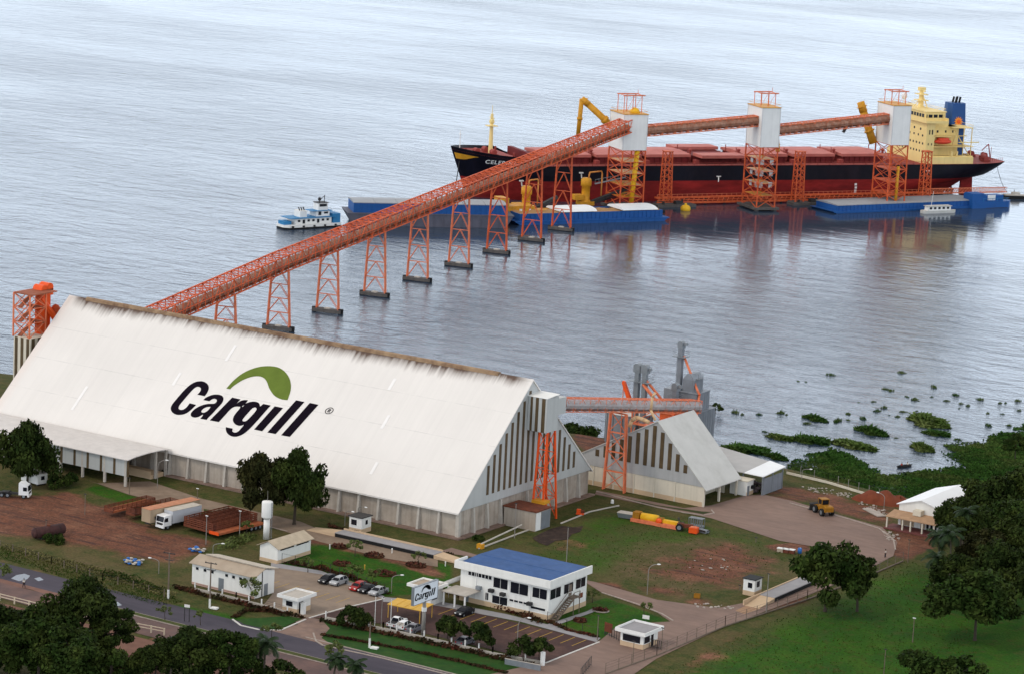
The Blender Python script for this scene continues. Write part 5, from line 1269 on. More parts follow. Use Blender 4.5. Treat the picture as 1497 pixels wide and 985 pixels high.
barge('covered blue barge with grey hull behind the left pusher tug', (507,330), (751,334), 13.5, 4.3, 3.2, M['barge_grey'], M['barge_blue'], 'closed')
barge('open blue barge loaded with brown grain, two white cover sections still on', (753,330), (978,323), 13, 1.3, 2.4, M['barge_blue'], M['barge_blue'], ((.30,.53),(.70,.93)))
barge('covered blue barge with flat grey covers moored at the far right by the ship stern', (1219,313), (1436,304), 15, .7, 2.0, M['barge_blue'], M['barge_blue'], 'closed')
def pusher(lab, p0, p1, hullm, deckm, housem, tall=True):
    a = Vector((*GW(*p0), 0)); b = Vector((*GW(*p1), 0)); L = (b-a).length; r = math.atan2(b.y-a.y, b.x-a.x); B = 8.5
    t = thing('pusher_tug', lab, 'tug', (a.x, a.y, WZ), r)
    mb = MB(); o_ = [(0,2),(1.5,.3),(4,0),(L-1,0),(L,.6),(L,B-.6),(L-1,B),(4,B),(1.5,B-.3),(0,B-2)]
    mb.prism(o_, -1, .75); h = mb.build('hull', M['black'], t)
    mb = MB(); mb.prism([(x-.05, y+(-.05 if y < B/2 else .05)) for x, y in o_], .76, 1.75); mb.build('bulwark', hullm, h)
    mb = MB(); mb.box(L*.2,1.3,1.75,L*.84,B-1.3,4.3); mh = mb.build('main_house', housem, t)
    mb = MB()
    for k in range(7): mb.box(L*.24+k*L*.085,1.22,2.1 if k in (1,4) else 2.8,L*.24+k*L*.085+.9,1.3,3.7)
    mb.each('window', M['glass'], mh)
    mb = MB(); mb.box(L*.10,.5,4.3,L*.9,B-.5,4.55); mb.box(L*.02,2.2,1.75,L*.15,B-2.2,3.2); mb.box(L*.86,1,1.75,L*.99,B-1,5.6); mb.build('upper_deck', deckm, t)
    mb = MB(); mb.box(L*.58,2.0,4.55,L*.82,B-2,6.8); mb.build('upper_house', housem, t)
    mb = MB(); mb.box(L*.62,1.93,5.1,L*.67,2.0,6.6); mb.box(L*.72,1.93,5.6,L*.79,2.0,6.4); mb.each('window', M['glass'], t)
    mb = MB(); mb.box(L*.5,1.6,6.8,L*.86,B-1.6,7.0); mb.build('bridge_deck', deckm, t)
    mb = MB(); mb.box(L*.63,2.6,7.0,L*.80,B-2.6,10.0); wh_ = mb.build('wheelhouse', housem, t)
    mb = MB(); mb.box(L*.8,2.8,8.5,L*.803,B-2.8,9.6); mb.box(L*.65,2.54,8.5,L*.78,2.6,9.6); mb.each('wheelhouse_window', M['glass'], wh_)
    mb = MB(); mb.box(L*.62,2.4,10.0,L*.81,B-2.4,10.2); mb.beam((L*.66,3,10.2),(L*.66,3,12.6),.18); mb.beam((L*.77,4,10.2),(L*.77,4,13),.18); mb.box(L*.64,2.8,11,L*.68,3.4,12.2); mb.beam((L*.7,5.2,10.2),(L*.8,5.2,12.4),.15); mb.build('mast', M['dark'], t)
    mb = MB(); mb.box(L*.3,2.2,4.55,L*.42,B-2.2,7.2); mb.build('funnel_casing', housem, t)
    mb = MB()
    for k in range(3): mb.tube((L*.32+k*L*.04,3.4,7.2),(L*.32+k*L*.04-.5,3.4,8.6),.22,.22,6)
    mb.each('exhaust', M['dark'], t)
    mb = MB()
    for k in range(5): mb.tube((L*(.12+k*.19),-.15,.9),(L*(.12+k*.19),-.15,1.5),.4,.4,8)
    mb.each('tyre_fender', M['black'], h)
    return t
pt_ = pusher('white and pale blue pusher tug with a tall wheelhouse at the far left', (418,337), (500,332), M['white'], M['tug_blue'], M['white']); pt_.scale = (1, .9, .80)
rt = thing('launch', 'dark blue workboat with a white board at the right end of the covered barge', 'boat', (*GW(1437,305), WZ), R(62))
L = 15
mb = MB(); mb.prism([(-5,0),(L-3,0),(L,3),(L-3,6),(-5,6)], -.8, 2.4); mb.build('hull', M['barge_blue'], rt)
mb = MB(); mb.box(-5,.2,2.4,1,5.8,5.2); mb.box(1,1.0,2.4,10,5,4.6); mb.box(-4.8,.6,5.2,.6,5.4,5.5); mb.build('cabin', M['barge_blue'], rt)
mb = MB(); mb.box(2.6,.9,2.8,6.2,.98,4.8); mb.build('white_board', M['white'], rt)
mb = MB()
for k in range(6): mb.beam((0+k*2.2,.1,2.4),(0+k*2.2,.1,3.6),.12)
mb.beam((0,.1,3.6),(12,.1,3.6),.12); mb.build('rail', M['tug_blue'], rt)
mb = MB(); mb.box(1.5,-.05,-.3,11.5,0,.1); mb.build('waterline_strake', M['dark'], rt)
sb = thing('riverboat', 'small white river launch lying alongside the right covered barge', 'boat', (*GW(1351,313), WZ), R(60))
mb = MB(); mb.prism([(0,.6),(1,0),(13,0),(15,1.6),(13,3.2),(1,3.2),(0,2.6)], -.5, 1.0); mb.build('hull', M['roof_grey'], sb)
mb = MB(); mb.box(2,.4,1.0,12,2.8,2.5); cb_ = mb.build('cabin', M['white'], sb)
mb = MB(); mb.box(1.6,.1,2.5,12.4,3.1,2.7); mb.build('roof', M['roof_grey'], sb)
mb = MB()
for k in range(5): mb.box(2.6+k*1.9,.32,1.5,3.6+k*1.9,.4,2.3)
mb.each('window', M['glass'], cb_)
mb = MB(); mb.beam((4,1.6,2.7),(4.6,1.6,8),.12); mb.build('mast', M['white'], sb)
db = thing('workboat', 'small dark workboat with a person on deck beyond the ship stern', 'boat', (*GW(1466,291), WZ), R(40))
mb = MB(); mb.prism([(0,.4),(12,0),(15,2),(12,4),(0,3.6)], -.5, 1.2); mb.build('hull', M['black'], db)
mb = MB(); mb.box(1,.6,1.2,10,3.4,1.5); mb.box(4,1,1.5,7,3,2.4); mb.build('deck', M['concrete'], db)
# canoe with people by the reeds
cn = thing('canoe', 'small dark canoe at the edge of the reeds', 'boat', (*GW(1322,682), WZ), R(70))
mb = MB(); o_ = [(-2.6,0),(-1.6,.45),(0,.6),(1.6,.45),(2.6,0),(1.6,-.45),(0,-.6),(-1.6,-.45)]
mb.add([(x*.8,y*.7,-.15) for x,y in o_]+[(x,y,.45) for x,y in o_]+[(x*.96,y*.85,.45) for x,y in o_]+[(x*.78,y*.6,.0) for x,y in o_],
       [tuple(range(7,-1,-1))]+[(i,(i+1)%8,8+(i+1)%8,8+i) for i in range(8)]+[(8+i,8+(i+1)%8,16+(i+1)%8,16+i) for i in range(8)]+[(16+i,16+(i+1)%8,24+(i+1)%8,24+i) for i in range(8)]+[tuple(range(24,32))])
mb.build('hull', M['dark'], cn)
# ------------------------------------------------------------ gate buildings and office
def windows(parent, rects, face, pos, name='window', mat=None, mull=0):
    """rects (a0,z0,a1,z1) on a wall; face 'v-' looks to -v at v=pos, 'u+' looks to +u at u=pos"""
    for a0, z0, a1, z1 in rects:
        mb = MB(); fr = MB()
        if face == 'v-':
            mb.box(a0,pos-.05,z0,a1,pos-.004,z1)
            fr.box(a0-.08,pos-.10,z0-.10,a1+.08,pos-.004,z0-.002)
            for k in range(1, mull+1): c = a0+(a1-a0)*k/(mull+1); fr.box(c-.025,pos-.08,z0,c+.025,pos-.052,z1)
        else:
            mb.box(pos+.004,a0,z0,pos+.05,a1,z1)
            fr.box(pos+.004,a0-.08,z0-.10,pos+.10,a1+.08,z0-.002)
            for k in range(1, mull+1): c = a0+(a1-a0)*k/(mull+1); fr.box(pos+.052,c-.025,z0,pos+.08,c+.025,z1)
        w = bw(mb, name, mat or M['glass'], parent); bw(fr, 'frame', M['white'], w)
of = thing('office_building', 'two storey white office with a blue sheet roof, dark windows and beige base', 'office', (34,-29,0))
U0, U1, V0, V1 = 24.6, 43.7, -35.6, -22.8
mb = MB(); mb.box(U0,V0,.9,U1,V1,6.1); bw(mb, 'wall', M['white_render'], of)
mb = MB(); mb.box(U0-.04,V0-.04,0,U1+.04,V1+.04,.9); bw(mb, 'dado', M['beige'], of)
mb = MB()
for a in ((U0-.9,V0-.9,U1+.7,V0-.6),(U0-.9,V0-.6,U0-.6,V0+3),(U1+.4,V0-.6,U1+.7,V1+.6)): mb.box(a[0],a[1],6.12,a[2],a[3],7.55)
mb.box(U0-.6,V0-.6,6.12,U1+.4,V1+.6,6.9); bw(mb, 'parapet', M['white_render'], of)
mb = MB(); ym = (V0+V1)/2
for s_ in (-1, 1):
    y = V0-.55 if s_ < 0 else V1+.55
    mb.extr([(U0-.3,y,6.95 if s_ < 0 else 7.05),(U1+.35,y,6.95 if s_ < 0 else 7.05),(U1+.35,ym,7.25),(U0-.3,ym,7.25)], (0,0,.1))
mb.box(U0+.2,ym-.2,7.30,U1+.35,ym+.2,7.38); bw(mb, 'roof', M['blue_roof'], of)
windows(of, [(26.3+k*.74,5.1,26.85+k*.74,5.75) for k in range(7)], 'v-', V0)
windows(of, [(31.8,3.9,34.8,5.7),(35.5,3.6,39.2,5.6),(40.2,3.7,43.2,5.5)], 'v-', V0, mull=1)
windows(of, [(31.7,.95,34.9,2.35),(30.2,1.2,30.8,2.5)], 'v-', V0, mull=1)
windows(of, [(35.4+k*1.0,2.0,36.2+k*1.0,2.35) for k in range(4)]+[(40,1.55,43,1.95)], 'v-', V0)
windows(of, [(-35.2,3.7,-31.8,5.5),(-30.6,3.8,-27.6,5.5),(-26.6,3.9,-23.4,5.6)], 'u+', U1, mull=1)
for u, z in ((28.4,2.9),(31.1,2.9),(33.6,2.7),(39.4,2.1)):
    mb = MB(); mb.box(u,V0-.75,z,u+.95,V0-.01,z+.6); bw(mb, 'air_conditioner', M['dark'] if u > 30 else M['grey'], of)
for u in (28.0,35.1,39.7):
    mb = MB(); mb.box(u,V0-.12,.9,u+.12,V0-.005,6.1); bw(mb, 'downpipe', M['white'], of)
mb = MB(); mb.box(25.6,V0-.05,.02,26.6,V0-.004,2.4); bw(mb, 'door', M['grey'], of)
mb = MB(); n = 11
for k in range(n): mb.box(U1+.3,V0+.6+k*.5,.02+k*.28,U1+1.5,V0+1.15+k*.5,.16+k*.28)
for q in (U1+.3, U1+1.5): mb.beam((q,V0+.6,.9),(q,V0+6.2,4.1),.08); mb.beam((q,V0+.6,.1),(q,V0+6.2,3.0),.16,.25)
mb.box(U1+.2,V0+6.0,2.95,U1+1.6,V0+8.2,3.1)
for q in (V0+6.1,V0+8.1): mb.beam((U1+1.5,q,0),(U1+1.5,q,4.1),.12)
mb.beam((U1+1.5,V0+6.1,4.1),(U1+1.5,V0+8.1,4.1),.08); bw(mb, 'outside_stair', M['wood'], of)
mb = MB(); mb.box(U1+.01,V0+6.6,3.1,U1+.07,V0+7.6,5.2); bw(mb, 'upper_door', M['wood'], of)
mb = MB(); mb.box(U1+.01,V0+10.2,1.9,U1+.08,V0+11.5,2.8); bw(mb, 'red_plaque', M['rust'], of)
# reception kiosk and covered way
kr = thing('reception_kiosk', 'small white flat roofed kiosk behind the billboard, left of the office', 'kiosk', (19,-41,0))
mb = MB(); mb.box(14.2,-42.6,0,18.4,-38.8,3.0); bw(mb, 'wall', M['white_render'], kr)
mb = MB(); mb.box(13.5,-43.3,3.0,19.1,-43.0,3.55); mb.box(13.5,-38.4,3.0,19.1,-38.1,3.55); mb.box(13.5,-43.0,3.0,13.8,-38.4,3.55); mb.box(18.8,-43.0,3.0,19.1,-38.4,3.55); bw(mb, 'parapet', M['white'], kr)
mb = MB(); mb.box(13.8,-43.0,3.1,18.8,-38.4,3.3); bw(mb, 'roof', M['tile'], kr)
windows(kr, [(14.6,1.1,16.0,2.2)], 'v-', -42.6); windows(kr, [(-42.2,1.0,-40.6,2.2)], 'u+', 18.4)
cwy = thing('covered_way', 'rounded grey white covered walkway joining the kiosk to the office', 'canopy', (20,-37,0))
mb = MB(); pr = [(18.0, -39.4+1.5*math.cos(math.pi*k/8), 2.6+.9*math.sin(math.pi*k/8)) for k in range(9)]
d_ = Vector((1.2, 7.0, .8)); mb.extr(pr, d_); bw(mb, 'barrel_roof', M['roof_grey'], cwy, True)
mb = MB(); mb.box(19.2,-40.5,2.5,24.6,-35.7,2.7); bw(mb, 'flat_canopy', M['concrete'], cwy)
for u, v in ((19.6,-40.2),(24.2,-40.2),(22,-40.2)):
    mb = MB(); mb.cbox((u,v,1.25),(.25,.25,2.5)); bw(mb, 'post', M['white'], cwy)
ns = thing('notice_board', 'small white notice board at the covered way beside the hedge', 'sign', (23,-41,0))
mb = MB(); mb.box(22.4,-41.3,1.2,24.0,-41.2,2.2); bw(mb, 'board', M['white'], ns); mb = MB(); mb.box(22.6,-41.28,0,22.7,-41.2,1.2); mb.box(23.7,-41.28,0,23.8,-41.2,1.2); bw(mb, 'post', M['pole'], ns)
for o_ in (kr, cwy): o_.location.x += 4.6
ns.location = (*G(659,873), 0); ns.location.x -= .0
# billboard
bb = thing('billboard', 'white company billboard with black lettering and a blue leaf on one tall pole', 'billboard', (33,-59.3,0))
mb = MB(); mb.tube((33,-59.3,0),(33,-59.3,6.6),.38,.32,12); bw(mb, 'pole', M['pole'], bb, True)
mb = MB(); mb.tube((33,-59.3,4.7),(33,-59.3,5.4),.45,.45,12); bw(mb, 'pole_collar', M['white'], bb)
mb = MB(); mb.box(32.75,-62.9,6.5,33.2,-55.7,9.6); bd = bw(mb, 'panel', pmat('sign_white', (.70,.74,.78), .4, .02, 1), bb)
mb = MB()
for a in (((32.7,-63.0,6.4),(33.25,-55.6,6.5)),((32.7,-63.0,9.6),(33.25,-55.6,9.7)),((32.7,-63.0,6.5),(33.25,-62.9,9.6)),((32.7,-55.7,6.5),(33.25,-55.6,9.6))): mb.box(*a[0],*a[1])
bw(mb, 'panel_frame', M['grey'], bb)
s0, t0 = -79.3, 5.0; k_ = 6.5/36.0
_d = wl(bb)
logo(bb, lambda s, t, h: (33.215+abs(h)*.3-_d.x, -62.6+(s-s0)*k_-_d.y, 6.62+(t-t0)*k_*.78-_d.z), M['logo_black'], M['logo_blue'], False)
# yellow canopy
yc = thing('car_port', 'faded yellow flat car port over the bays left of the billboard', 'canopy', (22,-47,0))
mb = MB(); q = GP('566,883 581,874 634,883 615,893', 2.4); mb.extr([(x,y,2.4) for x,y in q], (0,0,.12))
for f in (.25,.5,.75):
    a = Vector((*q[0],2.54)).lerp(Vector((*q[3],2.54)), f); b = Vector((*q[1],2.54)).lerp(Vector((*q[2],2.54)), f); mb.beam(a, b, .08)
bw(mb, 'roof', M['canopy'], yc)
for x, y in q:
    c = Vector((x,y)).lerp(Vector((sum(p[0] for p in q)/4, sum(p[1] for p in q)/4)), .06); mb = MB(); mb.tube((c.x,c.y,0),(c.x,c.y,2.4),.07,.07,6); bw(mb, 'post', M['canopy'], yc)
# long gate hall
gh = thing('gate_hall', 'long white hall with a weathered brown split roof and small dark windows by the road', 'building', (-10,-58,0))
A0, A1, B0, B1 = -17.6, -3.1, -60.6, -54.9; mid = -58.0
mb = MB(); mb.extr([(A0,B0,.0),(A0,B1,0),(A0,B1,4.3),(A0,mid,5.0),(A0,B0,4.0)], (A1-A0,0,0)); bw(mb, 'wall', M['white_render'], gh)
mb = MB(); mb.extr([(A0-.4,B0-.5,3.95),(A0-.4,mid,5.05),(A0-.4,mid,5.17),(A0-.4,B0-.5,4.07)], (A1-A0+.7,0,0)); bw(mb, 'front_roof', M['tile'], gh)
mb = MB(); mb.extr([(A0+1.2,mid-.3,5.35),(A0+1.2,B1+.4,4.55),(A0+1.2,B1+.4,4.67),(A0+1.2,mid-.3,5.47)], (A1-A0-.6,0,0)); mb.box(A0+1.3,mid-.05,5.0,A1+.3,mid,5.38); bw(mb, 'rear_roof', pmat('pale_fibre_cement', (.50,.44,.36), .85, .15, .8), gh)
windows(gh, [(A0+.9+k,2.9,A0+1.5+k,3.4) for k in (0, 1.8, 3.5, 6.8, 8.4, 10.0)], 'v-', B0)
mb = MB(); mb.box(A0+6.2,B0-.05,.02,A0+7.4,B0-.004,2.4); mb.box(A1+.004,B1-3.0,.02,A1+.05,B1-1.9,2.2); bwe(mb, 'door', M['grey'], gh)
mb = MB(); mb.box(A0,B0-.03,0,A1,B0-.001,.45); bw(mb, 'dado', pmat('pink_dado', (.50,.33,.27), .85, .1, .6), gh)
mb = MB(); mb.box(A1+.01,mid-.6,0,A1+.12,mid-.48,4.8); bw(mb, 'downpipe', M['dark'], gh)
# tank house
th = thing('pump_house', 'white pump house with a tan pitched roof and beige base beside the white water tower', 'building', (-17,-34,0))
A0, A1, B0, B1 = -18.6, -14.4, -39.2, -28.9; mid = (A0+A1)/2
mb = MB(); mb.extr([(A0,B0,.7),(A1,B0,.7),(A1,B0,3.0),(mid,B0,4.0),(A0,B0,3.0)], (0,B1-B0,0)); bw(mb, 'wall', M['white_render'], th)
mb = MB(); mb.box(A0-.03,B0-.03,0,A1+.03,B1+.03,.7); bw(mb, 'dado', M['beige'], th)
for s_ in (-1, 1):
    xo = mid+s_*2.6; mb = MB(); mb.extr([(xo,B0-.45,2.9),(mid,B0-.45,4.12),(mid,B0-.45,4.24),(xo,B0-.45,3.02)], (0,B1-B0+.9,0)); bw(mb, 'roof_slope', M['tile'] if s_ < 0 else pmat('tan_tiles', (.46,.38,.28), .85, .15, .8), th)
windows(th, [(B0+.8,2.45,B0+5,2.75),(B0+5.8,2.45,B0+9.6,2.75)], 'u+', A1)
wt = thing('water_tower', 'tall white slender water tower with a wider drum top and thin mast', 'water tower', (-27.2,-26.1,0))
mb = MB(); mb.lathe([(.62,0),(.60,4.0)], (-27.2,-26.1,0), 18); bw(mb, 'stem', M['white'], wt, True)
mb = MB(); mb.lathe([(.6,4.0),(1.05,4.35),(1.08,4.5),(1.08,7.3),(1.0,7.5),(.3,7.62)], (-27.2,-26.1,0), 20); bw(mb, 'tank', M['white'], wt, True)
mb = MB(); mb.tube((-27.2,-26.1,7.6),(-27.2,-26.1,9.6),.04,.03,5); bw(mb, 'mast', M['pole'], wt)
mb = MB()
for q in (-.15,.15): mb.beam((-26.05,-26.1+q,.3),(-26.05,-26.1+q,7.4),.05)
for k in range(14): mb.beam((-26.05,-26.25,.5+k*.5),(-26.05,-25.95,.5+k*.5),.04)
bw(mb, 'ladder', M['grey'], wt)
def booth(lab, u, v, du, dv, h, slab, slabmat, wfront, wside, over=.35, sh=.25, parapet=False, door=None, dado=.9):
    t = thing('guard_booth', lab, 'booth', (u+du/2, v+dv/2, 0))
    mb = MB(); mb.box(u,v,dado,u+du,v+dv,h); bw(mb, 'wall', M['white_render'], t)
    mb = MB(); mb.box(u-.02,v-.02,0,u+du+.02,v+dv+.02,dado); bw(mb, 'dado', M['beige'], t)
    o = over; mb = MB()
    if parapet:
        for a in ((u-o,v-o,u+du+o,v-o+.15),(u-o,v+dv+o-.15,u+du+o,v+dv+o),(u-o,v-o+.15,u-o+.15,v+dv+o-.15),(u+du+o-.15,v-o+.15,u+du+o,v+dv+o-.15)): mb.box(a[0],a[1],h+.002,a[2],a[3],h+sh)
        bw(mb, 'parapet', M['white'], t); mb = MB(); mb.box(u-o+.15,v-o+.15,h+.1,u+du+o-.15,v+dv+o-.15,h+sh*.45); bw(mb, 'roof', slabmat, t)
    else: mb.box(u-o,v-o,h+.002,u+du+o,v+dv+o,h+sh); bw(mb, 'roof', slabmat, t)
    windows(t, wfront, 'v-', v); windows(t, wside, 'u+', u+du)
    if door: mb = MB(); mb.box(u+du+.004,door[0],.05,u+du+.05,door[1],2.1); bw(mb, 'door', M['glass'], t)
    return t
booth('white gate booth with a wide flat roof at the left entrance', 5.2,-63.2,3.2,4.0,2.6,1,M['concrete'],[(6.0,1.2,7.4,2.1)],[],.75,.6,True,(-62.6,-61.4))
booth('white gate booth with a pale grey roof at the right hand entrance', 61.2,-39.6,4.6,5.0,2.6,1,path_grey,[(61.7,1.0,65.2,2.2)],[(-39.2,1.0,-37.4,2.2)],.75,.65,True,(-36.9,-36.1))
booth('small white weighbridge booth with a black roof and yellow rail on the right', 61.6,4.0,2.4,2.8,3.1,1,M['black'],[(62.6,1.5,63.5,2.5)],[(4.8,1.6,5.9,2.7)],.2,.14)
booth('small white weighbridge booth with a dark roof in front of the warehouse wall', -19.0,-10.2,3.0,3.2,3.1,1,M['dark'],[(-18.5,1.5,-17.2,2.6)],[(-8.9,1.6,-8.2,2.5)],.25,.16)
# weighbridges
def weigh(lab, u0, v0, u1, v1, along):
    t = thing('weighbridge', lab, 'weighbridge', ((u0+u1)/2,(v0+v1)/2,0))
    mb = MB(); mb.box(u0,v0,.72,u1,v1,.86); bw(mb, 'platform', path_grey, t)
    mb = MB(); mb.box(u0+.05,v0+.05,.02,u1-.05,v1-.05,.72); bw(mb, 'dark_sides', M['black'], t)
    mb = MB()
    if along == 'u':
        mb.box(u0,v1-.25,.862,u1,v1,1.15); mb.extr([(u0-.01,v0,.03),(u0-.01,v0,.74),(u0-7,v0,.03)], (0,v1-v0,0)); mb.extr([(u1+.01,v0,.03),(u1+.01,v0,.74),(u1+7,v0,.03)], (0,v1-v0,0))
    else:
        mb.box(u0,v0-6,.02,u0+.25,v1,1.0); mb.extr([(u0+.3,v0-.01,.03),(u0+.3,v0-.01,.74),(u0+.3,v0-6,.03)], (u1-u0-.3,0,0)); mb.extr([(u0+.3,v1+.01,.03),(u0+.3,v1+.01,.74),(u0+.3,v1+6,.03)], (u1-u0-.3,0,0))
    bw(mb, 'ramps', M['beige'], t)
    return t
weigh('long dark sided weighbridge in front of the warehouse lawn', -18.5,-15.6,5.0,-12.4,'u')
weigh('weighbridge with a wet grey deck beside the black roofed booth', 65.2,3.5,68.6,22.5,'v')
# ------------------------------------------------------------ fences, hedges, poles, lamps
def hedge(lab, pts, w, h, mat, name='hedge', grp=None, dens=26, ls=.34):
    rr = random.Random(sum(map(ord, lab))); t_ = MB(); V_ = []; F_ = []
    cx0 = sum(p[0] for p in pts)/len(pts); cy0 = sum(p[1] for p in pts)/len(pts)
    for a, b in zip(pts, pts[1:]):
        ln = math.hypot(b[0]-a[0], b[1]-a[1])
        for _ in range(int(ln*dens)):
            f = rr.random(); x = a[0]+(b[0]-a[0])*f+rr.uniform(-w,w)/2; y = a[1]+(b[1]-a[1])*f+rr.uniform(-w,w)/2; z = rr.uniform(0, h)*(.7+.3*math.sin(x*1.1+y))
            c = Vector((x-cx0, y-cy0, max(.05, z))); n = Vector((rr.uniform(-1,1), rr.uniform(-1,1), rr.uniform(-.2,1))).normalized(); a_ = n.orthogonal().normalized()*ls; b_ = n.cross(a_)
            k = len(V_); V_ += [c-a_, c-b_*.6, c+a_, c+b_*.6]; F_.append((k,k+1,k+2,k+3))
        
    t_.add(V_, F_); o = t_.build(name, mat, loc=(cx0,cy0,0)); tag(o, lab, 'hedge' if name == 'hedge' else 'plants', grp); return o
def post_fence(lab, pts, step, h, pm, rail=True, base=None, name='fence', rw=.05, pw=.2, cat='fence', mesh=None):
    x0, y0 = pts[0]; t = thing(name, lab, cat, (x0,y0,0))
    if base:
        mb = MB()
        for a, b in zip(pts, pts[1:]): mb.beam((*a,base[0]/2),(*b,base[0]/2),.22,base[0])
        bw(mb, 'base_wall', base[1], t)
    mb = MB()
    for a, b in zip(pts, pts[1:]):
        ln = math.hypot(b[0]-a[0], b[1]-a[1]); n = max(1, int(ln/step))
        for k in range(n+1):
            x, y = a[0]+(b[0]-a[0])*k/n, a[1]+(b[1]-a[1])*k/n; q = MB(); q.box(x-pw/2,y-pw/2,0,x+pw/2,y+pw/2,h); bw(q, 'post', pm, t)
        if rail:
            for z in ([h*.55, h*.93] if rail is True else rail): mb.beam((*a,z),(*b,z),rw)
    if rail: bw(mb, 'rails', pm if rw > .04 else M['dark'], t)
    return t
post_fence('low wall with white posts along the front of the staff car park', [G(476,905), G(560,921), G(640,938), G(720,957), G(792,970)], 2.75, 1.55, M['white'], [1.0,1.4], (.55,M['concrete']), rw=.03)
post_fence('low wall with white posts in front of the long gate hall', [G(285,862), G(345,876), G(420,896)], 2.6, 1.4, M['white'], [.9,1.25], (.45,M['concrete']), rw=.03)
post_fence('pale post and rail fence beyond the lower road among the dark trees', [G(0,877), G(64,893), G(183,917), G(240,928)], 2.6, 1.3, pmat('cream_rail', (.55,.46,.34), .8, .15, 1), True, None, rw=.12)
post_fence('thin dark wire fence on a low kerb along the right hand road', [G(885,985), G(960,958), G(1060,915), G(1180,876), G(1250,850), G(1320,820)], 3.2, 2.0, M['wood'], [1.0,1.5,1.95], (.2,M['wood']), rw=.025, pw=.09)
post_fence('thin shoreline fence with pale posts on a low wall before the marsh', [G(1150,692), G(1210,706), G(1316,738), G(1330,742)], 3.0, 2.3, M['pole'], [1.2,2.2], (.5,M['cream']), rw=.025, pw=.10)
post_fence('thin dark garden fence between the visitor yard and the lawn', [G(412,822), G(470,833), G(562,868)], 2.4, 1.9, M['dark'], [.3,1.8], None, rw=.03, pw=.08)
post_fence('thin dark fence round the lawn beside the right hand gate', [G(800,908), G(828,920), G(874,932)], 2.4, 1.9, M['dark'], [.3,1.8], None, rw=.03, pw=.08)
post_fence('old wire fence with leaning posts in the weeds above the main road', [G(0,800), G(75,824), G(150,848), G(240,872)], 3.2, 1.5, M['wood'], [.7,1.3], None, rw=.02, pw=.12)
hedge('clipped dark red hedge along the wall of the staff car park', GP('470,908 560,926 640,943 720,961 780,974'), 1.3, .9, M['hedge'])
hedge('dark hedge in front of the long gate hall wall', GP('255,858 300,871 345,881 418,900'), 1.1, .9, M['hedge'])
hedge('dark hedge curving round the left entrance island', GP('342,902 360,893 400,893 442,903'), .9, .7, M['hedge'])
hedge('dark green planting at the foot of the office front', GP('655,866 700,878 760,897 792,911'), 2.0, .9, M['hedge'])
hedge('low dark hedge between the two lawn strips by the main road', GP('470,928 520,936 600,951 680,969 740,984'), .7, .45, M['hedge'])
hedge('dark hedge along the garden side of the visitor yard', GP('420,822 470,832 520,847 566,868'), 1.3, .9, M['hedge'])
hedge('dark red edge planting below the lawn by the right gate', GP('800,908 830,921 872,931'), .7, .5, M['hedge'])
hedge('dark yellow green clipped bushes left of the pump house', GP('330,802 350,792 366,783'), 3.5, 1.1, M['leaf_light'])
hedge('dark weeds along the foot of the warehouse plinth', GP('480,768 560,790 660,812'), 1.2, .5, M['hedge'])
hedge('tall pale weeds in a band above the main road at the left', GP('0,797 60,812 140,834 210,856 250,870'), 3.2, .42, pmat('dry_weeds', (.15,.135,.055), .9, .3, .5, island=.35, spec=.05), 'weeds', None, 42, .2)
hedge('dark scrub beside the dirt yard weed band', GP('150,838 190,850 240,864'), 2.0, 1.1, M['leaf_mid'], 'weeds', None, 30, .22)
for i, (px, py, w, lab) in enumerate(((497,799,2.2,'red flower bed in the garden nearest the pump house'), (547,812,2.6,'red flower bed in the middle of the garden'), (608,826,2.6,'red flower bed at the right end of the garden'), (500,824,2.4,'red flower bed by the garden fence, lowest on the lawn'), (562,838,3.0,'long red flower bed by the garden fence near the kiosk'), (878,892,2.0,'red flower bed with a stone ring on the lawn right of the office'), (848,907,1.6,'square red flower bed on the lawn right of the office'))):
    x, y = G(px, py); t = thing('flower_bed', lab, 'flower bed', (x,y,0), 0, 'red flower beds')
    mb = MB(); rr = random.Random(i); V_ = []; F_ = []
    for _ in range(170):
        a = rr.uniform(0, 6.28); r_ = w*math.sqrt(rr.random())*.5*1.5; c = Vector((r_*math.cos(a), r_*math.sin(a)*.8, rr.uniform(.08,.5))); n = Vector((rr.uniform(-1,1),rr.uniform(-1,1),1)).normalized(); p = n.orthogonal().normalized()*.22; q = n.cross(p); k = len(V_); V_ += [c-p,c-q,c+p,c+q]; F_.append((k,k+1,k+2,k+3))
    mb.add(V_, F_); mb.build('flowers', M['flower_red'], t)
    mb = MB(); pr = [(w*.78*math.cos(a*math.pi/8), w*.64*math.sin(a*math.pi/8)) for a in range(16)]
    for a, b in zip(pr, pr[1:]+pr[:1]): mb.beam((*a,.1),(*b,.1),.2,.2)
    mb.build('edging', M['kerb'] if i == 5 else M['hedge'], t)
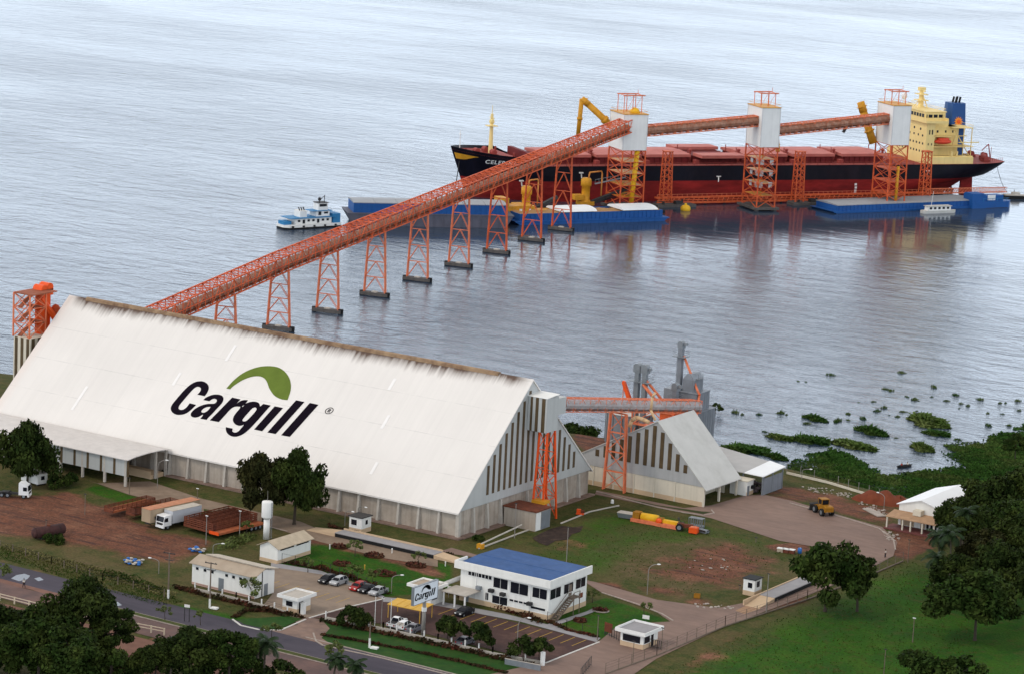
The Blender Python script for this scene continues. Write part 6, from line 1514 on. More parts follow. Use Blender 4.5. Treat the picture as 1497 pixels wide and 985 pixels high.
# lamps
def lamp(px, py, h, ax, ay, lab, arm=1.6):
    x, y = G(px, py); t = thing('street_lamp', lab, 'street lamp', (x,y,0), math.atan2(ay,ax), 'curved arm street lamps')
    pts = [(0,0,0),(0,0,h*.78)]+[(arm*(1-math.cos(k*math.pi/8)),0,h*.78+h*.22*math.sin(k*math.pi/8)) for k in range(1,5)]
    mb = MB(); mb.path(pts, .065, 6); mb.build('pole', M['pole'], t)
    mb = MB(); mb.ball((arm+.25,0,h+.02),.38,.20,.13,10,5); mb.build('lamp_head', M['lamp_white'], t, True)
    return t
for px, py, h, ax, ay, lab in ((230,713,6.0,1,.6,'curved street lamp standing by the open end of the unloading shed'), (946,869,6.0,1,.5,'curved street lamp at the edge of the grass field behind the office'), (755,962,7.4,1,.4,'tall curved street lamp in the staff car park'),
    (1292,745,3.4,-1,.2,'curved street lamp beside the red earth mound'), (1172,700,2.4,1,.4,'curved street lamp at the shoreline wall'), (572,867,3.6,1,.6,'curved street lamp behind the parked cars of the visitor yard'), (311,815,2.9,1,.6,'curved street lamp behind the long gate hall'), (504,768,3.2,1,0,'curved street lamp near the warehouse wall right of the big trees'), (523,760,3.0,1,0,'curved street lamp near the warehouse wall beside the weighbridge booth'), (232,838,2.8,-1,-.3,'curved street lamp by the main road left of the gate hall')):
    lamp(px, py, h, ax, ay, lab)
def pole(px, py, h, lab, cross=True, white=True, r=.15, slab=True):
    x, y = G(px, py); t = thing('utility_pole', lab, 'utility pole', (x,y,0), R(10))
    mb = MB(); mb.tube((0,0,0),(0,0,h),r,r*.75,8); mb.build('pole', M['wood'], t)
    if cross:
        for z in (h-.25, h-1.5): mb = MB(); mb.box(-1.2 if z > h-1 else -.8,-.07,z,1.2 if z > h-1 else .8,.07,z+.14); mb.box(-1.1,-.04,z+.14,-1.0,.04,z+.3); mb.box(.9,-.04,z+.14,1.0,.04,z+.3); mb.build('crossarm', M['dark'], t)
    if white: mb = MB(); mb.tube((0,0,.0),(0,0,1.7),r*1.35,r*1.25,8); mb.build('white_band', M['white'], t)
    if slab: mb = MB(); mb.box(.3,-.5,.02,1.6,.5,.28); mb.build('base_slab', M['white'], t)
    return t
pole(245.8,874.5,8.6,'utility pole with crossarms at the left end of the gate hall hedge',slab=False)
pole(306.5,888,8.4,'utility pole with crossarms in front of the long gate hall')
pole(540,946,4.6,'short white footed utility pole on the lawn by the main road',False)
for px, py, h, lab in ((124,752,4.2,'thin grey pole in the dirt yard grass left of the trailers'), (189,722,3.4,'thin pole at the corner of the unloading shed'), (288,745,4.4,'thin grey pole behind the trailers by the tan road'), (301,795,5.6,'thin grey pole in front of the red trailers'), (350,783,5.0,'thin grey pole at the right end of the red trailers'), (67,785,3.4,'thin pole by the rusty tank'), (828,822,7.0,'tall thin guyed pole behind the office roof'), (752,786,7.0,'tall thin guyed pole between the office and the gable'),
    (873,935,4.4,'thin grey pole at the corner of the car park and right gate'), (925,970,4.0,'thin dark pole by the right gate drive'), (967,950,4.0,'thin dark gate pole at the wire fence'), (1120,894,7.2,'tall pole beside the right weighbridge'), (1105,792,.9,'short dark stake at the edge of the access plaza'), (1327,822,4.6,'dark post with a white foot by the white storehouse'), (1334,938,4.4,'pole with a small lamp in the lower right meadow'), (1292,985,4.4,'dark post at the bottom right of the meadow'), (1081,862,0.9,'short stake before the black roofed booth')):
    x, y = G(px, py); t = thing('pole', lab, 'pole', (x,y,0)); mb = MB(); mb.tube((0,0,0),(0,0,h),.085,.06,6); mb.build('shaft', M['wood'] if h < 5 else M['pole'], t)
    mb = MB(); mb.box(-.3,-.05,h-.02,.3,.05,h+.12); mb.build('head', M['lamp_white'] if px in (288,301,350,1334) else M['dark'], t)
for px, py, lab in ((547.5,918,'leftmost bare white flagpole by the car park wall'), (557,919,'middle bare flagpole by the car park wall'), (570.5,922,'rightmost bare white flagpole by the car park wall')):
    x, y = G(px, py); t = thing('flagpole', lab, 'flagpole', (x,y,0), 0, 'bare flagpoles by the wall'); mb = MB(); mb.tube((0,0,0),(0,0,5.6),.07,.045,8); mb.build('shaft', M['white'] if px != 557 else M['pole'], t); mb = MB(); mb.ball((0,0,5.65),.1,.1,.1); mb.build('finial', M['white'], t)
dw = thing('direction_board', 'small white board on two dark posts at the road median', 'sign', (*G(273,908),0), R(15))
mb = MB(); mb.box(-.5,-.06,2.6,.5,.0,3.1); mb.build('board', M['white'], dw); mb = MB(); mb.box(-.5,-.05,0,-.4,.05,2.6); mb.box(.4,-.05,0,.5,.05,2.6); mb.build('post', M['dark'], dw)
gp1 = thing('gate_pillar', 'white gate pillar beside the left gate booth', 'pillar', (*G(443,897),0)); mb = MB(); mb.box(-.35,-.35,0,.35,.35,2.0); mb.box(-.42,-.42,2.0,.42,.42,2.12); mb.build('pillar_shaft', M['white'], gp1)
gp2 = thing('gate_pillar', 'white pillar at the end of the grey wall by the right drive', 'pillar', (*G(793,972),0)); mb = MB(); mb.box(-.3,-.3,0,.3,.3,2.4); mb.build('pillar_shaft', M['white'], gp2)
gw = thing('boundary_wall', 'low grey wall at the end of the car park by the right drive', 'wall', (*G(740,975),0))
mb = MB(); a, b = G(738,970), G(790,980); mb.beam((*a,.5),(*b,.5),.2,1.0); bw(mb, 'wall_panel', M['grey'], gw); mb = MB(); mb.beam((*a,1.02),(*b,1.02),.28,.08); bw(mb, 'coping', M['concrete'], gw)
gt1 = thing('drive_gate', 'dark barred gate across the right hand entrance', 'gate', (*G(905,930),0))
mb = MB(); 
for (p, q_) in ((G(884,926), G(908,938)), (G(946,945), G(966,949))):
    for k in range(8): f = k/7; x, y = p[0]+(q_[0]-p[0])*f, p[1]+(q_[1]-p[1])*f; mb.box(x-.04,y-.04,0,x+.04,y+.04,1.6)
    mb.beam((*p,1.55),(*q_,1.55),.07); mb.beam((*p,.3),(*q_,.3),.07)
bw(mb, 'bars', M['dark'], gt1)
gt2 = thing('drive_gate', 'dark barred gate leaf at the bottom edge of the right drive', 'gate', (*G(857,980),0))
mb = MB(); p, q_ = G(849,990), G(864,972)
for k in range(8): f = k/7; x, y = p[0]+(q_[0]-p[0])*f, p[1]+(q_[1]-p[1])*f; mb.box(x-.04,y-.04,0,x+.04,y+.04,1.7)
mb.beam((*p,1.65),(*q_,1.65),.07); mb.beam((*p,.3),(*q_,.3),.07); bw(mb, 'bars', M['dark'], gt2)
rsn = thing('red_board', 'plain red board by the fence at the right gate', 'sign', (*G(889,929),0), R(-10)); mb = MB(); mb.box(-.9,-.06,.7,.9,.0,2.4); mb.build('board', M['rust'], rsn); mb = MB(); mb.box(-.8,0.001,0,-.7,.08,2.3); mb.box(.7,0.001,0,.8,.08,2.3); mb.build('post', M['dark'], rsn)
wsn = thing('lawn_sign', 'small white board standing on the lawn above the right gate booth', 'sign', (*G(944,908),0), R(10)); mb = MB(); mb.box(-.65,-.05,.5,.65,.0,1.2); mb.build('board', M['white'], wsn); mb = MB(); mb.box(-.05,0.001,0,.05,.08,1.1); mb.build('post', M['dark'], wsn)
wp_ = thing('white_pipe', 'white pipe rail sloping up from the lawn towards the transformer house', 'pipe', (*G(705,797),0))
mb = MB(); a, b = G(703,801), G(762,778); mb.tube((*a,.9),(*b,1.6),.16,.16,8); bw(mb, 'pipe', M['concrete'], wp_)
mb = MB(); mb.box(a[0]-.7,a[1]-.5,0,a[0]+.5,a[1]+.5,.9); bw(mb, 'yellow_pump', M['yellow'], wp_)
for px, py, lab in ((482,802,'leftmost small white marker post on the garden lawn'), (573,808,'small white marker post in the middle of the garden lawn'), (651,827,'small white marker post at the right end of the garden'), (533,832,'small orange marker post by the garden fence')):
    x, y = G(px, py); t = thing('marker_post', lab, 'post', (x,y,0), 0, 'garden marker posts'); mb = MB(); mb.lathe([(.1,0),(.1,.75),(.14,.78),(.12,.95),(.03,1.0)], (0,0,0), 8); mb.build('shaft', M['white'] if px != 533 else M['canopy'], t)
# ------------------------------------------------------------ vehicles
def wheel(t, x, y, r, w=.24, name='wheel'):
    mb = MB(); mb.tube((x,y-w/2,r),(x,y+w/2,r),r,r,16); o = mb.build(name, M['black'], t, True)
    for p in o.data.polygons:
        if len(p.vertices) > 4: p.use_smooth = False
    mb = MB(); mb.tube((x,y-w/2-.012,r),(x,y+w/2+.012,r),r*.58,r*.58,10); mb.build('rim', M['grey'], o)
def car(lab, px, py, rot, mat, kind='hatch', grp='parked cars'):
    """local x forward; the body is swept from a side profile with tucked-in glasshouse"""
    x, y = G(px, py); t = thing('parked_car', lab, 'car', (x,y,.03), rot, grp)
    if kind == 'hatch':
        L, Wd, low, prof = 3.9, 1.68, .22, [(-1.95,.45),(-1.93,.85),(-1.80,.95),(1.05,.95),(1.80,.78),(1.95,.60),(1.95,.32),(1.85,.24),(-1.85,.24)]
        cab = [(-1.82,.94),(-1.45,1.42),(-.9,1.50),(.15,1.48),(.55,1.32),(1.10,.94)]
    elif kind == 'sedan':
        L, Wd, low, prof = 4.3, 1.7, .22, [(-2.15,.45),(-2.12,.92),(-1.95,.98),(1.05,.94),(1.95,.78),(2.15,.58),(2.15,.32),(2.05,.24),(-2.05,.24)]
        cab = [(-1.55,.96),(-1.0,1.36),(-.6,1.42),(.1,1.42),(.45,1.30),(1.12,.94)]
    else:
        L, Wd, low, prof = 5.0, 1.8, .3, [(-2.5,.55),(-2.5,1.08),(1.25,1.08),(2.3,.98),(2.5,.75),(2.5,.42),(2.4,.34),(-2.4,.34)]
        cab = [(-.75,1.07),(-.62,1.62),(-.4,1.70),(.35,1.68),(.7,1.5),(1.32,1.07)]
    h = Wd/2; mb = MB(); ins = .06; n = len(prof)
    V_ = [(a,-h+ins,b) for a,b in prof]+[(a,-h,b*.92+.03) for a,b in prof]+[(a,h,b*.92+.03) for a,b in prof]+[(a,h-ins,b) for a,b in prof]
    F_ = [tuple(range(n))]+[tuple(reversed(range(3*n,4*n)))]
    for r_ in range(3): F_ += [(r_*n+(i+1)%n, r_*n+i, (r_+1)*n+i, (r_+1)*n+(i+1)%n) for i in range(n)]
    mb.add(V_, F_); body = mb.build('body', mat, t)
    mb = MB(); m_ = len(cab); tuck = lambda b: h-.06-(b-.94)*.38
    V_ = [(a,-tuck(b),b) for a,b in cab]+[(a,tuck(b),b) for a,b in cab]
    mb.add(V_, [tuple(reversed(range(m_))), tuple(range(m_,2*m_))]+[(i,i+1,m_+i+1,m_+i) for i in range(m_-1)]); gl = mb.build('glasshouse', M['glass'], t)
    top = [c for c in cab if c[1] > 1.28 if kind != 'pickup' or c[1] > 1.45]; a0, a1 = top[0], top[-1]
    mb = MB(); V_ = [(a,-tuck(b)+.02,b+.012) for a,b in top]+[(a,tuck(b)-.02,b+.012) for a,b in top]; k = len(top)
    mb.add(V_, [(i,i+1,k+i+1,k+i) for i in range(k-1)])
    for q in (-1, 1):
        for (i, j) in ((0, 1), (m_-1, m_-2)): mb.beam((cab[i][0], q*tuck(cab[i][1]), cab[i][1]), (cab[j][0], q*tuck(cab[j][1]), cab[j][1]), .07)
        bx = (cab[0][0]+cab[-1][0])/2-.1; mb.beam((bx,q*(tuck(.95)+.01),.95),(bx,q*(tuck(1.42)+.01),cab[2][1]-.04), .07)
    mb.build('roof', mat, t)
    for wx in (-L*.31, L*.32):
        for q in (-1, 1): wheel(t, wx, q*(h-.08), .31 if kind != 'pickup' else .37)
    mb_ = [MB(), MB()]
    for q, mm in zip((-1, 1), mb_): mm.box(L/2-.12,q*(h-.32)-.17,.58 if kind != 'pickup' else .74,L/2+.012,q*(h-.32)+.17,.74 if kind != 'pickup' else .92); mm.build('headlight', M['lamp_white'], t)
    for q in (-1, 1): mm = MB(); mm.box(-L/2-.012,q*(h-.26)-.12,.62,-L/2+.1,q*(h-.26)+.12,.88); mm.build('tail_light', M['car_red'], t)
    mm = MB(); mm.box(L/2-.1,-h+.1,.3,L/2+.03,h-.1,.5); mm.box(-L/2-.03,-h+.1,.34,-L/2+.1,h-.1,.52); mm.build('bumper', M['dark'] if kind == 'pickup' else mat, t)
    if kind == 'pickup':
        mm = MB(); mm.box(-2.38,-h+.14,1.081,-.86,h-.14,1.09); mm.build('load_bed', M['dark'], t)
    for q in (-1, 1): mm = MB(); mm.box(.62,q*(h+.09)-.08,.95,.78,q*(h+.09)+.08,1.1); mm.build('mirror', mat, t)
    return t
VP, VM = R(90), R(-90)
car('black hatchback parked at the garden fence of the visitor yard', 478.5, 851, VM+.0, M['car_black'])
car('silver hatchback parked beside the black one in the visitor yard', 495, 853.5, VM, M['car_silver'])
car('red hatchback parked at the right end of the visitor yard', 524, 861.5, VM, M['car_red'])
car('black sedan parked between the red and the large silver car', 537, 864.5, VM, M['car_black'], 'sedan')
car('large silver sedan parked beside the white yard line, nearest the car port', 553, 868, VM, M['car_silver'], 'sedan')
car('white pickup truck parked behind the flagpoles, left of the pair', 580, 914.5, VP+.15, M['car_white'], 'pickup')
car('white hatchback parked by the car park wall, right of the white pickup', 592, 918, VP+.1, M['car_white'])
car('dark grey sedan parked between the white hatchback and the billboard pole', 606, 922, VP+.1, M['car_grey'], 'sedan')
car('black sedan parked at the kerb below the office front', 678.5, 898, VM, M['car_black'], 'sedan')
car('dark green grey sedan half hidden by the round car park trees', 680, 941, VP, M['car_grey'], 'sedan')
# lorries in the dirt yard
def truck_wheels(t, xs, w, r=.5):
    for x in xs:
        for q in (-1, 1): wheel(t, x, q*(w/2-.16), r, .3)
def cab(t, x0, w, mat, sleeper=False):
    """cab-over lorry cab, front face at x0"""
    d = 2.0; h0 = .75; h1 = 2.75
    mb = MB(); mb.extr([(x0,-w/2,h0),(x0+.04,-w/2,1.55),(x0-.22,-w/2,h1),(x0-d,-w/2,h1+.1),(x0-d,-w/2,h0)], (0,w,0)); c = mb.build('cab', mat, t)
    mb = MB(); mb.extr([(x0+.045,-w/2+.15,1.62),(x0+.055,-w/2+.15,1.62),(x0-.16,-w/2+.15,2.6),(x0-.18,-w/2+.15,2.6)], (0,w-.3,0)); mb.build('windscreen', M['glass'], c)
    for q in (-1, 1): mb = MB(); mb.box(x0-1.1,q*(w/2+.012)-.012,1.6,x0-.3,q*(w/2+.012)+.012,2.4); mb.build('side_window', M['glass'], c)
    mb = MB(); mb.box(x0+.0,-w/2+.3,.95,x0+.06,w/2-.3,1.4); mb.build('grille', M['dark'], c)
    mb = MB(); mb.box(x0-.2,-w/2,.4,x0+.12,w/2,.8); mb.build('bumper', mat, c)
    for q in (-1, 1): mb = MB(); mb.box(x0+.06,q*(w/2-.3)-.2,.85,x0+.13,q*(w/2-.3)+.2,1.05); mb.build('headlight', M['lamp_white'], c)
    for q in (-1, 1): mb = MB(); mb.box(x0-.05,q*(w/2+.2)-.1,1.7,x0+.05,q*(w/2+.2)+.1,2.3); mb.build('mirror', M['dark'], c)
    if sleeper: mb = MB(); mb.extr([(x0-.5,-w/2+.1,h1+.05),(x0-1.0,-w/2+.1,3.15),(x0-d,-w/2+.1,3.2),(x0-d,-w/2+.1,h1+.1)], (0,w-.2,0)); mb.build('wind_deflector', mat, c)
RT = R(-97)
x, y = G(250,772); tr = thing('box_lorry', 'white cab box lorry with a pale grey body facing the camera in the dirt yard', 'lorry', (x-.6,y+1.4,.05), RT)
cab(tr, 3.6, 2.3, M['car_white'])
mb = MB(); mb.box(-6.4,-1.22,1.05,1.35,1.22,3.5); bo = mb.build('cargo_box', M['truck_grey'], tr)
mb = MB(); mb.box(-6.45,-1.25,3.5,1.4,1.25,3.58); mb.build('box_roof', pmat('dusty_box_roof', (.50,.45,.38), .7, .12, .5), bo)
mb = MB(); mb.box(-6.3,-.5,.6,3.4,.5,1.04); mb.build('chassis', M['dark'], tr); truck_wheels(tr, (2.5,-3.0,-4.1), 2.3)
x, y = G(225,771); tl = thing('box_trailer', 'long tan box trailer with a rusty orange roof behind the white lorry', 'trailer', (x-.4,y+5.5,.05), RT)
mb = MB(); mb.box(-6.6,-1.25,1.1,6.6,1.25,3.7); bo = mb.build('cargo_box', M['tan_box'], tl)
mb = MB(); mb.box(-6.65,-1.28,3.7,6.65,1.28,3.78)
for k in range(8): mb.box(-6.6+k*1.85,-1.29,3.78,-6.5+k*1.85,1.29,3.82)
mb.build('box_roof', M['tan_roof'], bo); mb = MB(); mb.box(-6.4,-.5,.7,6.4,.5,1.09); mb.build('chassis', M['dark'], tl); truck_wheels(tl, (-5.2,-4.0,-2.8), 2.4)
mb = MB(); mb.box(4.6,-.9,.0,4.75,-.75,1.1); mb.box(4.6,.75,.0,4.75,.9,1.1); mb.build('landing_leg', M['dark'], tl)
def flatbed(lab, px, py, L, mat, mat2, sides, rot, dz=0, dx=0, dy=0):
    x, y = G(px, py); t = thing('flatbed_trailer', lab, 'trailer', (x+dx,y+dy,.05), rot, 'red flatbed trailers')
    mb = MB(); mb.box(-L/2,-1.25,1.0,L/2,1.25,1.22); mb.box(-L/2,-1.28,.85,L/2,-1.1,1.25); mb.box(-L/2,1.1,.85,L/2,1.28,1.25); b = mb.build('load_bed', mat2, t)
    if sides:
        mb = MB()
        n = int(L/1.3)
        for k in range(n+1):
            for q in (-1.2,1.2): mb.box(-L/2+k*L/n-.06,q-.05,1.22,-L/2+k*L/n+.06,q+.05,1.22+sides)
        for z in range(4):
            zz = 1.4+sides*z/4.2
            for q in (-1.2,1.2): mb.box(-L/2,q-.03,zz,L/2,q+.03,zz+sides*.15)
            for q in (-L/2,L/2): mb.box(q-.03,-1.2,zz,q+.03,1.2,zz+sides*.15)
        mb.build('stake_sides', mat, t)
    mb = MB(); mb.box(-L/2+.3,-.5,.6,L/2-.5,.5,.99); mb.build('chassis', M['dark'], t); truck_wheels(t, (-L/2+1.2,-L/2+2.4,-L/2+3.6), 2.3)
    mb = MB(); mb.box(L/2-.02,-1.25,.8,L/2+.12,1.25,1.4 if not sides else 1.25); mb.build('headboard', M['orange_bright'] if not sides else mat, t)
    return t
RF = R(-95)
for k in range(4):
    flatbed(('leftmost red stake sided trailer of the parked row of four', 'second red stake sided trailer of the parked row of four', 'third red stake sided trailer of the parked row of four', 'rightmost red stake sided trailer of the four, beside the flatbed')[k], 278+k*9.5, 776+k*2.6, 12.5, M['rust'], M['rust'], 1.6, RF, dx=.3, dy=6.0)
flatbed('low empty flatbed trailer with an orange front at the right of the row', 318, 786, 13.0, M['rust'], M['rust_orange'], 0, RF, dx=.4, dy=5.6)
flatbed('low rusty stake trailer lying in the grass at the back of the dirt yard', 160, 752, 12, M['rust'], M['rust_orange'], .7, R(-93), dx=1.0, dy=5.0)
flatbed('red stake trailer half hidden behind the tan box trailer', 199, 758, 12, M['rust'], M['rust'], 1.0, R(-96), dy=5.0)
x, y = G(22,726); tu = thing('tractor_unit', 'white lorry tractor unit without a trailer at the far left of the dirt yard', 'lorry', (x,y,.05), R(28))
cab(tu, 3.0, 2.4, M['car_white'], True); mb = MB(); mb.box(-3.4,-.45,.6,1.0,.45,.95); mb.box(-2.6,-.7,.95,-1.2,.7,1.1); mb.build('chassis', M['dark'], tu); truck_wheels(tu, (2.0,-1.3,-2.5), 2.3)
x, y = G(50,705); bt = thing('white_hut', 'small white hut with a dark window under the big left tree', 'hut', (x,y,0), R(-8)); mb = MB(); mb.extr([(-2.6,-1.3,.3),(2.6,-1.3,.3),(2.6,-1.3,2.4),(-2.6,-1.3,2.4)], (0,2.6,0)); mb.build('wall', M['white_render'], bt); mb = MB(); mb.box(-2.7,-1.4,2.4,2.7,1.4,2.5); mb.build('roof', M['concrete'], bt); mb = MB(); mb.box(2.6,-.4,1.1,2.64,.5,1.9); mb.build('window', M['glass'], bt); mb = MB(); mb.box(-2.4,-1.1,0,-2.0,1.1,.3); mb.box(2.0,-1.1,0,2.4,1.1,.3); mb.each('skid', M['dark'], bt)
x, y = G(73,784); tk = thing('rusty_tank', 'rusty dark cylindrical tank lying on cradles in the dirt yard', 'tank', (x,y,0), R(78))
mb = MB(); mb.tube((-3.6,0,1.25),(3.0,0,1.25),1.05,1.05,18); mb.tube((-3.9,0,1.25),(-3.6,0,1.25),.7,1.05,18); mb.tube((3.0,0,1.25),(3.3,0,1.25),1.05,.7,18); o = mb.build('tank_shell', pmat('dark_rust', (.075,.03,.028), .8, .3, .6, col2=(.035,.02,.02), amt=.45, scale2=.5), tk, True)
mb = MB()
for q in (-2.2,1.8): mb.box(q-.2,-.9,0,q+.2,.9,.7)
mb.build('cradle', M['dark'], tk); mb = MB(); mb.tube((-.4,0,2.2),(-.4,0,2.5),.4,.4,10); mb.build('hatch', M['rust'], o)
# wheel loader on the right
x, y = G(1202,750); ld = thing('wheel_loader', 'yellow wheel loader with a big dark bucket on the bare ground at the right', 'loader', (x,y,0), R(-215))
mb = MB(); mb.extr([(-3.0,-1.0,1.0),(-3.0,-1.0,1.9),(-2.6,-1.0,2.1),(-.3,-1.0,2.2),(-.3,-1.0,.9)], (0,2.0,0)); mb.build('engine_hood', M['loader'], ld)
mb = MB(); mb.box(-.25,-.8,.9,1.4,.8,1.7); mb.build('front_frame', M['loader'], ld)
mb = MB(); mb.box(-1.1,-.8,2.2,.4,.8,3.2); c = mb.build('cab', M['glass'], ld); mb = MB(); mb.box(-1.25,-.9,3.2,.55,.9,3.35)
for a in (-1.1,.4):
    for q in (-.8,.8): mb.box(a-.06,q-.06,2.2,a+.06,q+.06,3.2)
mb.build('cab_roof', M['loader'], c)
for a in (-1.9,1.2):
    for q in (-1.1,1.1): wheel(ld, a, q, .8, .6)
mb = MB()
for q in (-.6,.6): mb.beam((.9,q,1.7),(3.0,q,.9),.3,.4)
mb.build('lift_arm', M['loader'], ld)
mb = MB(); mb.extr([(2.7,-1.45,.15),(4.0,-1.45,.1),(3.2,-1.45,.35),(3.0,-1.45,1.2),(3.4,-1.45,1.6),(2.8,-1.45,1.4)], (0,2.9,0)); mb.build('bucket', M['dark'], ld)
# yellow plant parked on the grass
def P_(px, py): return G(px, py)
x, y = P_(917,757); t = thing('grey_hopper', 'grey steel hopper at the left end of the row of yellow machine parts', 'hopper', (x,y,0), R(8)); mb = MB(); mb.extr([(-1.7,-.7,.1),(1.7,-.7,.1),(2.0,-1.0,1.1),(-1.9,-1.0,1.1)], (0,1.9,0)); mb.build('hopper_body', M['grey'], t); mb = MB(); mb.box(-1.95,-1.05,1.1,2.05,1.0,1.22); mb.build('rim', M['concrete'], t)
x, y = P_(948,764); t = thing('screw_conveyor', 'large yellow and orange machine section with a drum lying on the grass', 'machinery', (x,y,0), R(5))
mb = MB(); mb.box(-3.6,-1.1,0,3.6,-.7,.7); mb.box(-3.6,.7,0,3.6,1.1,.7); mb.box(-3.6,-.7,.1,3.6,.7,.3); mb.build('trough', M['orange_faded'], t)
mb = MB(); mb.tube((-1.6,.1,1.1),(2.0,.1,1.1),.85,.85,14); mb.build('drum', M['bright_yellow'], t, True); mb = MB(); mb.box(-3.3,-.8,.7,-1.9,.9,2.0); mb.box(2.1,-.6,.7,3.2,.8,1.5); mb.each('end_plate', M['loader'], t); mb = MB(); mb.ball((2.6,-.7,1.0),.7,.5,.6); mb.build('orange_motor', M['orange_bright'], t)
x, y = P_(978,770); t = thing('yellow_chute', 'long narrow yellow chute section lying right of the drum', 'machinery', (x,y,0), R(4)); mb = MB(); mb.box(-2.6,-.1,.5,2.4,.9,1.3); mb.build('chute', M['bright_yellow'], t); mb = MB(); mb.box(-2.6,-1.0,0,2.2,-.2,.7); mb.build('side_frame', M['orange_faded'], t); mb = MB(); mb.box(2.4,-.2,.1,2.9,1.0,1.4); mb.build('flange', M['dark'], t)
x, y = P_(1000,775); t = thing('farm_tractor', 'old red tractor with large black wheels between the yellow chute and orange tank', 'tractor', (x,y,0), R(20))
mb = MB(); mb.box(-.4,-.4,.7,1.8,.4,1.4); mb.build('bonnet', M['rust'], t); mb = MB(); mb.box(-1.4,-.6,.8,-.2,.6,1.5); mb.build('seat_deck', M['rust'], t)
for q in (-.8,.8): wheel(t, -.9, q, .75, .4)
for q in (-.6,.6): wheel(t, 1.3, q, .42, .25)
mb = MB(); mb.beam((-.9,-.5,1.5),(-1.3,-.5,2.5),.12); mb.beam((-.9,.5,1.5),(-1.3,.5,2.5),.12); mb.beam((-1.3,-.5,2.5),(-1.3,.5,2.5),.12); mb.build('roll_bar', M['dark'], t)
x, y = P_(1013,772); t = thing('grey_cage', 'grey barred cage box standing behind the orange tank', 'cage', (x,y+1.4,0), R(5)); mb = MB(); mb.box(-1.5,-.7,0,1.5,.7,.5); mb.build('base', M['grey'], t); mb = MB()
for k in range(7):
    for q in (-.7,.7): mb.box(-1.45+k*.48-.05,q-.05,.5,-1.45+k*.48+.05,q+.05,1.9)
mb.box(-1.5,-.75,1.9,1.5,.75,2.0); mb.build('bars', M['grey'], t)
x, y = P_(1014,779); t = thing('orange_tank', 'bright orange upright tank among the parked machine parts', 'tank', (x,y,0), R(10)); mb = MB(); mb.box(-.85,-.7,.15,.85,.7,1.25); mb.build('tank_body', M['orange_bright'], t); mb = MB(); mb.box(-.7,-.55,1.25,.7,.55,1.36); mb.tube((.3,0,1.36),(.3,0,1.55),.2,.2,8); mb.build('lid', M['orange_faded'], t); mb = MB(); mb.box(-.8,-.6,0,-.5,.6,.15); mb.box(.5,-.6,0,.8,.6,.15); mb.build('skid', M['dark'], t)
x, y = P_(1028,778); t = thing('harrow', 'dark toothed harrow at the right end of the row of machine parts', 'machinery', (x,y,0), R(-10)); mb = MB(); mb.box(-1.0,-.5,.3,1.0,.5,.6); mb.beam((1.0,0,.5),(1.9,-.3,.9),.2); mb.build('frame', M['dark'], t); mb = MB()
for k in range(6): mb.tube((-.9+k*.35,-.5,.35),(-.9+k*.35,.5,.35),.35,.35,10)
mb.build('discs', M['grey'], t)
for px, py, s_, lab in ((848,752,1.0,'small red pump set on the grass near the gable tower'),):
    x, y = G(px, py); t = thing('pump_set', lab, 'pump', (x,y,0), .4); mb = MB(); mb.box(-.8,-.5,.15,.8,.5,.4); mb.box(-.7,-.35,.4,.1,.35,1.2); mb.build('engine', M['orange_bright'], t); mb = MB(); mb.tube((.1,0,.8),(.8,0,.8),.3,.3,10); mb.build('pump_casing', M['rust'], t)
wsm = thing('concrete_marker', 'small white block at the end of the path kerb near the red pump', 'block', (*G(895,735),0)); mb = MB(); mb.lathe([(.35,0),(.33,.6),(.2,.8),(.02,.85)], (0,0,0), 10); mb.build('block', M['white'], wsm)
om = thing('orange_crate', 'small orange yellow crate on the field edge beside the drive', 'crate', (*G(1019,873),0), .3); mb = MB(); mb.box(-.55,-.4,0,.55,.4,.12); mb.box(-.55,-.4,.12,-.5,.4,.75); mb.box(.5,-.4,.12,.55,.4,.75); mb.box(-.5,-.4,.12,.5,-.35,.75); mb.box(-.5,.35,.12,.5,.4,.75); mb.build('crate_body', M['loader'], om)
# drums and boxes by the field edge
for px, py, m_, lab in ((1141,806,'tile','leftmost brown box of the row at the field edge'), (1149,807,'rust','rust red box second in the row at the field edge'), (1157,808,'rust','rust red box third in the row at the field edge')):
    x, y = G(px, py); t = thing('planter_box', lab, 'box', (x,y,0), .1, 'boxes at the field edge'); mb = MB(); mb.box(-.6,-.45,0,.6,.45,.7); mb.build('box_body', M[m_], t); mb = MB(); mb.box(-.66,-.5,.7,.66,.5,.82); mb.build('lid', M['white'], t)
x, y = G(1169,808); t = thing('plastic_drum', 'blue plastic drum at the right end of the box row', 'drum', (x,y,0)); mb = MB(); mb.lathe([(.36,0),(.42,.1),(.42,.45),(.45,.5),(.42,.55),(.42,.95),(.36,1.05),(.02,1.06)], (0,0,0), 14); mb.build('drum_body', M['drum_blue'], t, True); mb = MB(); mb.tube((0,.15,1.05),(0,.15,1.1),.08); mb.build('bung', M['white'], t)
for px, py, n_, lab in ((196,823,32,'pile of white and blue sacks on the dirt yard grass'), (289,806,16,'small stack of white and blue sacks behind the gate hall')):
    x, y = G(px, py); t = thing('sack_pile', lab, 'sacks', (x,y,0), .2, 'sack piles'); rr = random.Random(n_)
    for k in range(n_):
        mb = MB(); mb.ball((rr.uniform(-1.5,1.5), rr.uniform(-1.1,1.1), .2+.26*(k % 3)), .42, .3, .19, 10, 6); mb.build('sack', M['concrete'] if k % 2 else M['drum_blue'], t, True)
mo_ = MB(); rr = random.Random(8); V_ = []; F_ = []; nx = 26
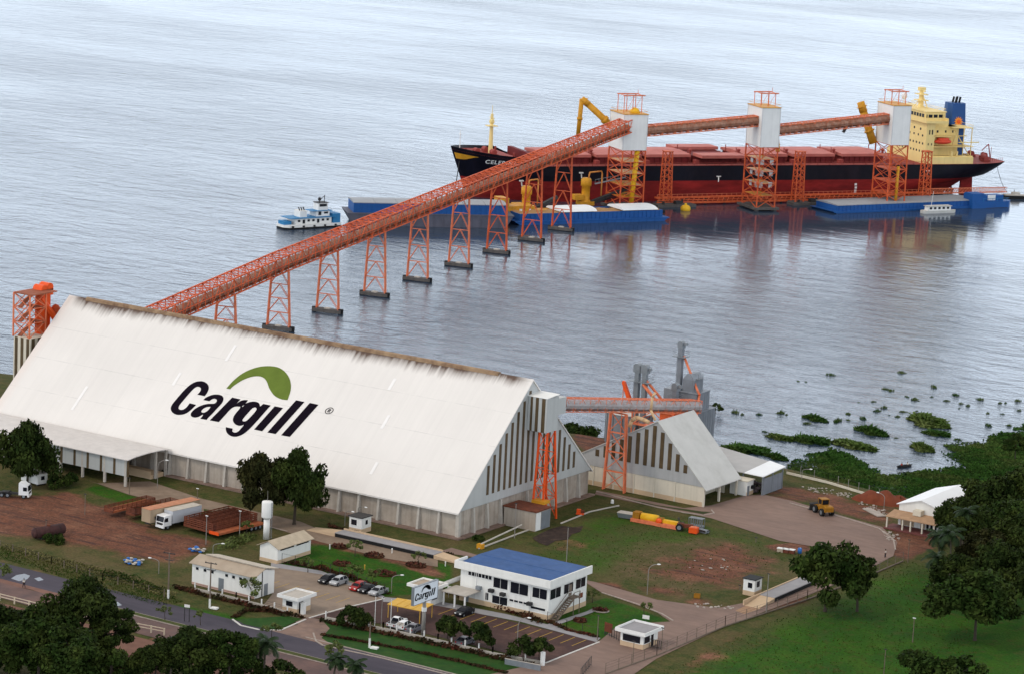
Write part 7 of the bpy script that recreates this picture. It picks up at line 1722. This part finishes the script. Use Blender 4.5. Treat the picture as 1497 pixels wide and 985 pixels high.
for i in range(nx+1):
    for j in range(nx+1):
        x, y = -7+14*i/nx, -3.4+6.8*j/nx; q = max(0, 1-(x/6.6)**2-(y/3.2)**2); V_.append((x, y, -.1+2.3*q**.75*(1+.18*math.sin(x*1.7+y))+ (rr.uniform(-.1,.1) if q > 0 else 0)))
for i in range(nx):
    for j in range(nx): F_.append((i*(nx+1)+j,(i+1)*(nx+1)+j,(i+1)*(nx+1)+j+1,i*(nx+1)+j+1))
mo_.add(V_, F_); x, y = G(1290,733); o = mo_.build('earth_mound', pmat('fresh_red_earth', (.17,.045,.022), .95, .25, .6, bump=.5), None, True, (x,y,0), R(12)); tag(o, 'mound of fresh red earth near the shoreline wall', 'mound')
def rubble(lab, poly, n, seed):
    P = GP(poly); xs = [p[0] for p in P]; ys = [p[1] for p in P]; rr = random.Random(seed); cx_, cy_ = sum(xs)/len(xs), sum(ys)/len(ys); mb = MB(); k = 0
    while k < n:
        x, y = rr.uniform(min(xs),max(xs)), rr.uniform(min(ys),max(ys))
        if sdist(P, np.array([x]), np.array([y]))[0] < 0: continue
        r_ = rr.uniform(.08,.32); mb.ball((x-cx_,y-cy_,r_*.25), r_*rr.uniform(.7,1.6), r_, r_*.5, 6, 4); k += 1
    o = mb.build('rubble', M['rubble'], loc=(cx_,cy_,0)); tag(o, lab, 'rubble', kind='stuff')
rubble('strip of pale broken rubble along the shoreline track', '1172,711 1200,712 1250,722 1245,727 1190,720', 60, 1)
rubble('pale slabs and rubble beside the red earth mound', '1255,728 1290,735 1300,756 1275,748 1255,738', 60, 2)
rubble('scattered pale stones in the middle of the grass field', '1000,815 1060,815 1065,832 1010,834', 14, 3)
rubble('broken kerb stones by the end of the right drive', '1010,880 1065,884 1075,890 1020,888', 30, 4)
rubble('stones beside the curved plaza edge at the white storehouse', '1285,775 1312,778 1318,790 1300,790', 40, 5)
slab = thing('concrete_slab', 'pale flat concrete slab lying in front of the white storehouse', 'slab', (*G(1278,749),0), R(-35)); mb = MB(); mb.box(-3.4,-1,.03,3.4,1,.2); mb.build('slab_body', M['rubble'], slab)
# ------------------------------------------------------------ people
def human(name, lab, loc, rot, joints, shirt, trousers, sitting=False):
    """one continuous skinned body; clothes are thin fitted shells over it"""
    V_, E_, Rd = joints
    def skin(nm, V, E, Rr, mat, parent):
        me = bpy.data.meshes.new(nm); me.from_pydata(V, E, []); o = bpy.data.objects.new(nm, me); COL.objects.link(o)
        md = o.modifiers.new('skin', 'SKIN'); sv = me.skin_vertices[0].data
        for q, r_ in zip(sv, Rr): q.radius = (r_, r_)
        sv[0].use_root = True
        o.modifiers.new('sub', 'SUBSURF').levels = 1
        dg = bpy.context.evaluated_depsgraph_get(); dg.update(); m2 = bpy.data.meshes.new_from_object(o.evaluated_get(dg)); bpy.data.objects.remove(o); bpy.data.meshes.remove(me)
        m2.materials.clear(); m2.materials.append(mat); m2.polygons.foreach_set('use_smooth', [True]*len(m2.polygons)); m2.name = nm
        o = bpy.data.objects.new(nm, m2); COL.objects.link(o); o.parent = parent; return o
    t = thing(name, lab, 'person', loc, rot)
    b = skin('body', V_, E_, Rd, M['skin'], t)
    head = V_[4]
    mb = MB(); mb.ball((head[0]-.02,head[1],head[2]+.05),.125,.115,.11,10,6); mb.build('hair', M['hair'], b, True)
    skin('shirt', [V_[0],V_[1],V_[2],V_[5],V_[6],V_[8],V_[9]], [(0,1),(1,2),(2,3),(3,4),(2,5),(5,6)], [.15,.155,.135,.10,.075,.10,.075], shirt, b)
    skin('trousers', [V_[0],V_[11],V_[12],V_[13],V_[15],V_[16],V_[17]], [(0,1),(1,2),(2,3),(0,4),(4,5),(5,6)], [.155,.12,.095,.075,.12,.095,.075], trousers, b)
    return t
def pose(walk=.0, sit=False):
    z0 = .95 if not sit else .30
    V = [(0,0,z0),(0,0,z0+.28),(0.02,0,z0+.48),(0.03,0,z0+.58),(0.05,0,z0+.70)]
    sh = z0+.46
    V += [(0,.20,sh),(-.12*walk,.26,sh-.28),(.06-.1*walk,.26,sh-.52), (0,-.20,sh),(.12*walk,-.26,sh-.28),(.14+.2*walk,-.26,sh-.50)]
    for q, w in ((.1, walk), (-.1, -walk)):
        if sit: V += [(0.02,q,z0-.02),(.42,q*1.6,z0+.12),(.50,q*1.6,z0-.26),(.66,q*1.6,z0-.28)]
        else: V += [(0,q,z0-.06),(.12*w+.03,q*1.1,.50),(.26*w-.02,q*1.1,.09),(.26*w+.14,q*1.1,.05)]
    E = [(0,1),(1,2),(2,3),(3,4),(2,5),(5,6),(6,7),(2,8),(8,9),(9,10),(0,11),(11,12),(12,13),(13,14),(0,15),(15,16),(16,17),(17,18)]
    Rd = [.13,.135,.12,.055,.105,.07,.05,.038,.07,.05,.038,.10,.075,.048,.04,.10,.075,.048,.04]
    return V, E, Rd
human('person', 'person in a white shirt and dark trousers walking along the main road', (*G(35,859),.03), R(160), pose(1.0), M['cloth_white'], M['cloth_dark'])
human('person', 'person in a white shirt standing on the plaza curve by the white storehouse', (*G(1294,815),.03), R(200), pose(.4), M['cloth_white'], M['cloth_dark'])
cx_, cy_ = GW(1322,682); dv = Vector((math.cos(R(70)), math.sin(R(70))))
human('person', 'person in a white shirt seated in the front of the canoe', (cx_+dv.x*1.0, cy_+dv.y*1.0, WZ+.05), R(250), pose(0, True), M['cloth_white'], M['cloth_dark'])
human('person', 'person in a red shirt seated in the back of the canoe', (cx_-dv.x*.9, cy_-dv.y*.9, WZ+.05), R(70), pose(0, True), M['cloth_red'], M['cloth_dark'])
x, y = GW(1472,290); human('person', 'person in a dark shirt standing on the workboat beyond the ship stern', (x+1.5, y+3.0, WZ+1.5), R(200), pose(.2), M['cloth_dark'], M['cloth_dark'])
# ------------------------------------------------------------ trees, palms, floating grass
def crown_mesh(name, seed, rx, rz, ncl, nleaf, ls, mat, clr=(.28,.48), flat=.55, bare=.0):
    """thousands of leaf faces gathered in uneven clumps over a lobed crown; gaps between clumps show through"""
    rg = np.random.default_rng(seed); cl = []
    for k in range(ncl):
        u = rg.uniform(0, 2*math.pi); w = rg.uniform(-.35, 1.0); q = math.sqrt(max(0, 1-max(0, w)**2)) if w > 0 else 1.0
        r = rg.uniform(.55, 1.0)**.6; lob = 1+.22*math.sin(3*u+seed)+.12*math.sin(5*u+2*seed)
        cl.append((rx*r*q*lob*math.cos(u), rx*r*q*lob*math.sin(u), rz*(w*r*.95), rg.uniform(*clr)*rx*(1.1-.3*r)))
    cl = np.array(cl); sz = cl[:,3]**2; pk = rg.choice(ncl, nleaf, p=sz/sz.sum())
    d = rg.normal(size=(nleaf,3)); d /= np.linalg.norm(d, axis=1)[:,None]; rad = rg.uniform(.25,1,nleaf)**.45
    c = cl[pk,:3]+d*(cl[pk,3]*rad)[:,None]*np.array([1,1,flat+.15])
    n = d*.6+rg.normal(size=(nleaf,3))*.55+np.array([0,0,.45]); n /= np.linalg.norm(n, axis=1)[:,None]
    a = np.cross(n, rg.normal(size=(nleaf,3))); a /= np.linalg.norm(a, axis=1)[:,None]; b = np.cross(n, a)
    s = (ls*rg.uniform(.6,1.35,nleaf))[:,None]
    co = np.stack([c-a*s, c-b*s*.55-n*s*.1, c+a*s, c+b*s*.55-n*s*.1], 1).reshape(-1,3)
    me = bpy.data.meshes.new(name); me.vertices.add(nleaf*4); me.vertices.foreach_set('co', co.astype(np.float32).reshape(-1))
    me.loops.add(nleaf*4); me.loops.foreach_set('vertex_index', np.arange(nleaf*4)); me.polygons.add(nleaf)
    me.polygons.foreach_set('loop_start', np.arange(nleaf)*4); me.polygons.foreach_set('loop_total', np.full(nleaf,4)); me.update(calc_edges=True)
    me.materials.append(mat); me['cl'] = cl[:,:3].reshape(-1).tolist(); return me
def trunk_mb(h, r, cl, seed, nb=7):
    rr = random.Random(seed); mb = MB(); top = Vector((rr.uniform(-.3,.3), rr.uniform(-.3,.3), h)); k = Vector((rr.uniform(-.2,.2), rr.uniform(-.2,.2), h*.5))
    mb.tube((0,0,-.2),(0,0,.5),r*1.5,r*1.05,8); mb.tube((0,0,.5),k,r*1.05,r*.85,8); mb.tube(k,top,r*.85,r*.6,8)
    for i in rr.sample(range(len(cl)), min(nb, len(cl))):
        e = Vector(cl[i]); e.z += h; e = top.lerp(e, .85); m = top.lerp(e, .5)+Vector((0,0,.3)); s = k.lerp(top, rr.uniform(.5,1)); mb.tube(s, m, r*.42, r*.28, 6); mb.tube(m, e, r*.28, r*.1, 5)
    return mb
PROTO = {}
def tree(kind, lab, x, y, h, cr, seed, z=0.0, group=None, squash=1.0, name='tree'):
    """h total height, cr crown radius; each tree gets its own trunk and one of the crown meshes, scaled"""
    key, rx, rz, ncl, nl, ls, mat = {
        'broad': ('broad', 5.0, 4.0, 46, 9000, .34, 'leaf_dark'), 'broad2': ('broad2', 5.0, 4.2, 38, 8500, .36, 'leaf_mid'), 'warm': ('warm', 5.0, 4.2, 40, 8000, .34, 'leaf_warm'),
        'tall': ('tall', 4.0, 5.4, 44, 8500, .33, 'leaf_dark'), 'open': ('open', 5.0, 4.4, 26, 6000, .33, 'leaf_mid'), 'small': ('small', 2.0, 1.6, 18, 1900, .22, 'leaf_dark'), 'sapling': ('sapling', 1.3, 1.1, 9, 420, .17, 'leaf_light'), 'bush': ('bush', 2.4, 1.3, 20, 1700, .26, 'leaf_mid')}[kind]
    ck = (key, seed % 3)
    if ck not in PROTO: PROTO[ck] = crown_mesh('crown', 17*(seed % 3)+len(key), rx, rz, ncl, nl, ls, M[mat])
    me = PROTO[ck]; s = cr/rx; sz = s*squash; ht = max(.4, h-rz*sz*.95)
    t = thing(name, lab, 'tree' if name == 'tree' else 'bush', (x,y,z), (seed*2.399) % 6.283, group)
    o = bpy.data.objects.new('crown', me); COL.objects.link(o); o.parent = t; o.location = (0,0,ht); o.scale = (s,s,sz)
    cl = np.array(me['cl']).reshape(-1,3)*np.array([s,s,sz])
    trunk_mb(ht, max(.06, h*.022), cl.tolist(), seed, 7 if cr > 2.5 else 3).build('trunk', M['trunk'], t)
    return t
def palm(lab, x, y, h, seed, fr=3.2, nf=17, group=None):
    rr = random.Random(seed); t = thing('palm_tree', lab, 'palm', (x,y,0), seed, group)
    top = Vector((rr.uniform(-.5,.5), rr.uniform(-.5,.5), h)); mb = MB(); k = Vector((top.x*.3, top.y*.3, h*.5)); mb.tube((0,0,-.2),k,.22,.17,8); mb.tube(k,top,.17,.13,8); mb.build('trunk', M['palm_trunk'], t)
    mb = MB()
    for i in range(nf):
        a = i*2.39996; el = R(70)-R(95)*(i/nf); L = fr*rr.uniform(.85,1.1); d = Vector((math.cos(a), math.sin(a), 0)); pts = []; p = top.copy(); e = el; n = 7
        for j in range(n+1): pts.append(p.copy()); p = p+(d*math.cos(e)+Vector((0,0,math.sin(e))))*L/n; e -= R(14)
        s = d.cross(Vector((0,0,1)))
        for j in range(n):
            A, B = pts[j], pts[j+1]; mb.beam(A, B, .05)
            for m in range(4):
                q = A.lerp(B, m/4); ll = fr*.26*math.sin(math.pi*min(1, (j+m/4+.6)/(n+.8)))+.08; dr = (B-A).normalized()
                for sg in (-1, 1):
                    e2 = q+s*sg*ll+dr*ll*.5-Vector((0,0,ll*.45)); w = dr*.07
                    mb.add([q-w, q+w, e2+w*.3, e2-w*.3], [(0,1,2,3)])
    mb.build('fronds', M['leaf_palm'], t); return t
def at_px(px, py): return G(px, py)
# individual trees: kind, base pixel, height, crown radius, seed, label, squash
TREES = [
 ('broad', 40, 707, 12, 5.4, 1, 'large dark round tree in front of the unloading shed at the far left', 1.55),
 ('warm', 385, 762, 13.8, 5.0, 2, 'left one of the two big trees against the warehouse, olive tinted', 1.75),
 ('broad', 430, 766, 14.2, 5.2, 4, 'right one of the two big trees against the warehouse, dark green', 1.75),
 ('open', 1206, 893, 13.0, 7.2, 5, 'big open spreading tree over the right weighbridge', 1.15),
 ('tall', 1253, 893, 10.8, 3.0, 7, 'slim tree with a bare leaning trunk right of the spreading tree', .9),
 ('small', 515, 915, 3.4, 2.4, 3, 'small dark tree left of the flagpoles by the car park wall', 1.1), ('small', 527, 917, 3.0, 1.8, 6, 'small dark tree next to the flagpoles', 1.1),
 ('small', 655, 940, 4.8, 2.8, 8, 'round dark tree right of the billboard pole in the car park', 1.2), ('small', 697, 948, 4.6, 2.7, 9, 'second round dark tree right of the billboard pole', 1.2),
 ('small', 765, 968, 4.2, 2.6, 10, 'round dark tree near the right end of the car park wall', 1.1), ('small', 788, 966, 4.0, 1.9, 12, 'lighter small tree at the right end of the car park', 1.2),
 ('sapling', 366, 878, 4.4, 2.3, 13, 'pale green loose tree in front of the gate hall', 1.0),
 ('sapling', 398, 939, 3.6, 1.5, 14, 'thin yellowish sapling at the median opposite the left gate', 1.0), ('sapling', 490, 966, 3.4, 1.8, 15, 'yellowish sapling on the median under the short pole', 1.0), ('sapling', 241, 906, 2.6, 1.2, 16, 'thin sapling on the median tip left of the direction board', 1.0), ('sapling', 293, 913, 2.8, 1.1, 17, 'thin yellow sapling right of the direction board', 1.0),
 ('sapling', 4, 842, 2.4, 1.6, 18, 'small green sapling at the left end of the main road', 1.0),
 ('sapling', 519, 812, 3.2, 1.6, 19, 'light sapling in the upper part of the garden', 1.0), ('sapling', 450, 836, 3.0, 1.3, 20, 'thin sapling inside the garden fence near the pump house', 1.0), ('sapling', 515, 848, 3.2, 1.6, 21, 'thin sapling behind the parked silver hatchback', 1.0), ('sapling', 545, 853, 3.0, 1.5, 22, 'thin sapling behind the red hatchback', 1.0), ('sapling', 612, 822, 2.4, 1.2, 23, 'light sapling beside the right end flower bed', 1.0), ('sapling', 942, 900, 2.6, 1.2, 24, 'light sapling on the lawn above the right booth', 1.0), ('sapling', 866, 880, 2.4, 1.1, 25, 'light sapling at the right corner of the office', 1.0), ('sapling', 300, 762, 2.6, 1.1, 26, 'light sapling behind the red trailers', 1.0), ('sapling', 360, 780, 2.6, 1.3, 27, 'light sapling left of the white water tower', 1.0),
 # foreground mass, lower left
 ('broad', 118, 988, 15.9, 5.4, 28, 'tallest very dark tree of the lower left corner, crown over the road', 1.2), ('broad2', 55, 1010, 12.6, 6.2, 29, 'wide dark tree at the lower left corner', 1.0), ('broad', 10, 985, 10.6, 5.4, 30, 'dark tree cut by the left picture edge', 1.0), ('tall', 162, 1000, 12.8, 3.3, 31, 'narrow dark tree on the right flank of the lower left group', 1.0), ('broad2', 110, 1040, 13, 5.6, 32, 'lower dark tree at the front of the lower left group', 1.0), ('broad', -40, 985, 13, 6, 33, 'dark tree beyond the left picture edge', 1.0),
 ('broad', 275, 1015, 10.5, 4.8, 34, 'left round dark tree of the bottom middle group', 1.0), ('broad2', 335, 1020, 11.0, 4.2, 35, 'taller dark tree of the bottom middle group', 1.05), ('broad', 225, 1020, 8.5, 3.6, 36, 'low dark tree at the left of the bottom middle group', 1.0), ('small', 410, 1015, 5.4, 3.0, 37, 'low dark tree at the right of the bottom middle group', 1.1),
 # right hand mass
 ('broad', 1404, 800, 9.5, 4.6, 38, 'dark tree in front of the white storehouse', 1.1), ('broad', 1455, 790, 12.5, 6.2, 40, 'tallest dark tree of the right hand group', 1.1), ('tall', 1500, 770, 13, 5.5, 41, 'dark tree at the right edge above the meadow', 1.0), ('broad2', 1475, 830, 13, 6.0, 42, 'dark green tree behind the round meadow tree', 1.0), ('broad', 1430, 830, 11.0, 5.0, 43, 'lower dark tree right of the storehouse palms', 1.0), ('broad', 1500, 850, 13, 6.0, 44, 'dark tree cut by the right picture edge', 1.0), ('broad2', 1425, 935, 12.0, 7.2, 45, 'wide round dark tree standing in the right meadow', .85),
 ('warm', 1445, 850, 10, 5.0, 46, 'brownish dark tree behind the round meadow tree', 1.0), ('broad', 1400, 880, 9, 4.6, 47, 'dark tree between the palms and the round meadow tree', 1.0), ('broad', 1460, 880, 11, 5.6, 48, 'dark tree filling the gap behind the round meadow tree', 1.1), ('broad', 1515, 905, 11, 5.6, 54, 'dark tree at the right picture edge beside the meadow tree', 1.1), ('open', 1484, 668, 5.2, 2.6, 55, 'small lone dark tree on the marsh near the right picture edge', 1.0), ('broad2', 1530, 790, 15, 6.5, 49, 'dark tree beyond the right picture edge', 1.0), ('warm', 1425, 770, 7, 3.6, 50, 'olive tree right behind the white storehouse', .9),
]
for k_, px, py, h, cr, sd, lab, sq in TREES:
    x, y = at_px(px, py); tree(k_, lab, x, y, h, cr, sd, 0, None, sq)
for px, py, h, cr, sd, lab in ((1340,1005,6.0,4.4,51,'dark rounded bush at the bottom edge below the meadow tree'), (1395,1008,5.4,4.2,52,'dark bush at the bottom edge right of the other one'), (1300,1020,3.6,2.8,53,'low bush at the bottom edge left of the others'), (20,985,4.5,4.0,64,'dark undergrowth at the bottom left corner'), (75,990,4.5,4.2,65,'dark undergrowth below the tallest lower left tree'), (130,992,4.2,4.0,66,'dark undergrowth right of the tallest lower left tree'), (180,995,3.6,3.2,67,'low dark undergrowth at the right flank of the lower left group'), (245,990,4.2,3.6,68,'dark undergrowth below the bottom middle trees at their left'), (305,995,4.2,3.8,69,'dark undergrowth in the middle of the bottom middle trees'), (360,996,4.0,3.4,70,'dark undergrowth at the right of the bottom middle trees')):
    x, y = at_px(px, py); tree('bush', lab, x, y, h, cr, sd, 0, None, 1.1, 'bush')
for px, py, h, cr, sd, lab in ((846,640,2.8,3.6,54,'green bush on the river bank behind the gallery tower'), (1046,604,2.6,1.6,55,'isolated bright bush in the water right of the dryer'), (862,636,2.2,2.6,56,'smaller green bush on the bank right of the other one'), (833,632,2.4,2.6,57,'green bush on the bank nearest the warehouse'), (85,712,2.4,2.2,58,'dark bush at the foot of the far left tree'), (104,708,2.2,2.0,60,'dark bush before the unloading shed posts'), (80,792,1.6,1.9,61,'bush beside the rusty tank'), (255,690,2.2,3.0,62,'dark bush against the warehouse plinth right of the shed'), (700,790,1.0,1.2,63,'low dark scrub behind the office roof')):
    wet = px == 1046; x, y = (GW(px,py) if wet else at_px(px, py)); 
    if px in (846,862,833): x, y = G(px, py, -3); 
    tree('bush', lab, x, y, h, cr, sd, WZ-.2 if wet else (-3.4 if px in (846,862,833) else 0), None, 1.1, 'bush')
for px, py, h, sd, lab in ((1372,838,7.5,1,'palm at the left edge of the right hand trees'), (1388,850,9.5,2,'tall palm in front of the right hand trees'), (1365,860,6.0,3,'lower palm below the tall one on the right'), (1405,825,10.5,5,'palm half hidden in the right hand trees'), (487,1000,4.4,6,'small palm at the bottom edge left of the pair'), (520,1004,4.0,7,'small palm at the bottom edge right of the pair'), (250,1000,6.5,8,'palm among the bottom middle trees'), (385,1005,7.5,9,'palm at the right of the bottom middle trees'), (80,1010,8.0,11,'palm in the lower left dark trees')):
    x, y = at_px(px, py); palm(lab, x, y, h, sd, 3.4 if h > 5 else 2.4)
# ---- floating grass in the river
def reed_mesh(name, seed, rx, ry, h, n, ls, mat, tufts=True):
    rg = np.random.default_rng(seed); a = rg.uniform(0,2*math.pi,n); r = np.sqrt(rg.uniform(0,1,n)); lob = 1+.25*np.sin(2*a+seed)+.15*np.sin(5*a)
    x = rx*r*lob*np.cos(a); y = ry*r*lob*np.sin(a); hh = h*(1-r**5)*rg.uniform(.25,1.15,n)*(.65+.35*np.sin(x*4.3+seed)*np.cos(y*5.1))+.10
    return blades(name, np.stack([x,y,np.zeros(n)],1), hh, ls, rg, mat)
def blades(name, base, hh, ls, rg, mat):
    n = len(hh); up = np.stack([rg.normal(0,.35,n), rg.normal(0,.35,n), np.ones(n)],1); tip = base+up*hh[:,None]
    t = rg.uniform(0,2*math.pi,n); s = np.stack([np.cos(t),np.sin(t),np.zeros(n)],1)*(ls*rg.uniform(.6,1.4,n))[:,None]
    mid = base+(tip-base)*.55
    co = np.stack([base-s*.6, base+s*.6, mid+s, tip, mid-s],1).reshape(-1,3); m = 5
    me = bpy.data.meshes.new(name); me.vertices.add(n*m); me.vertices.foreach_set('co', co.astype(np.float32).reshape(-1)); me.loops.add(n*m); me.loops.foreach_set('vertex_index', np.arange(n*m)); me.polygons.add(n)
    me.polygons.foreach_set('loop_start', np.arange(n)*m); me.polygons.foreach_set('loop_total', np.full(n,m)); me.update(calc_edges=True); me.materials.append(mat); return me
RM = [reed_mesh('grass_blades', 100+i, 1.0, 1.0, .8, 1500, .07, M['reed' if i % 2 else 'reed_dark']) for i in range(4)]
RS = [reed_mesh('grass_blades', 120+i, 1.0, 1.0, .6, 120, .06, M['reed' if i != 1 else 'reed_dark']) for i in range(3)]
BIG = [(1185,644,26,9,'oval green floating grass island left of the round one'), (1248,651,29,7,'low oval grass island directly left of the canoe'), (1274,631,23,10,'round dark grass island above the canoe'), (1357,616,36,9,'long bright grass island farthest up the water'), (1370,634,18,5,'pale grass island below the long bright one'), (1140,640,17,7,'pale reed clump left of the oval island'), (1135,668,16,7,'dark reed clump at the shore beside the white shed bay'),
       (1348,655,20,9,'tall pale reeds beside the canoe'), (1092,657,30,6,'dark shoreline reeds behind the open shed'), (1068,600,0,0,''), (1192,612,18,5,'small pale reeds nearest the dryer side')]
for i, (px, py, w, hpx, lab) in enumerate(BIG):
    if not w: continue
    x, y = GW(px, py); s = w/5.2; t = thing('floating_grass', lab, 'floating grass', (x,y,WZ-.05), i*.7, 'floating grass islands')
    o = bpy.data.objects.new('grass_blades', RM[i % 4]); COL.objects.link(o); o.parent = t; o.scale = (s, s*.75, max(1.3, hpx*.19)); o.rotation_euler.z = AZ*-1-i*.7
SM = [(1167,557),(1178,558),(1141,604),(1150,606),(1186,604),(1225,615),(1240,605),(1222,617),(1295,569),(1303,571),(1326,580),(1337,584),(1365,566),(1397,578),(1384,586),(1405,590),(1402,597),(1415,593),(1433,584),(1470,589),(1462,589),(1488,586),(1300,607),(1312,609),(1310,640),(1445,622),(1075,603),(1085,606),(1110,606),(1180,619),(1240,614),(1214,548),(1255,588),(1277,587),(1282,601),(1343,586),(1320,602),(1118,631),(1452,634),(1475,622),(1465,605),(1444,604),(1318,545),(1362,580),(1490,600),(1340,601),(1262,612),(1292,596)]
rr = random.Random(4)
lab_s = 'small tuft of reeds standing in the open water beyond the marsh'
for i, (px, py) in enumerate(SM):
    x, y = GW(px, py); s = rr.uniform(.3,.95)
    o = bpy.data.objects.new('reed_tuft', RS[i % 3]); COL.objects.link(o); o.location = (x,y,WZ-.05); o.scale = (s*1.3, s*1.0, s*rr.uniform(1.2,2.4)); o.rotation_euler.z = rr.uniform(0,6)
    tag(o, lab_s, 'reeds', 'reed tufts in the open water')
# marsh: one uncountable mat of grass along the shore
def scatter(poly, n, rg, z):
    P = GP(poly, z); xs = [p[0] for p in P]; ys = [p[1] for p in P]; out = np.zeros((0,2))
    while len(out) < n:
        q = np.stack([rg.uniform(min(xs),max(xs),n), rg.uniform(min(ys),max(ys),n)],1); out = np.concatenate([out, q[sdist(P, q[:,0], q[:,1]) > 0]])
    return out[:n]
rg = np.random.default_rng(9)
parts = [scatter('1140,690 1160,672 1182,662 1215,655 1250,668 1290,690 1330,690 1385,682 1420,668 1510,640 1520,800 1430,740 1330,748 1230,715 1150,692', 30000, rg, WZ), scatter('1375,660 1440,640 1520,612 1520,668 1440,676 1390,680', 9000, rg, WZ), scatter('1378,650 1400,640 1420,648 1400,664', 1200, rg, WZ)]
pts = np.concatenate(parts)
# ragged, thinning edges and open pools
e = np.maximum.reduce([sdist(GP(q_, WZ), pts[:,0], pts[:,1]) for q_ in ('1140,690 1160,672 1182,662 1215,655 1250,668 1290,690 1330,690 1385,682 1420,668 1510,640 1520,800 1430,740 1330,748 1230,715 1150,692', '1375,660 1440,640 1520,612 1520,668 1440,676 1390,680', '1378,650 1400,640 1420,648 1400,664')])
nzz = np.sin(pts[:,0]*.45+1.7*np.sin(pts[:,1]*.21))*np.sin(pts[:,1]*.38+1.3*np.sin(pts[:,0]*.17))
wet = pts[:,1] > shore(pts[:,0])+3
pts = pts[(rg.random(len(pts)) < np.clip((e+2.4*nzz)/5+.12, .03, 1)) | ~wet]
hb = (.18+.50*np.clip(.5+.5*np.sin(pts[:,0]*.21+1.3*np.sin(pts[:,1]*.13))*np.cos(pts[:,1]*.17+pts[:,0]*.05),0,1))
def groundz(x, y):
    t = np.clip((y-shore(x))/7,0,1); return np.maximum(WZ, -7*(t*t*(3-2*t)))
me = blades('marsh_grass', np.concatenate([pts, groundz(pts[:,0],pts[:,1])[:,None]-.05],1), hb*rg.uniform(.7,1.5,len(pts)), .34, rg, M['reed_dark'])
o = bpy.data.objects.new('marsh_grass', me); COL.objects.link(o); tag(o, 'continuous mat of dark green marsh grass along the right hand shore', 'marsh grass', kind='stuff')
# rough grass tufts over the meadow and the field: uncountable ground cover
pts = np.concatenate([scatter('900,1010 1180,885 1330,818 1430,850 1430,1010', 3500, rg, 0), scatter('760,815 930,752 1140,800 1165,815 1000,870 870,840', 900, rg, 0), scatter('0,798 200,840 270,880 230,885 0,815', 3500, rg, 0)])
mk = pmat('rough_grass', (.028,.060,.010), .95, .35, .3, col2=(.085,.085,.022), amt=.45, scale2=.1, island=.2, spec=.05)
me = blades('rough_grass', np.concatenate([pts, np.full((len(pts),1),-.03)],1), rg.uniform(.10,.3,len(pts)), .10, rg, mk)
o = bpy.data.objects.new('rough_grass', me); COL.objects.link(o); tag(o, 'rough grass tufts over the right meadow and the field', 'grass', kind='stuff')
